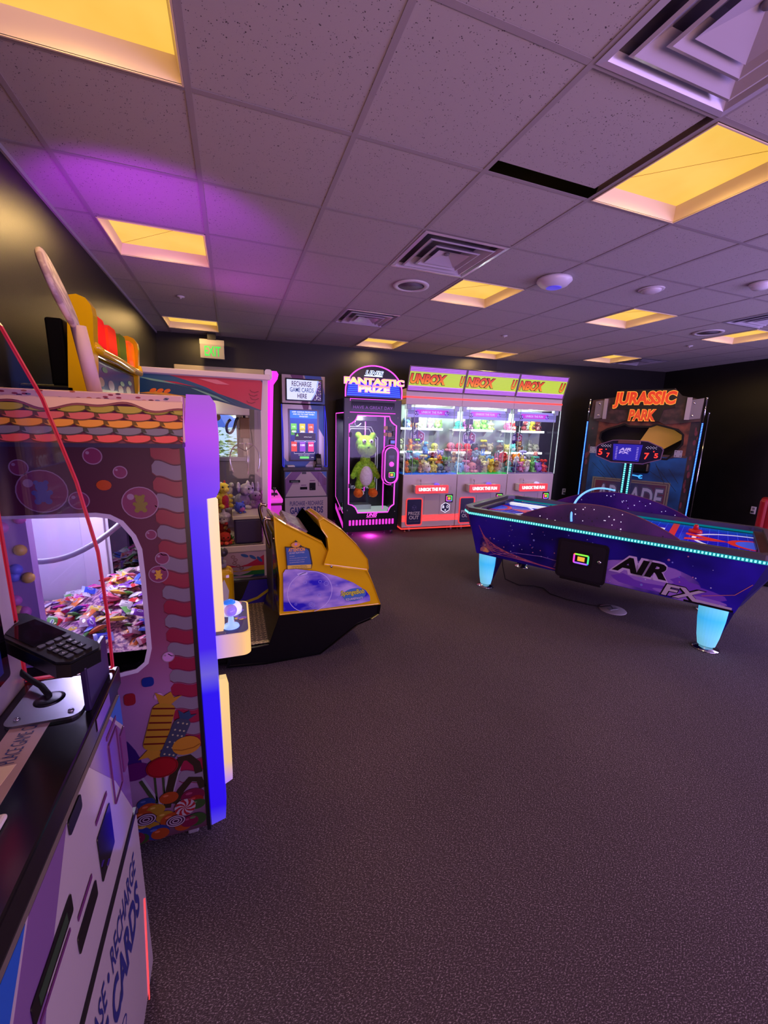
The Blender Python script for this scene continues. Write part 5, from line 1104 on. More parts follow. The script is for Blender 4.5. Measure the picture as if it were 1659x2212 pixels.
def claw_unit(idx, label, loc, rz):
    t = thing('claw_machine', label, 'claw machine', loc, rz, 'grey claw machines in a row at the far wall')
    w = UW - 0.004
    g = G(); g.box(0.004, w, 0.02, UD, 0.075, 0.895, UM, 0.004); F = FR(0, 0.02)
    g.shape([(0.006, 0.08), (w - 0.002, 0.08), (w - 0.002, 0.892), (0.006, 0.892)], F, 0, 0.01, UM)
    F = FR(0, 0.01)
    g.band([(0.36, 0.56), (0.36, 0.27)], 0.003, F, 0, 0.001, UMD); g.band([(0.62, 0.58), (0.62, 0.27), (0.83, 0.27), (0.83, 0.60), (0.70, 0.60)], 0.003, F, 0, 0.001, UMD)
    for dz in (0, 1, 2): g.shape(ell(0.80, 0.70 - dz * 0.02, 0.004, n=8), F, 0, 0.001, UMD)
    g.build('base_cabinet', t)
    g = G(); g.box(0.0, w, 0.0, 0.012, 0.052, 0.068, RED_E); 
    for k in range(5):
        z = 0.172 + k * 0.021; g.box(0.335, w - 0.004, 0.003, 0.012, z, z + 0.010, RED_E); g.box(0.004, 0.068, 0.003, 0.012, z, z + 0.010, RED_E)
    if idx == 0: g.box(-0.004, 0.004, 0.0, UD, 0.052, 0.068, RED_E)
    g.build('red_neon_trim', t)
    # prize door
    g = G(); g.shape(rr(0.085, 0.315, 0.125, 0.515, 0.02, 4), F, 0, 0.006, IND); F1 = FR(0, 0.004)
    hexlogo(g, F1, 0.20, 0.385, 0.045, mat('door_logo_line', (70, 64, 120), 0.4), IND, IND, mat('door_logo_text', (110, 104, 160), 0.4), 0)
    g.text('PRIZE', F1, 0.105, 0.295, 0.275, 0.325, 0.001, WHITEP, 0.02); g.text('OUT', F1, 0.12, 0.282, 0.205, 0.262, 0.001, WHITEP, 0.03); g.text('UNBOX THE FUN', F1, 0.115, 0.285, 0.165, 0.178, 0.001, GREYP)
    g.build('prize_door', t)
    dn = [o for o in t.children if o.name.startswith('prize_door')][0]
    g = G(); g.band(rr(0.072, 0.328, 0.112, 0.528, 0.03, 5), 0.013, F, 0.004, 0.012, RED_D, True); g.build('neon_frame', dn, 'red neon frame')
    # joystick box with lit sign
    g = G(); g.box(0.15, 0.66, -0.10, 0.02, 0.635, 0.745, UM, 0.004); g.shape(rr(0.165, 0.70, 0.625, 0.748, 0.014, 4), FR(0, -0.10), 0, 0.014, REDP); g.band(rr(0.170, 0.695, 0.630, 0.743, 0.012, 4), 0.006, FR(0, -0.114), 0, 0.003, RED_D, True)
    g.text('UNBOX THE FUN', FR(0, -0.114), 0.215, 0.645, 0.662, 0.712, 0.002, WTXT, 0.04, depth=0.002); g.build('control_box', t)
    bx = [o for o in t.children if o.name.startswith('control_box')][0]
    g = G(); g.tube([(0.27, -0.05, 0.745), (0.27, -0.05, 0.80)], 0.006, CHROME); g.ball((0.27, -0.05, 0.812), (0.015, 0.015, 0.02), mat('stick_knob', (190, 170, 180), 0.3)); g.build('joystick', bx)
    g = G(); g.ball((0.53, -0.05, 0.748), (0.045, 0.045, 0.026), mat('violet_button_%d' % idx, ((120, 90, 240), (120, 90, 240), (200, 190, 240))[idx], 0.2, emit=0.6)); g.build('push_button', bx)
    g = G(); reader_ring(g, F, 0.715, 0.845, 0.455, 0.585, 0.006); g.build('card_reader', t)
    if idx == 0:
        g = G(); hexlogo(g, F, 0.725, 0.375, 0.085, mat('logo_white_lit', (235, 235, 255), 0.4, emit=0.8), IND, IND, mat('logo_white_lit', (235, 235, 255), 0.4), 0.001); g.build('logo_plate', t)
    for cx in (0.08, w - 0.10):
        g = G(); g.lathe([(0.018, 0), (0.016, 0.006), (0.006, 0.01), (0.006, 0.075)], STEEL, 12, Matrix.Translation((cx, 0.06, 0))); g.build('levelling_foot', t)
        g = G(); g.tube([(cx + 0.05, 0.06, 0.026), (cx + 0.075, 0.06, 0.026)], 0.026, GREYP, 16); g.box(cx + 0.045, cx + 0.08, 0.045, 0.075, 0.03, 0.075, STEEL, 0.004); g.build('caster', t)
    # glass box
    trim = ((30, 110, 220), (30, 200, 70), (120, 100, 140))[idx]
    g = G(); g.box(0.01, w - 0.005, 0.03, UD - 0.01, 0.895, 0.915, mat('tray_%d' % idx, trim, 0.3, emit=0.35)); g.build('prize_tray', t)
    g = G(); g.shape([(0.006, 0.90), (w, 0.90), (w, 1.92), (0.006, 1.92)], FR(0, 0.012), 0, 0.004, GLASS)
    for x in (0.02, 0.135, w - 0.115, w - 0.012): g.box(x, x + 0.005, 0.004, 0.012, 0.90, 1.92, mat('glass_edge', (170, 190, 185), 0.2))
    g.build('front_glass', t)
    if idx == 0: g = G(); g.shape([(0.02, 0.90), (UD - 0.02, 0.90), (UD - 0.02, 1.92), (0.02, 1.92)], frame((0.004, 0, 0), (0, 1, 0), (0, 0, 1)), 0, 0.003, GLASS); g.build('side_glass', t)
    if idx == 2: g = G(); g.shape([(0.02, 0.90), (UD - 0.02, 0.90), (UD - 0.02, 1.92), (0.02, 1.92)], frame((w, 0, 0), (0, 1, 0), (0, 0, 1)), 0, 0.003, GLASS); g.build('side_glass', t)
    for x in ((0.0, w - 0.006) if idx == 0 else (w - 0.006,)):
        g = G(); g.box(x, x + 0.006, 0.002, 0.014, 0.90, 1.92, mat('corner_led', (220, 240, 235), 0.4, emit=0.9)); g.build('corner_light', t)
    g = G(); yb = UD - 0.015; g.box(0.0, w + 0.004, yb, UD, 0.89, 1.95, INU)
    for x in (0.22, 0.45, 0.68): g.box(x, x + 0.004, yb - 0.002, yb, 0.92, 1.9, mat('back_seam', (120, 140, 136), 0.5))
    Fk = FR(0, yb - 0.001); sg = 1
    hexlogo(g, Fk, 0.40 + 0.02 * idx, 1.44, 0.135, mat('wall_logo_line', (226, 226, 236), 0.4), mat('wall_logo_indigo', (86, 50, 130), 0.4), mat('wall_logo_crimson', (176, 40, 84), 0.4), mat('wall_logo_text', (240, 240, 245), 0.4), 0.0)
    g.build('back_wall', t)
    for zs in (1.225, 1.585):
        g = G(); g.box(0.03, w - 0.14 if idx < 2 else w - 0.03, yb - 0.15, yb, zs - 0.012, zs, WHITEP); g.box(0.03, w - 0.14 if idx < 2 else w - 0.03, yb - 0.158, yb - 0.15, zs - 0.028, zs + 0.006, WLED)
        for x in (0.10, w - 0.22): g.shape([(0, 0), (-0.12, 0), (0, -0.10)], (lambda a, b, h=0.0, x=x, zs=zs: Vector((x + h, yb + a, zs - 0.012 + b))), 0, 0.008, WHITEP)
        g.build('plush_shelf', t, 'white shelf with a glowing front edge')
    g = G(); F2 = FR(0, 0.06); g.box(0.06, w - 0.04, 0.06, 0.072, 1.74, 1.885, mat('banner_lavender', (160, 160, 220), 0.4, emit=0.35))
    g.shape([(0.20, 1.785), (0.70, 1.785), (0.72, 1.82), (0.70, 1.855), (0.20, 1.855), (0.16, 1.82)], F2, 0, 0.002, PNK_E)
    for k in range(3): g.shape([(0.03, 1.79 + k * 0.02), (0.18, 1.79 + k * 0.02), (0.18, 1.797 + k * 0.02), (0.03, 1.797 + k * 0.02)], F2, 0, 0.0015, IND); g.shape([(0.70, 1.79 + k * 0.02), (w - 0.03, 1.79 + k * 0.02), (w - 0.03, 1.797 + k * 0.02), (0.70, 1.797 + k * 0.02)], F2, 0, 0.0015, IND)
    g.text('UNBOX THE FUN', F2, 0.27, 0.60, 1.803, 1.837, 0.003, LAV_E, 0.02)
    hexlogo(g, F2, 0.195, 1.80, 0.04, PURP_E, IND, PURP_E, LAV_E, 0.003); hexlogo(g, F2, 0.68, 1.81, 0.04, PURP_E, PURP_E, IND, LAV_E, 0.003)
    g.build('inner_banner', t, 'purple banner reading UNBOX THE FUN')
    g = G(); 
    for x in (0.02, w - 0.10): g.box(x, x + 0.08, 0.03, 0.10, 1.85, 1.93, mat('corner_bracket', (180, 186, 200), 0.3), 0.006)
    g.build('corner_bracket', t)
    # header, marquee
    g = G(); g.box(0.0, w + 0.002, 0.0, UD, 1.92, 2.10, UM, 0.004); g.build('header', t)
    g = G(); g.box(-0.002 if idx else -0.004, w + 0.004, -0.006, 0.0, 2.012, 2.034, RED_E)
    if idx == 0: g.box(-0.006, 0.0, 0.0, UD, 2.012, 2.034, RED_E)
    g.build('header_neon', t)
    Fm = frame((0, 0.0, 2.105), (1, 0, 0), (0, -0.105, 0.335)); H = sqrt(0.105 ** 2 + 0.335 ** 2)
    g = G(); g.shape([(0.0, 0), (w + 0.002, 0), (w + 0.002, H), (0.0, H)], Fm, -0.012, 0.0, BLACK)
    g.shape([[(0.0, 0), (w + 0.002, 0), (w + 0.002, H), (0.0, H)], [(0.014, 0.012), (w - 0.012, 0.012), (w - 0.012, H - 0.012), (0.014, H - 0.012)]], Fm, 0, 0.008, mat('marquee_bezel', (120, 96, 110), 0.4))
    g.box(0.002, 0.012, -0.0, UD * 0.5, 2.10, 2.14, UM)
    g.build('marquee_box', t)
    g = G(); x0, x1 = 0.014, w - 0.012
    for a0, a1, m_ in ((0.012, 0.075, STR1), (0.075, H - 0.075, GRN_E), (H - 0.075, H - 0.012, STR1)): g.shape([(x0, a0), (x1, a0), (x1, a1), (x0, a1)], Fm, 0, 0.001, m_)
    for k in range(3):
        for a in (0.022 + k * 0.02, H - 0.065 + k * 0.02): g.shape([(x0, a), (x1, a), (x1, a + 0.005), (x0, a + 0.005)], Fm, 0.001, 0.0015, STR2)
    g.shape([(x0, 0.072), (x1, 0.072), (x1, 0.08), (x0, 0.08)], Fm, 0.001, 0.0016, STR2)
    for k in range(12): a = 0.09 + k * 0.0155; g.shape([(x0, a), (x1, a), (x1, a + 0.0015), (x0, a + 0.0015)], Fm, 0.001, 0.0013, mat('display_lime_line', (150, 180, 50), 0.4, emit=0.5))
    words = ([('UNBOX', 0.016, 0.60), ('U', 0.80, 0.885)], [('NBOX', 0.018, 0.50), ('U', 0.775, 0.875)], [('NBOX', 0.018, 0.48), ('U', 0.76, 0.87)])[idx]
    for s_, a, b in words:
        sh_ = 0.12
        g.outlined(s_, Fm, a, b - 0.02, 0.100, 0.255, 0.0018, OUTL, grad_mat('unbox_letter_fill', 2, [(2.10 + 0.108, (240, 160, 30)), (2.10 + 0.17, (226, 100, 30)), (2.10 + 0.24, (200, 50, 30))], emit=0.6), 0.10, 0.055, 0.001, shear=sh_)
    g.build('marquee_display', t, 'lime and purple display with orange UNBOX letters')
    # claw
    g = G(); g.box(0.145, 0.235, 0.06, 0.15, 1.66, 1.75, IND, 0.004); g.tube([(0.19, 0.12, 1.66), (0.19, 0.12, 1.60)], 0.016, BLACK)
    g.tube(bez([(0.15, 0.10, 1.66), (0.13, 0.10, 1.45), (0.24, 0.10, 1.42), (0.225, 0.10, 1.64)], 14), 0.008, BLACK, 8)
    g.build('claw_carriage', t)
    ca = [o for o in t.children if o.name.startswith('claw_carriage')][0]
    g = G(); g.box(0.17, 0.21, 0.10, 0.14, 1.56, 1.61, BLACK, 0.004)
    for k in range(3):
        a_ = 2 * pi * k / 3; dx, dy = cos(a_), sin(a_) * 0.6; g.tube(bez([(0.19, 0.12, 1.575), (0.19 + dx * 0.09, 0.12 + dy * 0.09, 1.57), (0.19 + dx * 0.12, 0.12 + dy * 0.12, 1.50), (0.19 + dx * 0.10, 0.12 + dy * 0.10, 1.40)], 10), 0.004, mat('claw_wire', (60, 62, 70), 0.3, 0.8), 6)
    g.build('claw_prongs', ca)
    l_ = point('machine_light', (0.45, 0.14, 1.86), 18, (0.86, 1.0, 0.80), 0.06, t)
    # plush toys
    rot = Matrix.Rotation(rz, 4, 'Z'); L0 = Vector(loc)
    def wp(x, y, z): return L0 + rot @ Vector((x, y, z))
    mn = ('left', 'middle', 'right')[idx]; q = random.Random(40 + idx)
    up_ = ([('dragonet', (240, 140, 30), (240, 200, 80), 'orange', 0.27), ('bear', (200, 215, 170), (220, 230, 200), 'pale green', 0.38), ('rabbit', (205, 175, 190), (225, 205, 215), 'pale pink', 0.56), ('round', (150, 215, 110), (190, 230, 150), 'light green', 0.71), ('round', (110, 160, 210), (200, 220, 240), 'light blue', 0.17)],
           [('octopus', (90, 225, 205), (120, 235, 220), 'turquoise', 0.17), ('octopus', (225, 110, 200), (240, 160, 215), 'pink', 0.32), ('round', (110, 190, 70), (150, 220, 100), 'green', 0.50), ('bear', (110, 190, 70), (150, 220, 100), 'green', 0.63), ('sprout', (200, 220, 90), (220, 230, 160), 'yellow green', 0.76)],
           [('round', (235, 130, 190), (245, 170, 205), 'pink', 0.18), ('round', (210, 30, 30), (235, 225, 215), 'red-and-white', 0.28), ('pup', (110, 40, 50), (160, 120, 120), 'maroon', 0.52), ('dragonet', (225, 200, 60), (90, 50, 40), 'yellow and brown', 0.66), ('bear', (110, 40, 50), (160, 120, 120), 'maroon', 0.78)])[idx]
    mid = ([('bear', (200, 215, 170), (220, 230, 200), 'pale green', 0.07), ('dragonet', (240, 140, 30), (240, 200, 80), 'orange', 0.24), ('sprout', (110, 180, 60), (190, 170, 110), 'green-topped', 0.36), ('pup', (90, 170, 220), (230, 220, 150), 'sky blue', 0.50), ('octopus', (225, 225, 120), (235, 235, 160), 'pale yellow', 0.66)],
           [('octopus', (235, 130, 150), (240, 160, 180), 'rose pink', 0.05), ('octopus', (225, 70, 80), (235, 110, 110), 'coral red', 0.20), ('octopus', (225, 50, 40), (235, 150, 70), 'red', 0.35), ('round', (24, 24, 26), (200, 60, 50), 'black', 0.49), ('sprout', (225, 215, 60), (130, 110, 60), 'yellow-topped', 0.65), ('round', (170, 160, 130), (200, 190, 170), 'beige', 0.77)],
           [('sprout', (180, 225, 220), (120, 90, 60), 'mint-topped', 0.07), ('round', (235, 225, 130), (240, 235, 180), 'pale yellow', 0.20), ('round', (110, 215, 210), (225, 240, 235), 'aqua', 0.31), ('bear', (120, 80, 50), (170, 130, 100), 'brown', 0.44), ('rabbit', (150, 150, 140), (180, 180, 170), 'grey', 0.66), ('round', (150, 150, 140), (180, 180, 170), 'grey', 0.78)])[idx]
    for lst, zs, nm in ((up_, 1.585, 'upper'), (mid, 1.225, 'lower')):
        for kind, c1, c2, cn, x in lst:
            plush(kind, c1, c2, wp(x, yb - 0.075, zs), rz + q.uniform(-0.3, 0.3), q.uniform(1.12, 1.3), '%s plush %s on the %s white shelf of the %s grey claw machine' % (cn, {'round': 'ball creature', 'dragonet': 'lizard', 'sprout': 'mushroom creature'}.get(kind, kind), nm, mn), 'plush toys in the grey claw machines')
    cols = (['orange', 'yellow', 'light blue', 'crimson', 'green-topped', 'grey blue', 'blue', 'pale yellow', 'tan', 'grey', 'maroon', 'olive', 'cream', 'teal', 'lavender'],
            ['light blue', 'pale yellow', 'crimson', 'maroon', 'pink', 'yellow', 'grey blue', 'lavender', 'rose pink', 'tan', 'blue', 'olive', 'dark red', 'cream', 'grey'],
            ['teal', 'apple green', 'orange', 'white', 'slate purple', 'violet', 'lavender', 'yellow', 'pink', 'red', 'grey', 'pale yellow', 'cream', 'olive', 'rose pink'])[idx]
    RGB = {'orange': (232, 130, 36), 'yellow': (232, 205, 60), 'light blue': (120, 180, 220), 'crimson': (150, 24, 36), 'green-topped': (90, 140, 60), 'grey blue': (120, 140, 160), 'blue': (70, 120, 200), 'pale yellow': (225, 215, 130), 'tan': (180, 140, 90), 'grey': (130, 130, 134), 'maroon': (110, 24, 30), 'olive': (140, 140, 70), 'cream': (225, 215, 190), 'teal': (80, 170, 160), 'lavender': (170, 160, 220), 'pink': (225, 130, 170), 'rose pink': (225, 140, 140), 'dark red': (90, 14, 20), 'apple green': (110, 190, 90), 'white': (225, 222, 226), 'slate purple': (100, 96, 140), 'violet': (140, 90, 180), 'red': (200, 40, 40)}
    kinds = ['bear', 'round', 'dragonet', 'flower', 'sprout', 'pup', 'rabbit', 'octopus']
    n_row = 7
    k = 0
    for row, (yy, zz, nn_) in enumerate(((0.11, 0.915, 7), (0.22, 0.975, 6), (0.32, 1.045, 6))):
        for j in range(nn_):
            x = 0.075 + (w - 0.15) * (j + 0.5 * (row % 2)) / (nn_ - 0.3); x = min(x, w - 0.08)
            cn = cols[(k * 4 + row) % 15]; kd = kinds[(k * 3 + row + idx) % 8]; c1 = RGB[cn]; c2 = tuple(min(255, v + 50) for v in c1)
            rowname = ('front', 'middle', 'back')[row]
            posn = ('leftmost', 'second from left', 'third from left', 'fourth from left', 'fifth from left', 'sixth from left', 'rightmost')[j if j < nn_ - 1 else 6]
            plush(kd, c1, c2, wp(x, yy, zz), rz + q.uniform(-0.7, 0.7), q.uniform(1.15, 1.45), '%s plush, %s, %s row, heap in the %s grey claw machine' % (cn, posn, rowname, mn), 'plush toys in the grey claw machines')
            k += 1
    g = G(); g.box(0.03, w - 0.03, 0.17, 0.27, 0.915, 0.975, mat('heap_riser', (150, 160, 170), 0.6)); g.box(0.03, w - 0.03, 0.27, UD - 0.03, 0.915, 1.045, mat('heap_riser', (150, 160, 170), 0.6)); g.build('stepped_riser', t)
    return t
urz = radians(-3.0)
ux, uy = 3.075, 3.76
UL = ('leftmost grey claw machine, beside the pink neon machine, with UNBOX marquee and blue-lit tray', 'middle grey claw machine with green-lit tray, partly behind the air hockey table', 'rightmost grey claw machine, beside the bare black wall')
for i in range(3): claw_unit(i, UL[i], (ux + i * UW * cos(urz), uy + i * UW * sin(urz), 0), urz)

# ------------------------------------------------------------------ pink neon prize machine
PK = mat('pink_neon', (245, 80, 225), 0.4, emit=1.25); PKS = mat('pink_neon_soft', (230, 60, 215), 0.4, emit=0.9)
FB = mat('prize_machine_black', (14, 12, 18), 0.3)
pm = thing('prize_machine', 'black prize machine with pink neon outline and arched sign, holding a large green plush', 'prize machine', (2.145, 3.715, 0), radians(-1.5))
W_ = 0.835; D_ = 0.55
g = G(); F = FR(0, 0)
opening = [(0.075, 0.49), (0.075, 0.49), (0.13, 0.475), (0.175, 0.44), (0.20, 0.395), (0.21, 0.36), (0.675, 0.355), (0.69, 0.395), (0.71, 0.43), (0.75, 0.458), (0.765, 0.465), (0.765, 1.61), (0.74, 1.62), (0.70, 1.65), (0.67, 1.69), (0.66, 1.735), (0.19, 1.735), (0.175, 1.69), (0.15, 1.655), (0.11, 1.625), (0.075, 1.615)][1:]
g.shape([[(0, 0.075), (W_, 0.075), (W_, 1.96), (0, 1.96)], opening], F, -0.03, 0.0, FB)
for x, z in ((0.06, 1.70), (W_ - 0.05, 1.72), (0.06, 0.40), (W_ - 0.05, 0.36)): g.shape(ell(x, z, 0.010, n=12), F, 0, 0.003, GREYP)
g.build('front_frame', pm)
g = G(); g.box(0.0, W_, 0.03, D_, 0.075, 0.33, FB); g.box(0.0, W_, 0.03, D_, 1.80, 1.96, FB); g.box(0.0, 0.04, D_ - 0.04, D_, 0.33, 1.80, FB); g.box(W_ - 0.04, W_, D_ - 0.04, D_, 0.33, 1.80, FB); g.box(0.0, W_, D_ - 0.02, D_, 0.33, 1.80, mat('prize_back_dark', (26, 26, 34), 0.4))
Fk = FR(0, D_ - 0.021); WL = mat('prize_line_white', (215, 215, 225), 0.4, emit=0.4)
for o_ in (0.0, 0.03): g.band([(0.12 + o_, 0.50), (0.12 + o_, 1.45 - o_), (0.20 + o_, 1.58 - o_), (0.55 - o_, 1.58 - o_), (0.62 - o_, 1.45 - o_), (0.66 - o_, 1.42 - o_), (0.66 - o_, 0.60), (0.58 - o_, 0.50)], 0.010, Fk, 0, 0.001, WL)
g.text('FANTASTIC PRIZE', Fk, 0.15, 0.60, 0.63, 0.68, 0.001, WL, 0.02); g.text('UNIS', Fk, 0.30, 0.45, 0.53, 0.60, 0.001, WL, 0.03, shear=0.3)
g.build('cabinet', pm)
g = G(); g.band(opening, 0.016, F, 0.0, 0.008, PK, True); g.band([(0.08, 1.775), (0.745, 1.775)], 0.010, F, 0, 0.006, PKS); g.band([(0.08, 1.955), (0.745, 1.955)], 0.010, F, 0, 0.006, PKS); g.band([(0.085, 1.955), (0.085, 1.925)], 0.008, F, 0, 0.006, PKS)
g.build('neon_window_outline', pm)
g = G(); Fs = frame((-0.001, 0, 0), (0, -1, 0), (0, 0, 1))
g.shape([[(-D_, 0.075), (0, 0.075), (0, 1.96), (-D_, 1.96)], [(-D_ + 0.04, 0.52), (-0.03, 0.37), (-0.03, 1.76), (-D_ + 0.04, 1.76)]], Fs, -0.01, 0.0, FB); g.build('side_frame', pm)
g = G(); g.band([(-D_ + 0.035, 1.765), (-D_ + 0.035, 0.52), (-0.02, 0.36)], 0.014, Fs, 0, 0.004, PK); g.band([(-D_ + 0.035, 1.765), (-0.0, 1.765)], 0.012, Fs, 0, 0.004, PK)
g.shape([(-D_ + 0.03, 0.33), (0 - 0.01, 0.14), (0 - 0.01, 0.22), (-D_ + 0.03, 0.41)], Fs, 0, 0.004, PKS); g.text('UNIS', Fs, -0.30, -0.20, 0.36, 0.40, 0.003, PKS, 0.03); g.build('side_neon', pm)
g = G(); g.shape([(-D_ + 0.04, 0.52), (-0.03, 0.37), (-0.03, 1.76), (-D_ + 0.04, 1.76)], Fs, -0.008, -0.005, GLASS); g.build('side_glass', pm)
g = G(); g.shape(opening, FR(0, 0.015), 0, 0.004, GLASS); g.build('front_glass', pm)
g = G(); g.shape([(W_ - 0.03 - D_ + 0.0, 0), (0, 0)], Fs, 0, 0, FB) if False else None
g.box(W_ - 0.01, W_, 0.0, D_, 0.075, 1.96, FB); g.build('right_side', pm)
g = G(); 
for k in range(14): x = 0.085 + k * 0.0505; g.shape(rr(x, x + 0.030, 0.172, 0.252, 0.005, 2), F, 0, 0.006, PKS)
g.build('vent_light_bars', pm)
g = G(); g.text('UNIS', F, 0.345, 0.50, 0.295, 0.345, 0.003, PK, 0.03, shear=0.35); g.band([(0.345, 0.285), (0.50, 0.285)], 0.006, F, 0, 0.003, PK); g.build('logo_lettering', pm)
g = G(); g.shape([(0.10, 1.80), (0.73, 1.80), (0.73, 1.92), (0.10, 1.92)], F, 0, 0.003, BLACKG); g.text('HAVE A GREAT DAY', F, 0.13, 0.70, 1.825, 1.865, 0.004, mat('ticker_violet', (150, 90, 190), 0.4, emit=0.5), -0.01); g.build('ticker_display', pm)
# arched sign
g = G(); arch = [(0.012, 1.975)] + ell(W_ / 2, 2.05, 0.405, 0.345, 25, 180, 0)[::-1] + [(W_ - 0.012, 1.975)]
arch = [(W_ - 0.012, 1.975)] + ell(W_ / 2, 2.06, W_ / 2 - 0.012, 0.335, 27, 0, 180) + [(0.012, 1.975)]
Fg = FR(0, -0.02); g.shape(arch, Fg, -0.07, 0.0, FB)
low = [p for p in arch if p[1] <= 2.17]
low = [(W_ - 0.03, 1.99)] + [(W_ / 2 + (x - W_ / 2) * 0.94, z) for x, z in arch if 2.0 < z < 2.18] + [(0.03, 1.99)]
g.shape(low, Fg, 0, 0.002, mat('sign_blue_lit', (14, 24, 190), 0.3, emit=0.8))
for k in range(6):
    z = 2.005 + k * 0.026; hwid = 0.385 - k * 0.006; g.band([(W_ / 2 - hwid, z), (W_ / 2 + hwid, z)], 0.006, Fg, 0.002, 0.004, mat('sign_stripe_cyan', (40, 130, 255), 0.3, emit=1.1))
g.build('arch_sign', pm)
asg = [o for o in pm.children if o.name.startswith('arch_sign')][0]
g = G(); g.band(arch, 0.016, Fg, 0.0, 0.010, PK); g.build('arch_neon', asg)
g = G()
LT = grad_mat('sign_letter_gradient', 2, [(2.03, (255, 200, 110)), (2.09, (255, 245, 180)), (2.13, (255, 130, 90)), (2.15, (255, 190, 110)), (2.20, (255, 236, 120)), (2.24, (255, 160, 60))], emit=1.15)
LH = mat('letter_halo', (235, 150, 215), 0.4, emit=0.9)
g.outlined('FANTASTIC', Fg, -0.01, W_ + 0.02, 2.140, 2.236, 0.012, LH, LT, 0.08, 0.03, 0.004, depth=0.02)
g.outlined('PRIZE', Fg, 0.185, 0.645, 2.042, 2.137, 0.012, LH, LT, 0.08, 0.03, 0.004, depth=0.02)
g.text('UNIS', Fg, 0.28, 0.53, 2.27, 2.335, 0.006, mat('letter_pale_blue', (210, 235, 255), 0.4, emit=1.2), 0.07, shear=0.35, depth=0.006); g.band([(0.27, 2.262), (0.53, 2.262)], 0.014, Fg, 0.0, 0.006, mat('letter_pale_blue', (210, 235, 255), 0.4))
g.text('UNIS', Fg, 0.285, 0.525, 2.275, 2.33, 0.008, mat('letter_navy', (20, 50, 110), 0.4), 0.0, shear=0.35)
g.build('sign_lettering', asg)
# control pod
g = G(); Fp = FR(0, -0.004); g.shape(rr(0.585, 0.80, 0.78, 1.315, 0.105, 8), Fp, 0, 0.03, FB); g.build('control_pod', pm)
pod = [o for o in pm.children if o.name.startswith('control_pod')][0]
Fq = FR(0, -0.034); g = G(); g.band(rr(0.597, 0.788, 0.792, 1.303, 0.093, 8), 0.014, Fq, 0, 0.006, PK, True); g.band(rr(0.565, 0.815, 0.762, 1.333, 0.12, 8), 0.010, FR(0, -0.004), 0, 0.006, PKS, True); g.build('pod_neon', pod)
g = G(); g.shape(rr(0.635, 0.758, 1.02, 1.27, 0.05, 6), Fq, 0, 0.004, mat('pod_grey', (70, 66, 84), 0.4)); g.shape([(0.655, 1.14), (0.735, 1.14), (0.735, 1.19), (0.655, 1.19)], Fq, 0.004, 0.006, BLACKG)
g.lathe([(0.036, 0), (0.034, 0.012), (0.016, 0.014), (0.014, 0.020), (0, 0.021)], PK, 20, Matrix.Translation((0.698, -0.038, 1.065)) @ Matrix.Rotation(pi / 2, 4, 'X')); g.build('button_panel', pod)
g = G(); reader_ring(g, Fq, 0.645, 0.765, 0.855, 0.965, 0.005); g.build('card_reader', pod)
g = G(); g.box(0.675, 0.755, -0.01, 0.005, 1.345, 1.415, BLACK, 0.003); g.shape([(0.685, 1.36), (0.745, 1.36), (0.745, 1.40), (0.685, 1.40)], FR(0, -0.01), 0, 0.002, mat('small_display_blue', (90, 110, 220), 0.4, emit=0.8)); g.build('price_display', pm)
g = G()
for x, z in ((0.09, 1.47), (0.735, 1.50), (0.09, 0.755), (0.735, 0.76)): g.box(x - 0.02, x + 0.02, -0.012, 0.01, z - 0.032, z + 0.032, BLACK, 0.002)
g.build('door_hinges', pm)
g = G()
for (x, z, s_, c) in ((0.61, 1.575, 0.028, (190, 150, 110)), (0.675, 1.565, 0.034, (50, 34, 30)), (0.61, 1.485, 0.026, (180, 130, 100)), (0.675, 1.48, 0.030, (190, 160, 120))): g.shape(rr(x - s_, x + s_, z - s_, z + s_, s_ * 0.5, 4), FR(0, 0.009), 0, 0.001, mat('window_sticker_%d' % c[0], c, 0.4))
g.build('window_stickers', pm)
g = G(); g.box(0.62, 0.635, 0.10, 0.115, 0.38, 1.78, PKS); g.box(0.44, 0.455, D_ - 0.06, D_ - 0.045, 0.60, 1.78, PKS); g.build('inner_neon_strip', pm)
g = G(); g.box(0.02, W_ - 0.02, 0.03, D_ - 0.02, 0.33, 0.345, mat('prize_floor_lit', (205, 225, 220), 0.4, emit=0.45)); g.box(0.10, 0.50, 0.28, 0.50, 0.345, 0.42, mat('prize_step', (170, 200, 190), 0.4)); g.build('lit_floor', pm)
g = G(); g.box(0.12, 0.55, 0.22, 0.42, 1.66, 1.76, BLACK, 0.01); g.tube(bez([(0.30, 0.3, 1.70), (0.16, 0.3, 1.66), (0.26, 0.3, 1.50), (0.34, 0.3, 1.66)], 12), 0.006, CHROME); g.build('gantry', pm)
for x in (0.07, W_ - 0.07):
    g = G(); g.tube([(x - 0.012, 0.08, 0.028), (x + 0.012, 0.08, 0.028)], 0.028, BLACK, 16); g.box(x - 0.016, x + 0.016, 0.06, 0.10, 0.03, 0.075, STEEL, 0.004); g.build('caster', pm)
    g = G(); g.lathe([(0.02, 0), (0.018, 0.006), (0.006, 0.01), (0.006, 0.075)], STEEL, 12, Matrix.Translation((x + (0.09 if x < 0.4 else -0.09), 0.12, 0))); g.build('levelling_foot', pm)
point('machine_light', (0.30, 0.07, 1.70), 13, (1, 0.97, 0.93), 0.05, pm)
point('underglow', (0.42, 0.02, 0.05), 9, (1.0, 0.05, 0.8), 0.02, pm)
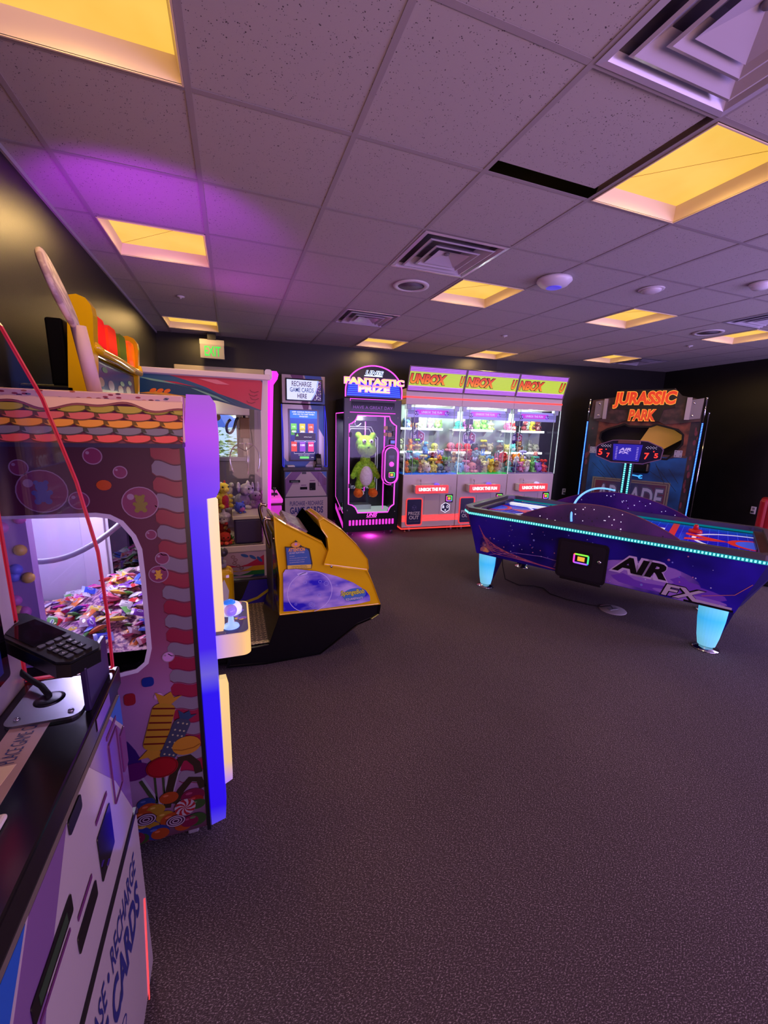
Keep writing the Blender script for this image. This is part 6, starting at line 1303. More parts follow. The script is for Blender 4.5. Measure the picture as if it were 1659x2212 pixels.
# large generic green plush hanging in the window
BIGS = 1.13
big = thing('plush_toy', 'large green plush bear with white belly and orange feet hanging inside the pink neon machine', 'plush toy', (2.145 + 0.385, 3.715 + 0.22, 0.60), radians(-1.5))
GRN = noise_mat('big_plush_green', (120, 190, 20), (164, 226, 50), 40, 0.95, bump=0.5, bscale=120); WHP = noise_mat('big_plush_white', (225, 222, 215), (240, 238, 232), 40, 0.95, bump=0.4, bscale=120); ORP = noise_mat('big_plush_orange', (226, 96, 14), (245, 130, 30), 40, 0.95, bump=0.4, bscale=120)
def fuse(name, mm, build_fn, vox, parent):
    g = G(); build_fn(g); o = g.build(name, parent)
    r_ = o.modifiers.new('remesh', 'REMESH'); r_.mode = 'VOXEL'; r_.voxel_size = vox; r_.use_smooth_shade = True
    s_ = o.modifiers.new('smooth', 'SMOOTH'); s_.iterations = 6
    o.data.materials.clear(); o.data.materials.append(mm); return o
def body(g):
    g.ball((0, 0, 0.25), (0.125, 0.10, 0.16), GRN); g.ball((0, 0, 0.64), (0.135, 0.115, 0.125), GRN); g.ball((0, -0.01, 0.45), (0.07, 0.06, 0.10), GRN); g.ball((0, -0.07, 0.585), (0.13, 0.085, 0.095), GRN)
    for sx in (-1, 1):
        g.ball((sx * 0.10, 0.0, 0.76), (0.045, 0.03, 0.045), GRN)
        g.ball((sx * 0.125, -0.01, 0.33), (0.036, 0.04, 0.115), GRN, rot=Matrix.Rotation(radians(sx * -28), 3, 'Y')); g.ball((sx * 0.17, -0.02, 0.235), (0.036, 0.038, 0.04), GRN)
        g.ball((sx * 0.09, -0.02, 0.12), (0.05, 0.055, 0.08), GRN)
fuse('body', GRN, body, 0.009, big)
g = G(); g.ball((0, -0.045, 0.24), (0.092, 0.075, 0.135), WHP, 20, 14); g.build('belly_patch', big, 'white belly patch')
for sx in (-1, 1):
    g = G(); g.ball((sx * 0.10, -0.05, 0.015), (0.062, 0.085, 0.058), ORP, 18, 12); g.ball((sx * 0.095, -0.02, 0.06), (0.046, 0.05, 0.034), ORP, 16, 10); g.build('foot', big, 'orange foot')
    g = G(); g.ball((sx * 0.046, -0.105, 0.69), (0.026, 0.02, 0.026), EYW, 14, 10); g.ball((sx * 0.042, -0.123, 0.687), (0.011, 0.008, 0.014), EYE, 12, 8); g.build('eye', big)
g = G(); g.ball((0, -0.155, 0.615), (0.016, 0.010, 0.011), mat('plush_nose_green', (50, 90, 14), 0.7), 12, 8); g.build('nose', big)
g = G(); big.scale = (BIGS, BIGS, BIGS); g.tube([(0, 0, 0.72), (0, 0.05, 0.95)], 0.003, WHITEP); g.build('hanging_string', big)
# ------------------------------------------------------------------ tall dinosaur game cabinet in the far right corner
jp = thing('game_cabinet', 'tall dark shooting game cabinet with red JURASSIC PARK sign, behind the air hockey table', 'arcade game', (6.40, 3.66, 0), atan2(-0.85, 0.527))
JW = 1.56
RUST = noise_mat('jp_rust_print', (60, 30, 24), (124, 64, 46), 6, 0.4); STEELD = noise_mat('jp_dark_print', (22, 18, 26), (48, 36, 42), 5, 0.4); BLUP = noise_mat('jp_blue_print', (16, 30, 60), (24, 82, 140), 2.2, 0.35, lo=0.35, hi=0.62)
F = FR(0, 0)
wn = [(0.22, 1.50), (0.27, 1.44), (0.42, 1.40), (0.80, 1.38), (0.95, 1.32), (1.02, 1.22), (1.20, 1.22), (1.26, 1.30), (1.36, 1.46), (1.35, 1.60), (1.28, 1.67), (1.00, 1.745), (0.92, 1.71), (0.62, 1.71), (0.56, 1.745), (0.32, 1.66), (0.23, 1.60)]
g = G(); g.shape([[(0.02, 0.02), (JW - 0.02, 0.02), (JW - 0.02, 1.83), (0.02, 1.83)], wn], F, -0.04, 0.0, STEELD)
g.shape([[(0.17, 1.27), (1.42, 1.27), (1.42, 1.80), (0.17, 1.80)], wn], F, 0, 0.004, RUST)
g.shape([(0.10, 0.10), (1.45, 0.10), (1.45, 1.27), (0.10, 1.27)], F, 0, 0.004, BLUP)
g.band(wn, 0.03, F, 0.004, 0.010, mat('jp_window_rim', (10, 9, 12), 0.3), True)
g.band([(0.15, 1.27), (1.44, 1.27)], 0.035, F, 0.004, 0.008, mat('jp_beam', (70, 46, 40), 0.5))
q = random.Random(6)
for k in range(9): x = q.uniform(0.15, 1.3); g.band([(x, q.uniform(0.9, 1.2)), (x + q.uniform(0.1, 0.35), q.uniform(0.6, 1.0))], 0.006, F, 0.004, 0.005, mat('jp_crack', (16, 20, 30), 0.5))
for k in range(22): x = q.choice([q.uniform(0.03, 0.09), q.uniform(1.46, 1.53)]); z = q.uniform(0.4, 1.75); g.shape(ell(x, z, q.uniform(0.008, 0.022), q.uniform(0.02, 0.06), 8), F, 0, 0.002, mat('jp_splotch', (96, 34, 50), 0.5))
g.build('front_panel', jp)
g = G(); g.box(0.0, 0.04, 0.04, 0.45, 0.02, 1.9, BLACK); g.box(JW - 0.04, JW, 0.04, 0.45, 0.02, 1.9, BLACK); g.box(0.02, JW - 0.02, 0.40, 0.45, 0.02, 1.9, mat('jp_inside_black', (8, 8, 10), 0.4)); g.box(0.02, JW - 0.02, 0.04, 0.42, 1.86, 1.9, BLACK); g.build('cabinet_shell', jp)
g = G(); g.shape([(0.72, 1.36), (1.00, 1.28), (1.38, 1.56), (1.02, 1.80), (0.90, 1.74)][::1], FR(0, 0.22), -0.006, 0.0, mat('jp_amber_reflection', (190, 140, 60), 0.35, emit=0.25)); g.build('inner_screen', jp, 'inner screen with an amber reflection coloured in')  # amber glow is a reflection put into the panel's colour
g = G(); hdr = [(0.03, 1.80), (0.45, 1.745), (0.56, 1.80), (1.0, 1.80), (1.10, 1.745), (JW - 0.03, 1.80), (JW - 0.03, 2.10), (1.26, 2.17), (1.16, 2.28), (1.10, 2.26), (0.44, 2.26), (0.42, 2.17), (0.05, 2.12)]
g.shape(hdr, FR(0, -0.05), -0.30, 0.0, noise_mat('jp_header_print', (34, 26, 30), (76, 50, 50), 8, 0.4))
g.shape([(0.42, 1.97), (0.58, 1.97), (0.60, 1.79), (1.02, 1.79), (1.06, 1.97), (1.20, 2.0), (1.16, 2.27), (0.44, 2.27)], FR(0, -0.05), 0, 0.03, mat('jp_logo_plate', (16, 11, 10), 0.4))
for x, sg in ((0.10, 1), (1.36, -1)):
    g.shape([(x, 1.82), (x + 0.16, 1.84), (x + 0.17, 2.13), (x - 0.0, 2.10)], FR(0, -0.05), 0, 0.015, mat('jp_bracket_grey', (130, 124, 134), 0.35, 0.3)); g.box(x + (0.13 if sg > 0 else -0.03), x + (0.18 if sg > 0 else 0.03), -0.09, -0.05, 1.82, 2.14, mat('jp_bracket_light', (164, 154, 158), 0.4))
    for z in (1.88, 2.06): g.ball((x + 0.06, -0.067, z), (0.016, 0.008, 0.016), CHROME, 10, 7)
g.build('header_sign', jp)
hs = [o for o in jp.children if o.name.startswith('header_sign')][0]
g = G(); Fh = FR(0, -0.082)
JR = grad_mat('jp_letter_red', 2, [(1.80, (200, 60, 30)), (2.0, (220, 80, 34)), (2.25, (206, 50, 26))], emit=0.45); JO = mat('jp_letter_edge', (245, 170, 60), 0.4, emit=0.5)
g.outlined('JURASSIC', Fh, 0.35, 1.19, 1.98, 2.25, 0.002, JO, JR, 0.085, 0.045, 0.002, shear=0.06)
g.outlined('PARK', Fh, 0.60, 0.97, 1.79, 1.975, 0.002, JO, JR, 0.085, 0.045, 0.002, shear=0.06)
g.build('sign_lettering', hs, 'orange-red JURASSIC PARK letters')
for x in (0.0, JW):
    g = G(); BLD = mat('jp_led_blue', (90, 180, 255), 0.4, emit=1.6); BLS = mat('jp_led_base', (10, 40, 160), 0.4, emit=0.5)
    g.box(x - 0.012, x + 0.012, -0.018, 0.0, 0.30, 1.78, BLS)
    for k in range(64): z = 0.31 + k * 0.023; g.box(x - 0.007, x + 0.007, -0.023, -0.016, z, z + 0.013, BLD)
    g.build('led_strip', jp); g = G(); g.tube([(x, -0.01, 1.78), (x, -0.01, 2.12)], 0.014, CHROME, 10); g.ball((x, -0.01, 2.13), 0.018, CHROME, 10, 8); g.build('chrome_pole', jp)
g = G(); g.tube([(JW + 0.05, 0.30, 0.03), (JW + 0.05, 0.30, 1.92)], 0.012, CHROME, 10); g.ball((JW + 0.05, 0.30, 1.93), 0.018, CHROME, 10, 8); g.build('chrome_pole', jp)
# ARCADE sign print
g = G(); Fb = FR(0, -0.004)
for pad, m_ in ((0.0, mat('jp_sign_cream', (112, 106, 88), 0.5)), (0.022, mat('jp_sign_plum', (70, 40, 60), 0.4)), (0.034, mat('jp_sign_cream', (112, 106, 88), 0.5)), (0.052, grad_mat('jp_sign_field', 0, [(0.2, (96, 34, 44)), (0.7, (22, 50, 90)), (1.3, (90, 40, 60))], rough=0.4))):
    g.shape([(0.19 + pad, 0.30 + pad), (1.30 - pad, 0.30 + pad), (1.30 - pad, 0.86 - pad), (0.19 + pad, 0.86 - pad)], Fb, pad * 0.02, pad * 0.02 + 0.001, m_)
g.outlined('ARCADE', Fb, 0.26, 1.22, 0.41, 0.77, 0.003, mat('jp_arcade_edge', (70, 74, 96), 0.4), mat('jp_arcade_fill', (150, 154, 176), 0.5), 0.07, 0.015, 0.001, shear=0.05)
g.build('arcade_sign', jp, 'pale framed ARCADE lettering')
g = G()
for x, z in ((0.09, 1.255), (1.28, 1.26), (1.30, 0.26), (0.09, 0.26)):
    g.shape([(x, z), (x + 0.10, z), (x + 0.10, z + 0.105), (x, z + 0.105)], F, 0.004, 0.012, mat('jp_corner_plate', (150, 146, 158), 0.4))
    for dx, dz in ((0.02, 0.02), (0.08, 0.02), (0.02, 0.085), (0.08, 0.085)): g.shape(ell(x + dx, z + dz, 0.007, n=8), F, 0.012, 0.014, BLACK)
g.build('corner_plates', jp)
g = G(); g.box(0.74, 1.00, -0.12, 0.0, 0.98, 1.17, BLACKG, 0.04, seg=3); g.box(0.74, 0.92, -0.13, -0.02, 1.12, 1.18, mat('gun_indigo', (40, 30, 150), 0.3, emit=0.2), 0.015); g.build('gun_holster', jp)
g = G(); g.tube([(0.70, -0.13, 0.95), (0.80, -0.13, 0.945), (0.90, -0.13, 0.93)], 0.010, mat('gun_light_blue', (60, 170, 240), 0.3, emit=0.8), 8); g.tube([(0.90 + 0.028 * cos(a), -0.13, 0.928 + 0.024 * sin(a)) for a in [radians(d) for d in range(40, 330, 24)]], 0.008, mat('gun_light_blue', (60, 170, 240), 0.3), 8); g.build('gun_light', jp)
# ------------------------------------------------------------------ air hockey table
AL, AW, ZT = 2.42, 1.14, 0.80
ah = thing('air_hockey_table', 'large blue and purple air hockey table with turquoise LED edge and glowing frosted legs', 'air hockey table', (2.865, 1.715, 0), atan2(-0.86, 0.51))
AB = noise_mat('table_side_print', (12, 4, 96), (44, 22, 176), 1.6, 0.3, lo=0.4, hi=0.62)
ABD = mat('table_end_indigo', (24, 14, 80), 0.3)
g = G()
def hexa(g, b, t_, m):  # b, t_ four corners bottom/top
    g.add(list(b) + list(t_), [(3, 2, 1, 0), (4, 5, 6, 7), (0, 1, 5, 4), (1, 2, 6, 5), (2, 3, 7, 6), (3, 0, 4, 7)], m)
zb = 0.365; zt_ = 0.755
hexa(g, [(0.20, 0.02, zb), (2.22, 0.02, zb), (2.22, AW - 0.02, zb), (0.20, AW - 0.02, zb)], [(0.09, 0.0, zt_), (AL - 0.09, 0.0, zt_), (AL - 0.09, AW, zt_), (0.09, AW, zt_)], AB)
g.build('table_body', ah)
g = G()
for sg in (0, 1):
    fx = (lambda x: x) if sg == 0 else (lambda x: AL - x)
    o_ = 1 if sg == 0 else -1
    B_ = [(fx(0.16), 0.10, zb + 0.05), (fx(0.22), 0.022, zb + 0.0), (fx(0.22), AW - 0.022, zb + 0.0), (fx(0.16), AW - 0.10, zb + 0.05)]
    T_ = [(fx(0.0), 0.10, zt_), (fx(0.095), 0.001, zt_), (fx(0.095), AW - 0.001, zt_), (fx(0.0), AW - 0.10, zt_)]
    if sg: B_ = B_[::-1]; T_ = T_[::-1]
    g = G(); hexa(g, B_, T_, ABD); g.build('end_cap', ah)
# side print details on the near side
def Fn(a, b, h=0.0):
    k = (b - zb) / (zt_ - zb); return Vector((a, 0.02 - 0.02 * k - h, b))
g = G(); NB = mat('nebula_violet', (112, 62, 190), 0.35); NB2 = mat('nebula_lilac', (150, 110, 206), 0.35); NB3 = mat('nebula_orange', (206, 120, 110), 0.35)
NEB = noise_mat('nebula_cloud', (38, 14, 140), (160, 116, 210), 3.2, 0.35, lo=0.36, hi=0.64)
def blob(cx, cy, rx, ry, m, h, seed):
    q = random.Random(seed); n_ = 26; P = []
    for i in range(n_):
        a_ = 2 * pi * i / n_; k = 1 + 0.22 * sin(a_ * 3 + seed) + q.uniform(-0.08, 0.08); x, y = cx + rx * k * cos(a_), cy + ry * k * sin(a_); P.append((min(max(x, 0.24), 2.19), min(max(y, zb + 0.004), zt_ - 0.01)))
    g.shape(P, Fn, h, h, m)
blob(1.60, 0.46, 0.56, 0.13, NEB, 0.002, 4); blob(1.78, 0.47, 0.34, 0.085, NB, 0.0025, 9); blob(1.62, 0.53, 0.27, 0.075, NB2, 0.003, 5); blob(1.95, 0.40, 0.20, 0.035, NB2, 0.003, 6)
for k in range(9):
    g.band([(0.21 + 0.012 * k, 0.66 - 0.025 * k), (0.26 + 0.015 * k, 0.58 - 0.022 * k), (0.34 + 0.05 * k, 0.49 - 0.012 * k), (0.50 + 0.06 * k, 0.43 - 0.006 * k)], 0.004, Fn, 0.002, 0.002, NB3 if k % 2 else mat('nebula_rose', (190, 90, 150), 0.35))
blob(0.33, 0.47, 0.12, 0.07, noise_mat('nebula_gold_haze', (34, 12, 120), (226, 150, 120), 9, 0.35, lo=0.46, hi=0.68), 0.0016, 8); blob(0.28, 0.42, 0.05, 0.025, noise_mat('nebula_gold_core', (150, 70, 130), (240, 180, 110), 14, 0.35, lo=0.35, hi=0.6), 0.0018, 3)
g.band([(0.34, 0.38), (0.60, 0.455), (0.85, 0.475), (1.05, 0.46)], 0.005, Fn, 0.002, 0.002, NB2); g.band([(0.40, 0.40), (0.75, 0.40), (1.0, 0.385)], 0.006, Fn, 0.002, 0.002, mat('nebula_rose', (190, 90, 150), 0.35))
q = random.Random(13)
for k in range(90): x, z, r_ = q.uniform(0.28, 2.15), q.uniform(0.385, 0.72), q.uniform(0.002, 0.006) * (2.0 if k % 11 == 0 else 1); g.shape(ell(x, z, r_, n=10), Fn, 0.0032, 0.0032, mat('star_%d' % (k % 3), ((120, 130, 220), (190, 120, 170), (200, 200, 240))[k % 3], 0.4))
g.band([(2.02, 0.44), (2.20, 0.50), (2.28, 0.60)], 0.004, Fn, 0.0032, 0.0032, NB3)
BLK = mat('logo_black', (8, 6, 10), 0.3); HAL = mat('logo_halo', (200, 180, 226), 0.4)
g.outlined('AIR', Fn, 1.395, 1.81, 0.482, 0.642, 0.0036, HAL, BLK, 0.14, 0.045, 0.001, shear=0.30)
g.outlined('FX', Fn, 1.765, 2.02, 0.376, 0.482, 0.0036, BLK, mat('logo_silver', (190, 176, 196), 0.35), 0.08, 0.03, 0.001, shear=0.30)
g.shape([(1.98, 0.386), (2.20, 0.383), (2.20, 0.40), (1.965, 0.405)], Fn, 0.0044, 0.0044, mat('logo_silver', (190, 176, 196), 0.35)); g.shape([(1.92, 0.368), (2.21, 0.366), (2.21, 0.382), (1.92, 0.384)], Fn, 0.004, 0.004, BLK)
g.build('side_print', ah, 'nebula print with AIR FX lettering')
# coin door
g = G(); Fd = lambda a, b, h=0.0: Vector((a, 0.006 - h, b)); g.shape(rr(0.985, 1.385, 0.345, 0.690, 0.035, 5), Fd, 0, 0.022, mat('door_black', (16, 13, 22), 0.35)); g.shape(rr(1.005, 1.365, 0.365, 0.670, 0.028, 5), Fd, 0.022, 0.026, mat('door_black2', (20, 16, 28), 0.4)); g.build('service_door', ah)
sd_ = [o for o in ah.children if o.name.startswith('service_door')][0]
g = G(); reader_ring(g, lambda a, b, h=0.0: Vector((a, -0.020 - h, b)), 1.10, 1.27, 0.475, 0.60, 0.003); g.build('card_reader', sd_)
g = G(); g.lathe([(0.016, 0), (0.015, 0.006), (0.006, 0.008), (0, 0.008)], CHROME, 16, Matrix.Translation((1.325, -0.020, 0.54)) @ Matrix.Rotation(pi / 2, 4, 'X')); g.build('key_lock', sd_)
g = G(); g.box(1.02, 1.36, 0.0, 0.10, 0.318, 0.345, BLACK, 0.008); g.build('puck_tray', ah)
# rails
RAIL = mat('rail_dark', (104, 98, 110), 0.25, 0.5)
g = G(); rw = 0.055
out = [(0.0, 0.10), (0.10, -0.012), (AL - 0.10, -0.012), (AL, 0.10), (AL, AW - 0.10), (AL - 0.10, AW + 0.012), (0.10, AW + 0.012), (0.0, AW - 0.10)]
inn = [(0.07, 0.12), (0.13, 0.045), (AL - 0.13, 0.045), (AL - 0.07, 0.12), (AL - 0.07, AW - 0.12), (AL - 0.13, AW - 0.045), (0.13, AW - 0.045), (0.07, AW - 0.12)]
g.shape([out, inn], FT(), 0.785, 0.825, RAIL); rl = g.build('top_rail', ah); bv = rl.modifiers.new('bevel', 'BEVEL'); bv.width = 0.010; bv.segments = 2; bv.limit_method = 'ANGLE'
TQ = mat('turquoise_led', (130, 255, 240), 0.4, emit=1.5); TQB = mat('turquoise_strip', (0, 120, 130), 0.4, emit=0.8)
g = G()
def strip(p0, p1, g):
    a, b = Vector((*p0, 0)), Vector((*p1, 0)); d_ = b - a; L_ = d_.length; d_.normalize(); nn_ = Vector((d_.y, -d_.x, 0))
    fr_ = lambda u, v, h=0.0: a + d_ * u + Vector((0, 0, v)) + nn_ * h
    g.shape([(0, 0.757), (L_, 0.757), (L_, 0.784), (0, 0.784)], fr_, 0.0, 0.004, TQB)
    n_ = int(L_ / 0.022)
    for k in range(n_): u = 0.006 + k * (L_ / n_); g.shape([(u, 0.763), (u + 0.011, 0.763), (u + 0.011, 0.779), (u, 0.779)], fr_, 0.004, 0.008, TQ)
strip((0.10, -0.008), (AL - 0.10, -0.008), g); strip((0.0, 0.10), (0.10, -0.008), g); strip((AL - 0.10, -0.008), (AL, 0.10), g); strip((AL, 0.10), (AL, AW - 0.10), g); strip((0.0, AW - 0.10), (0.0, 0.10), g)
strip((AL - 0.10, AW + 0.008), (0.10, AW + 0.008), g)
g.build('led_edge', ah, 'turquoise LED edge strip')
# playfield
PFm = mat('playfield_blue', (20, 10, 190), 0.15, emit=0.32); g = G(); g.shape(inn, FT(), 0.70, 0.757, PFm); Ff = FT(0, 0, 0.757)  # playfield colours glow mildly, standing in for blacklight falling on them
GL = mat('playfield_grid', (60, 80, 240), 0.3, emit=0.4); RD = mat('playfield_red', (214, 40, 36), 0.3, emit=0.35); WH = mat('playfield_white', (220, 220, 240), 0.3, emit=0.5)
for k in range(34): x = 0.14 + k * 0.064; g.shape([(x, 0.05), (x + 0.003, 0.05), (x + 0.003, AW - 0.05), (x, AW - 0.05)], Ff, 0.0, 0.0006, GL)
for k in range(17): y = 0.07 + k * 0.063; g.shape([(0.10, y), (AL - 0.10, y), (AL - 0.10, y + 0.003), (0.10, y + 0.003)], Ff, 0.0, 0.0006, GL)
for cx, a0, a1 in ((AL - 0.08, 95, 265), (0.08, -85, 85)):
    g.band(ell(cx, AW / 2, 0.44, 0.36, 40, a0, a1), 0.028, Ff, 0.0006, 0.0012, WH); g.shape(ell(cx, AW / 2, 0.22, 0.19, 30, a0, a1), Ff, 0.0012, 0.0016, RD); g.shape(ell(cx, AW / 2, 0.17, 0.155, 30, a0, a1), Ff, 0.0016, 0.002, mat('playfield_pale_blue', (60, 90, 235), 0.3, emit=0.45))
for x in (0.66, AL - 0.70): g.shape([(x, 0.05), (x + 0.05, 0.05), (x + 0.05, AW - 0.05), (x, AW - 0.05)], Ff, 0.0008, 0.0014, RD)
for x0, sg in ((AL - 0.58, 1), (0.60, -1)): g.shape([(x0, AW / 2 + 0.16), (x0 + sg * 0.30, AW / 2), (x0, AW / 2 - 0.14), (x0, AW / 2 - 0.06), (x0 + sg * 0.14, AW / 2), (x0, AW / 2 + 0.08)][::sg], Ff, 0.0014, 0.002, RD)
g.text('FX', (lambda a, b, h=0.0: Ff(AL - 0.86 + b, AW * 0.60 - a, h)), -0.10, 0.10, 0.0, 0.12, 0.003, WH, 0.05)
g.build('playfield', ah, 'blue playfield with white arcs and red stripes')
# goals
for sg in (0, 1):
    fx = (lambda x: x) if sg == 0 else (lambda x: AL - x)
    g = G(); g.box(fx(0.06), fx(0.13), 0.10, AW - 0.10, 0.757, 0.80, mat('goal_maroon', (70, 30, 36), 0.3) if sg else RAIL, 0.008); g.box(fx(0.07), fx(0.134), 0.34, AW - 0.34, 0.757, 0.785, BLACK); g.build('goal_end', ah)
g = G(); g.box(0.20, 0.62, 0.76, 0.80, 0.765, 0.80, mat('puck_bar_white', (225, 235, 240), 0.3, emit=0.7), 0.01); g.build('lit_puck_bar', ah)
g = G(); g.box(0.14, 0.60, 0.42, 0.78, 0.758, 0.764, ACRYL); g.box(0.18, 0.22, 0.60, 0.80, 0.758, 0.84, ACRYL); g.build('clear_puck_guard', ah)
mal = thing('air_hockey_mallet', 'red air hockey mallet lying on the blue playfield near its red arrow', 'mallet', tuple(Vector((2.865, 1.715, 0)) + Matrix.Rotation(atan2(-0.86, 0.51), 3, 'Z') @ Vector((AL - 0.52, AW * 0.68, 0.7595))))
g = G(); g.lathe([(0.050, 0), (0.052, 0.010), (0.046, 0.026), (0.030, 0.030)], mat('mallet_red', (190, 26, 30), 0.25, emit=0.15), 24); g.build('mallet_base', mal)
g = G(); g.lathe([(0.020, 0.024), (0.018, 0.060), (0.013, 0.072), (0, 0.074)], mat('mallet_red', (190, 26, 30), 0.25), 18); g.build('handle', mal)
# side guards (domes) with specks
DOM = noise_mat('guard_purple', (52, 26, 92), (88, 44, 120), 2.5, 0.3); SPK_ = mat('guard_speck', (220, 220, 245), 0.4, emit=0.6); SPD = mat('guard_hole', (20, 12, 40), 0.5)
for y0, lean, sg in ((0.03, 0.05, 0), (AW - 0.03, -0.05, 1)):
    def Fg_(a, b, h=0.0, y0=y0, lean=lean): return Vector((a, y0 + lean * (b - 0.80) / 0.2 - h, b))
    n_ = 26; P = [(0.58 + 1.28 * i / n_, 0.805 + 0.195 * max(0.0, sin(pi * i / n_)) ** 0.85) for i in range(n_ + 1)]
    g = G(); g.shape([(1.86, 0.80)] + P[::-1] + [(0.58, 0.80)], Fg_, -0.004, 0.004, DOM)
    g.band(P, 0.006, Fg_, -0.006, 0.006, mat('guard_trim', (110, 60, 90), 0.4))
    q = random.Random(50 + sg)
    for k in range(60):
        x, z = q.uniform(0.68, 1.76), q.uniform(0.82, 0.98)
        if z < 0.795 + 0.19 * sin(pi * (x - 0.58) / 1.28) ** 1.35: g.shape(ell(x, z, 0.0042 if k % 3 else 0.0055, n=8), Fg_, 0.0045, 0.005, SPK_ if k % 2 else SPD)
    g.build('side_guard', ah, 'arched purple side guard with white specks')
AT = mat('arch_tube_blue', (110, 190, 250), 0.3, emit=0.8)
g = G(); g.tube(bez([(1.06, 0.02, 0.84), (1.02, 0.05, 0.99), (1.02, 0.30, 1.06), (1.06, 0.60, 1.12), (1.12, 0.95, 1.04), (1.18, 1.06, 1.02)], 24), 0.009, AT, 10); g.build('arch_light_tube', ah)
# score post and scoreboard
g = G(); PY = AW + 0.0
g.box(1.21, 1.30, PY - 0.005, PY + 0.03, 0.80, 1.40, mat('post_dark', (14, 22, 50), 0.3), 0.004); g.build('score_post', ah)
g = G()
for x in (1.222, 1.270):
    g.box(x, x + 0.018, PY - 0.011, PY - 0.005, 0.82 if x < 1.25 else 0.90, 1.385, TQB)
    for k in range(26 if x < 1.25 else 22): z = 1.372 - k * 0.0215; g.box(x + 0.002, x + 0.016, PY - 0.015, PY - 0.010, z, z + 0.011, TQ)
g.build('post_leds', ah)
SBX0, SBX1, SBZ0, SBZ1 = 0.945, 1.535, 1.325, 1.500
g = G(); Fsb = FR(0, PY - 0.03)
oc = [(SBX0 + 0.01, 1.36), (1.10, 1.305), (1.38, 1.305), (SBX1 - 0.01, 1.36), (SBX1, 1.45), (SBX1 - 0.02, 1.475), (1.40, 1.525), (1.33, 1.53), (1.16, 1.53), (1.09, 1.525), (0.97, 1.475), (SBX0, 1.45)]
g.shape(oc, Fsb, -0.06, 0.0, mat('board_navy', (16, 14, 48), 0.3)); g.band(oc, 0.008, Fsb, 0, 0.008, mat('board_trim', (150, 120, 150), 0.3, 0.4), True)
g.box(1.14, 1.34, PY - 0.045, PY - 0.02, 1.495, 1.53, mat('board_bronze', (120, 84, 84), 0.3, 0.4), 0.006)
g.build('scoreboard', ah)
sb = [o for o in ah.children if o.name.startswith('scoreboard')][0]
g = G(); Fsc = FR(0, PY - 0.031); g.shape([(1.115, 1.325), (1.345, 1.325), (1.36, 1.49), (1.10, 1.49)], Fsc, 0, 0.006, mat('board_centre', (44, 40, 170), 0.3, emit=0.45)); F6_ = FR(0, PY - 0.038)
g.text('AIR', F6_, 1.16, 1.27, 1.425, 1.455, 0.001, mat('board_text', (190, 180, 235), 0.4, emit=0.5), 0.04, shear=0.3); g.text('FX', F6_, 1.16, 1.25, 1.395, 1.42, 0.001, mat('board_text', (190, 180, 235), 0.4), 0.04, shear=0.3)
for k in range(8):
    for x in (1.13, 1.315): g.shape([(x, 1.345 + k * 0.016), (x + 0.016, 1.345 + k * 0.016), (x + 0.016, 1.350 + k * 0.016), (x, 1.350 + k * 0.016)], F6_, 0, 0.001, mat('board_text', (190, 180, 235), 0.4))
g.build('centre_display', sb)
g = G(); RDG = mat('digit_red', (255, 50, 40), 0.4, emit=1.8)
for s_, a, b, c0, c1 in (('5', 0.97, 1.008, 1.37, 1.432), ('7', 1.05, 1.078, 1.35, 1.395), ('7', 1.385, 1.425, 1.352, 1.415), ('5', 1.468, 1.50, 1.37, 1.415), ('0', 1.035, 1.045, 1.425, 1.437), ('8', 1.455, 1.466, 1.425, 1.437)): g.text(s_, Fsc, a, b, c0, c1, 0.003, RDG, 0.02)
for k in range(16):
    x = (0.99 + k * 0.012) if k < 8 else (1.39 + (k - 8) * 0.012)
    for j in range(2): g.shape([(x, 1.465 + 0.008 * ((k + j) % 2) - j * 0.01), (x + 0.006, 1.465 + 0.008 * ((k + j) % 2) - j * 0.01), (x + 0.006, 1.470 + 0.008 * ((k + j) % 2) - j * 0.01), (x, 1.470 + 0.008 * ((k + j) % 2) - j * 0.01)], Fsc, 0.001, 0.002, WH)
g.build('score_digits', sb, 'red lit score digits')
# legs
LGm = grad_mat('frosted_leg', 2, [(0.03, (120, 200, 225)), (0.12, (110, 205, 245)), (0.25, (64, 190, 250)), (0.37, (120, 215, 240))], emit=0.75, rough=0.4)
for lx, ly, sg in ((0.275, 0.13, 1), (2.105, 0.13, -1), (0.33, AW - 0.13, 1), (2.09, AW - 0.13, -1)):
    near_ = ly < 0.5; yy = -1 if near_ else 1
    g = G(); secs = []
    for z, w_ in ((0.03, 0.056), (0.10, 0.070), (0.24, 0.086), (0.37, 0.092)):
        secs.append([(lx + w_ * cos(a), ly + yy * 0.75 * w_ * sin(a), z) for a in [pi * i / 12 for i in range(13)]] if near_ is False else [(lx + w_ * cos(a), ly - 0.75 * w_ * sin(a), z) for a in [-pi * i / 12 + pi for i in range(13)]])
    loft(g, secs, LGm); lg = g.build('leg', ah, 'glowing frosted blue leg')
    g = G(); hexa(g, [(lx - 0.05, ly - (0 if near_ else 0.03), 0.03), (lx + 0.05, ly - (0 if near_ else 0.03), 0.03), (lx + 0.05, ly + (0.03 if near_ else 0), 0.03), (lx - 0.05, ly + (0.03 if near_ else 0), 0.03)], [(lx - 0.10, ly - (0 if near_ else 0.16), 0.37), (lx + 0.13, ly - (0 if near_ else 0.16), 0.37), (lx + 0.13, ly + (0.16 if near_ else 0), 0.37), (lx - 0.10, ly + (0.16 if near_ else 0), 0.37)], ABD); g.build('leg_back', lg)
    g = G(); g.lathe([(0.088, 0.0), (0.086, 0.008), (0.05, 0.016), (0.035, 0.034), (0.0, 0.034)], CHROME, 28, Matrix.Translation((lx, ly, 0))); g.build('foot_plate', lg)
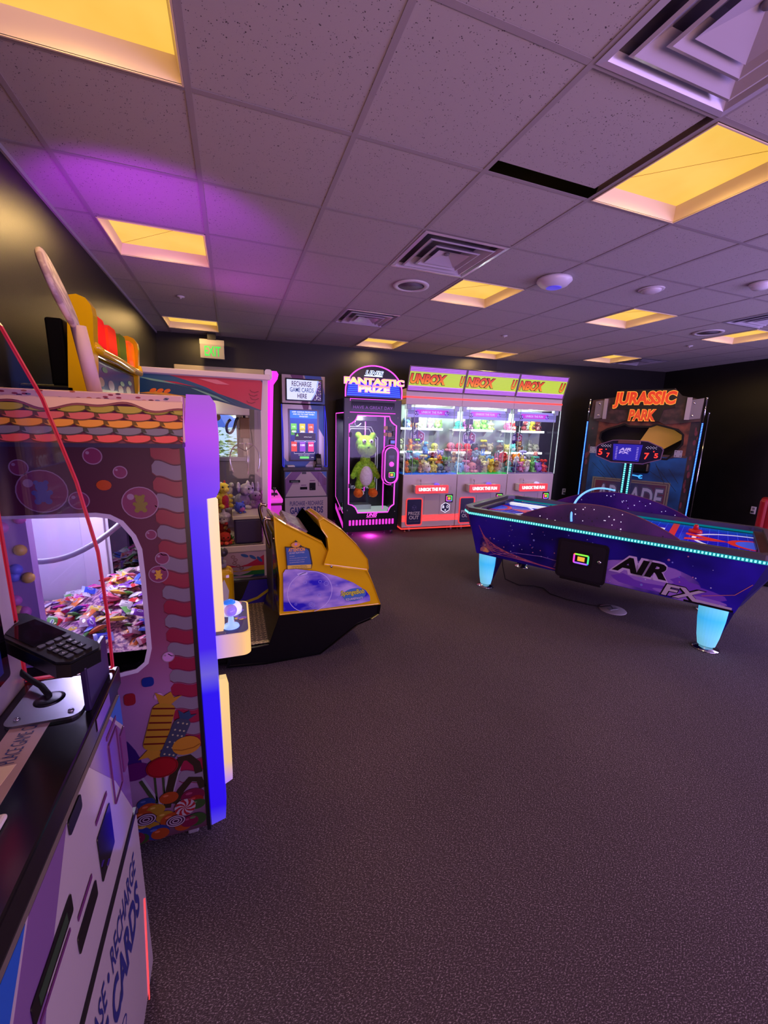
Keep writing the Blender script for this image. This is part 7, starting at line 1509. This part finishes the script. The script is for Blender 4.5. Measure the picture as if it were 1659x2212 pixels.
# ------------------------------------------------------------------ red racing seat at the right edge
rs = thing('racing_seat', 'red racing game seat cut off by the right edge of the frame', 'arcade seat', (6.28, 0.62, 0), radians(115))
RED = mat('seat_red_vinyl', (150, 14, 24), 0.35)
g = G(); g.box(-0.25, 0.25, -0.05, 0.10, 0.45, 0.95, RED, 0.05, seg=4); g.box(-0.20, 0.20, -0.04, 0.10, 0.90, 1.18, RED, 0.06, seg=4); g.build('backrest', rs)
for sx in (-1, 1): g = G(); g.box(sx * 0.22, sx * 0.30, -0.12, 0.10, 0.50, 0.95, RED, 0.035, seg=3); g.build('side_bolster', rs)
g = G(); g.box(-0.27, 0.27, -0.50, 0.0, 0.32, 0.47, RED, 0.05, seg=3); g.build('seat_cushion', rs)
g = G(); g.box(-0.30, 0.30, -0.52, 0.14, 0.0, 0.32, BLACK, 0.02); g.build('seat_base', rs)
g = G(); g.band([(-0.12, 1.02), (-0.02, 1.06), (0.10, 1.03)], 0.02, FR(0, -0.041), 0, 0.002, WHITEP); g.build('white_stitching', rs)
# plush toys inside the white claw machine
def wt(kind, c1, c2, loc, rz, s, label): plush(kind, c1, c2, loc, rz, s, label, 'plush toys in the white claw machine')
wt('pup', (215, 205, 190), (230, 222, 210), (0.78, 2.36, 0.76), 0.9, 1.9, 'large cream plush dog behind the clear guard in the white claw machine')
wt('rabbit', (225, 215, 205), (235, 230, 220), (0.90, 2.50, 0.70), 0.4, 1.6, 'cream plush rabbit at the back corner of the white claw machine by the magenta post')
wt('bear', (205, 198, 188), (225, 220, 212), (0.62, 2.52, 0.72), -0.5, 1.8, 'pale grey plush bear behind the cream plush dog')
wt('dragonet', (232, 205, 50), (200, 50, 40), (0.60, 2.08, 0.83), 0.5, 1.5, 'yellow plush lizard with red belly on top of the toy stack by the blue edge')
wt('sprout', (200, 34, 30), (235, 225, 215), (0.595, 2.06, 0.68), -0.3, 1.15, 'red-topped plush mushroom creature under the yellow plush lizard')
wt('bear', (190, 36, 30), (235, 180, 90), (0.575, 2.12, 0.505), 0.7, 1.3, 'red plush bear at the bottom of the toy stack on the green grass')
wt('octopus', (200, 44, 34), (225, 90, 70), (0.60, 2.01, 0.505), 0.2, 0.95, 'red plush octopus beside the red plush bear on the green paper grass')
wt('round', (90, 110, 220), (230, 130, 190), (0.74, 2.12, 0.767), 0.6, 0.9, 'small blue and pink plush ball creature on the edge of the prize bin')
wt('rabbit', (235, 215, 90), (225, 90, 60), (0.54, 2.20, 0.69), 0.1, 1.3, 'yellow plush rabbit behind the red-topped mushroom creature')
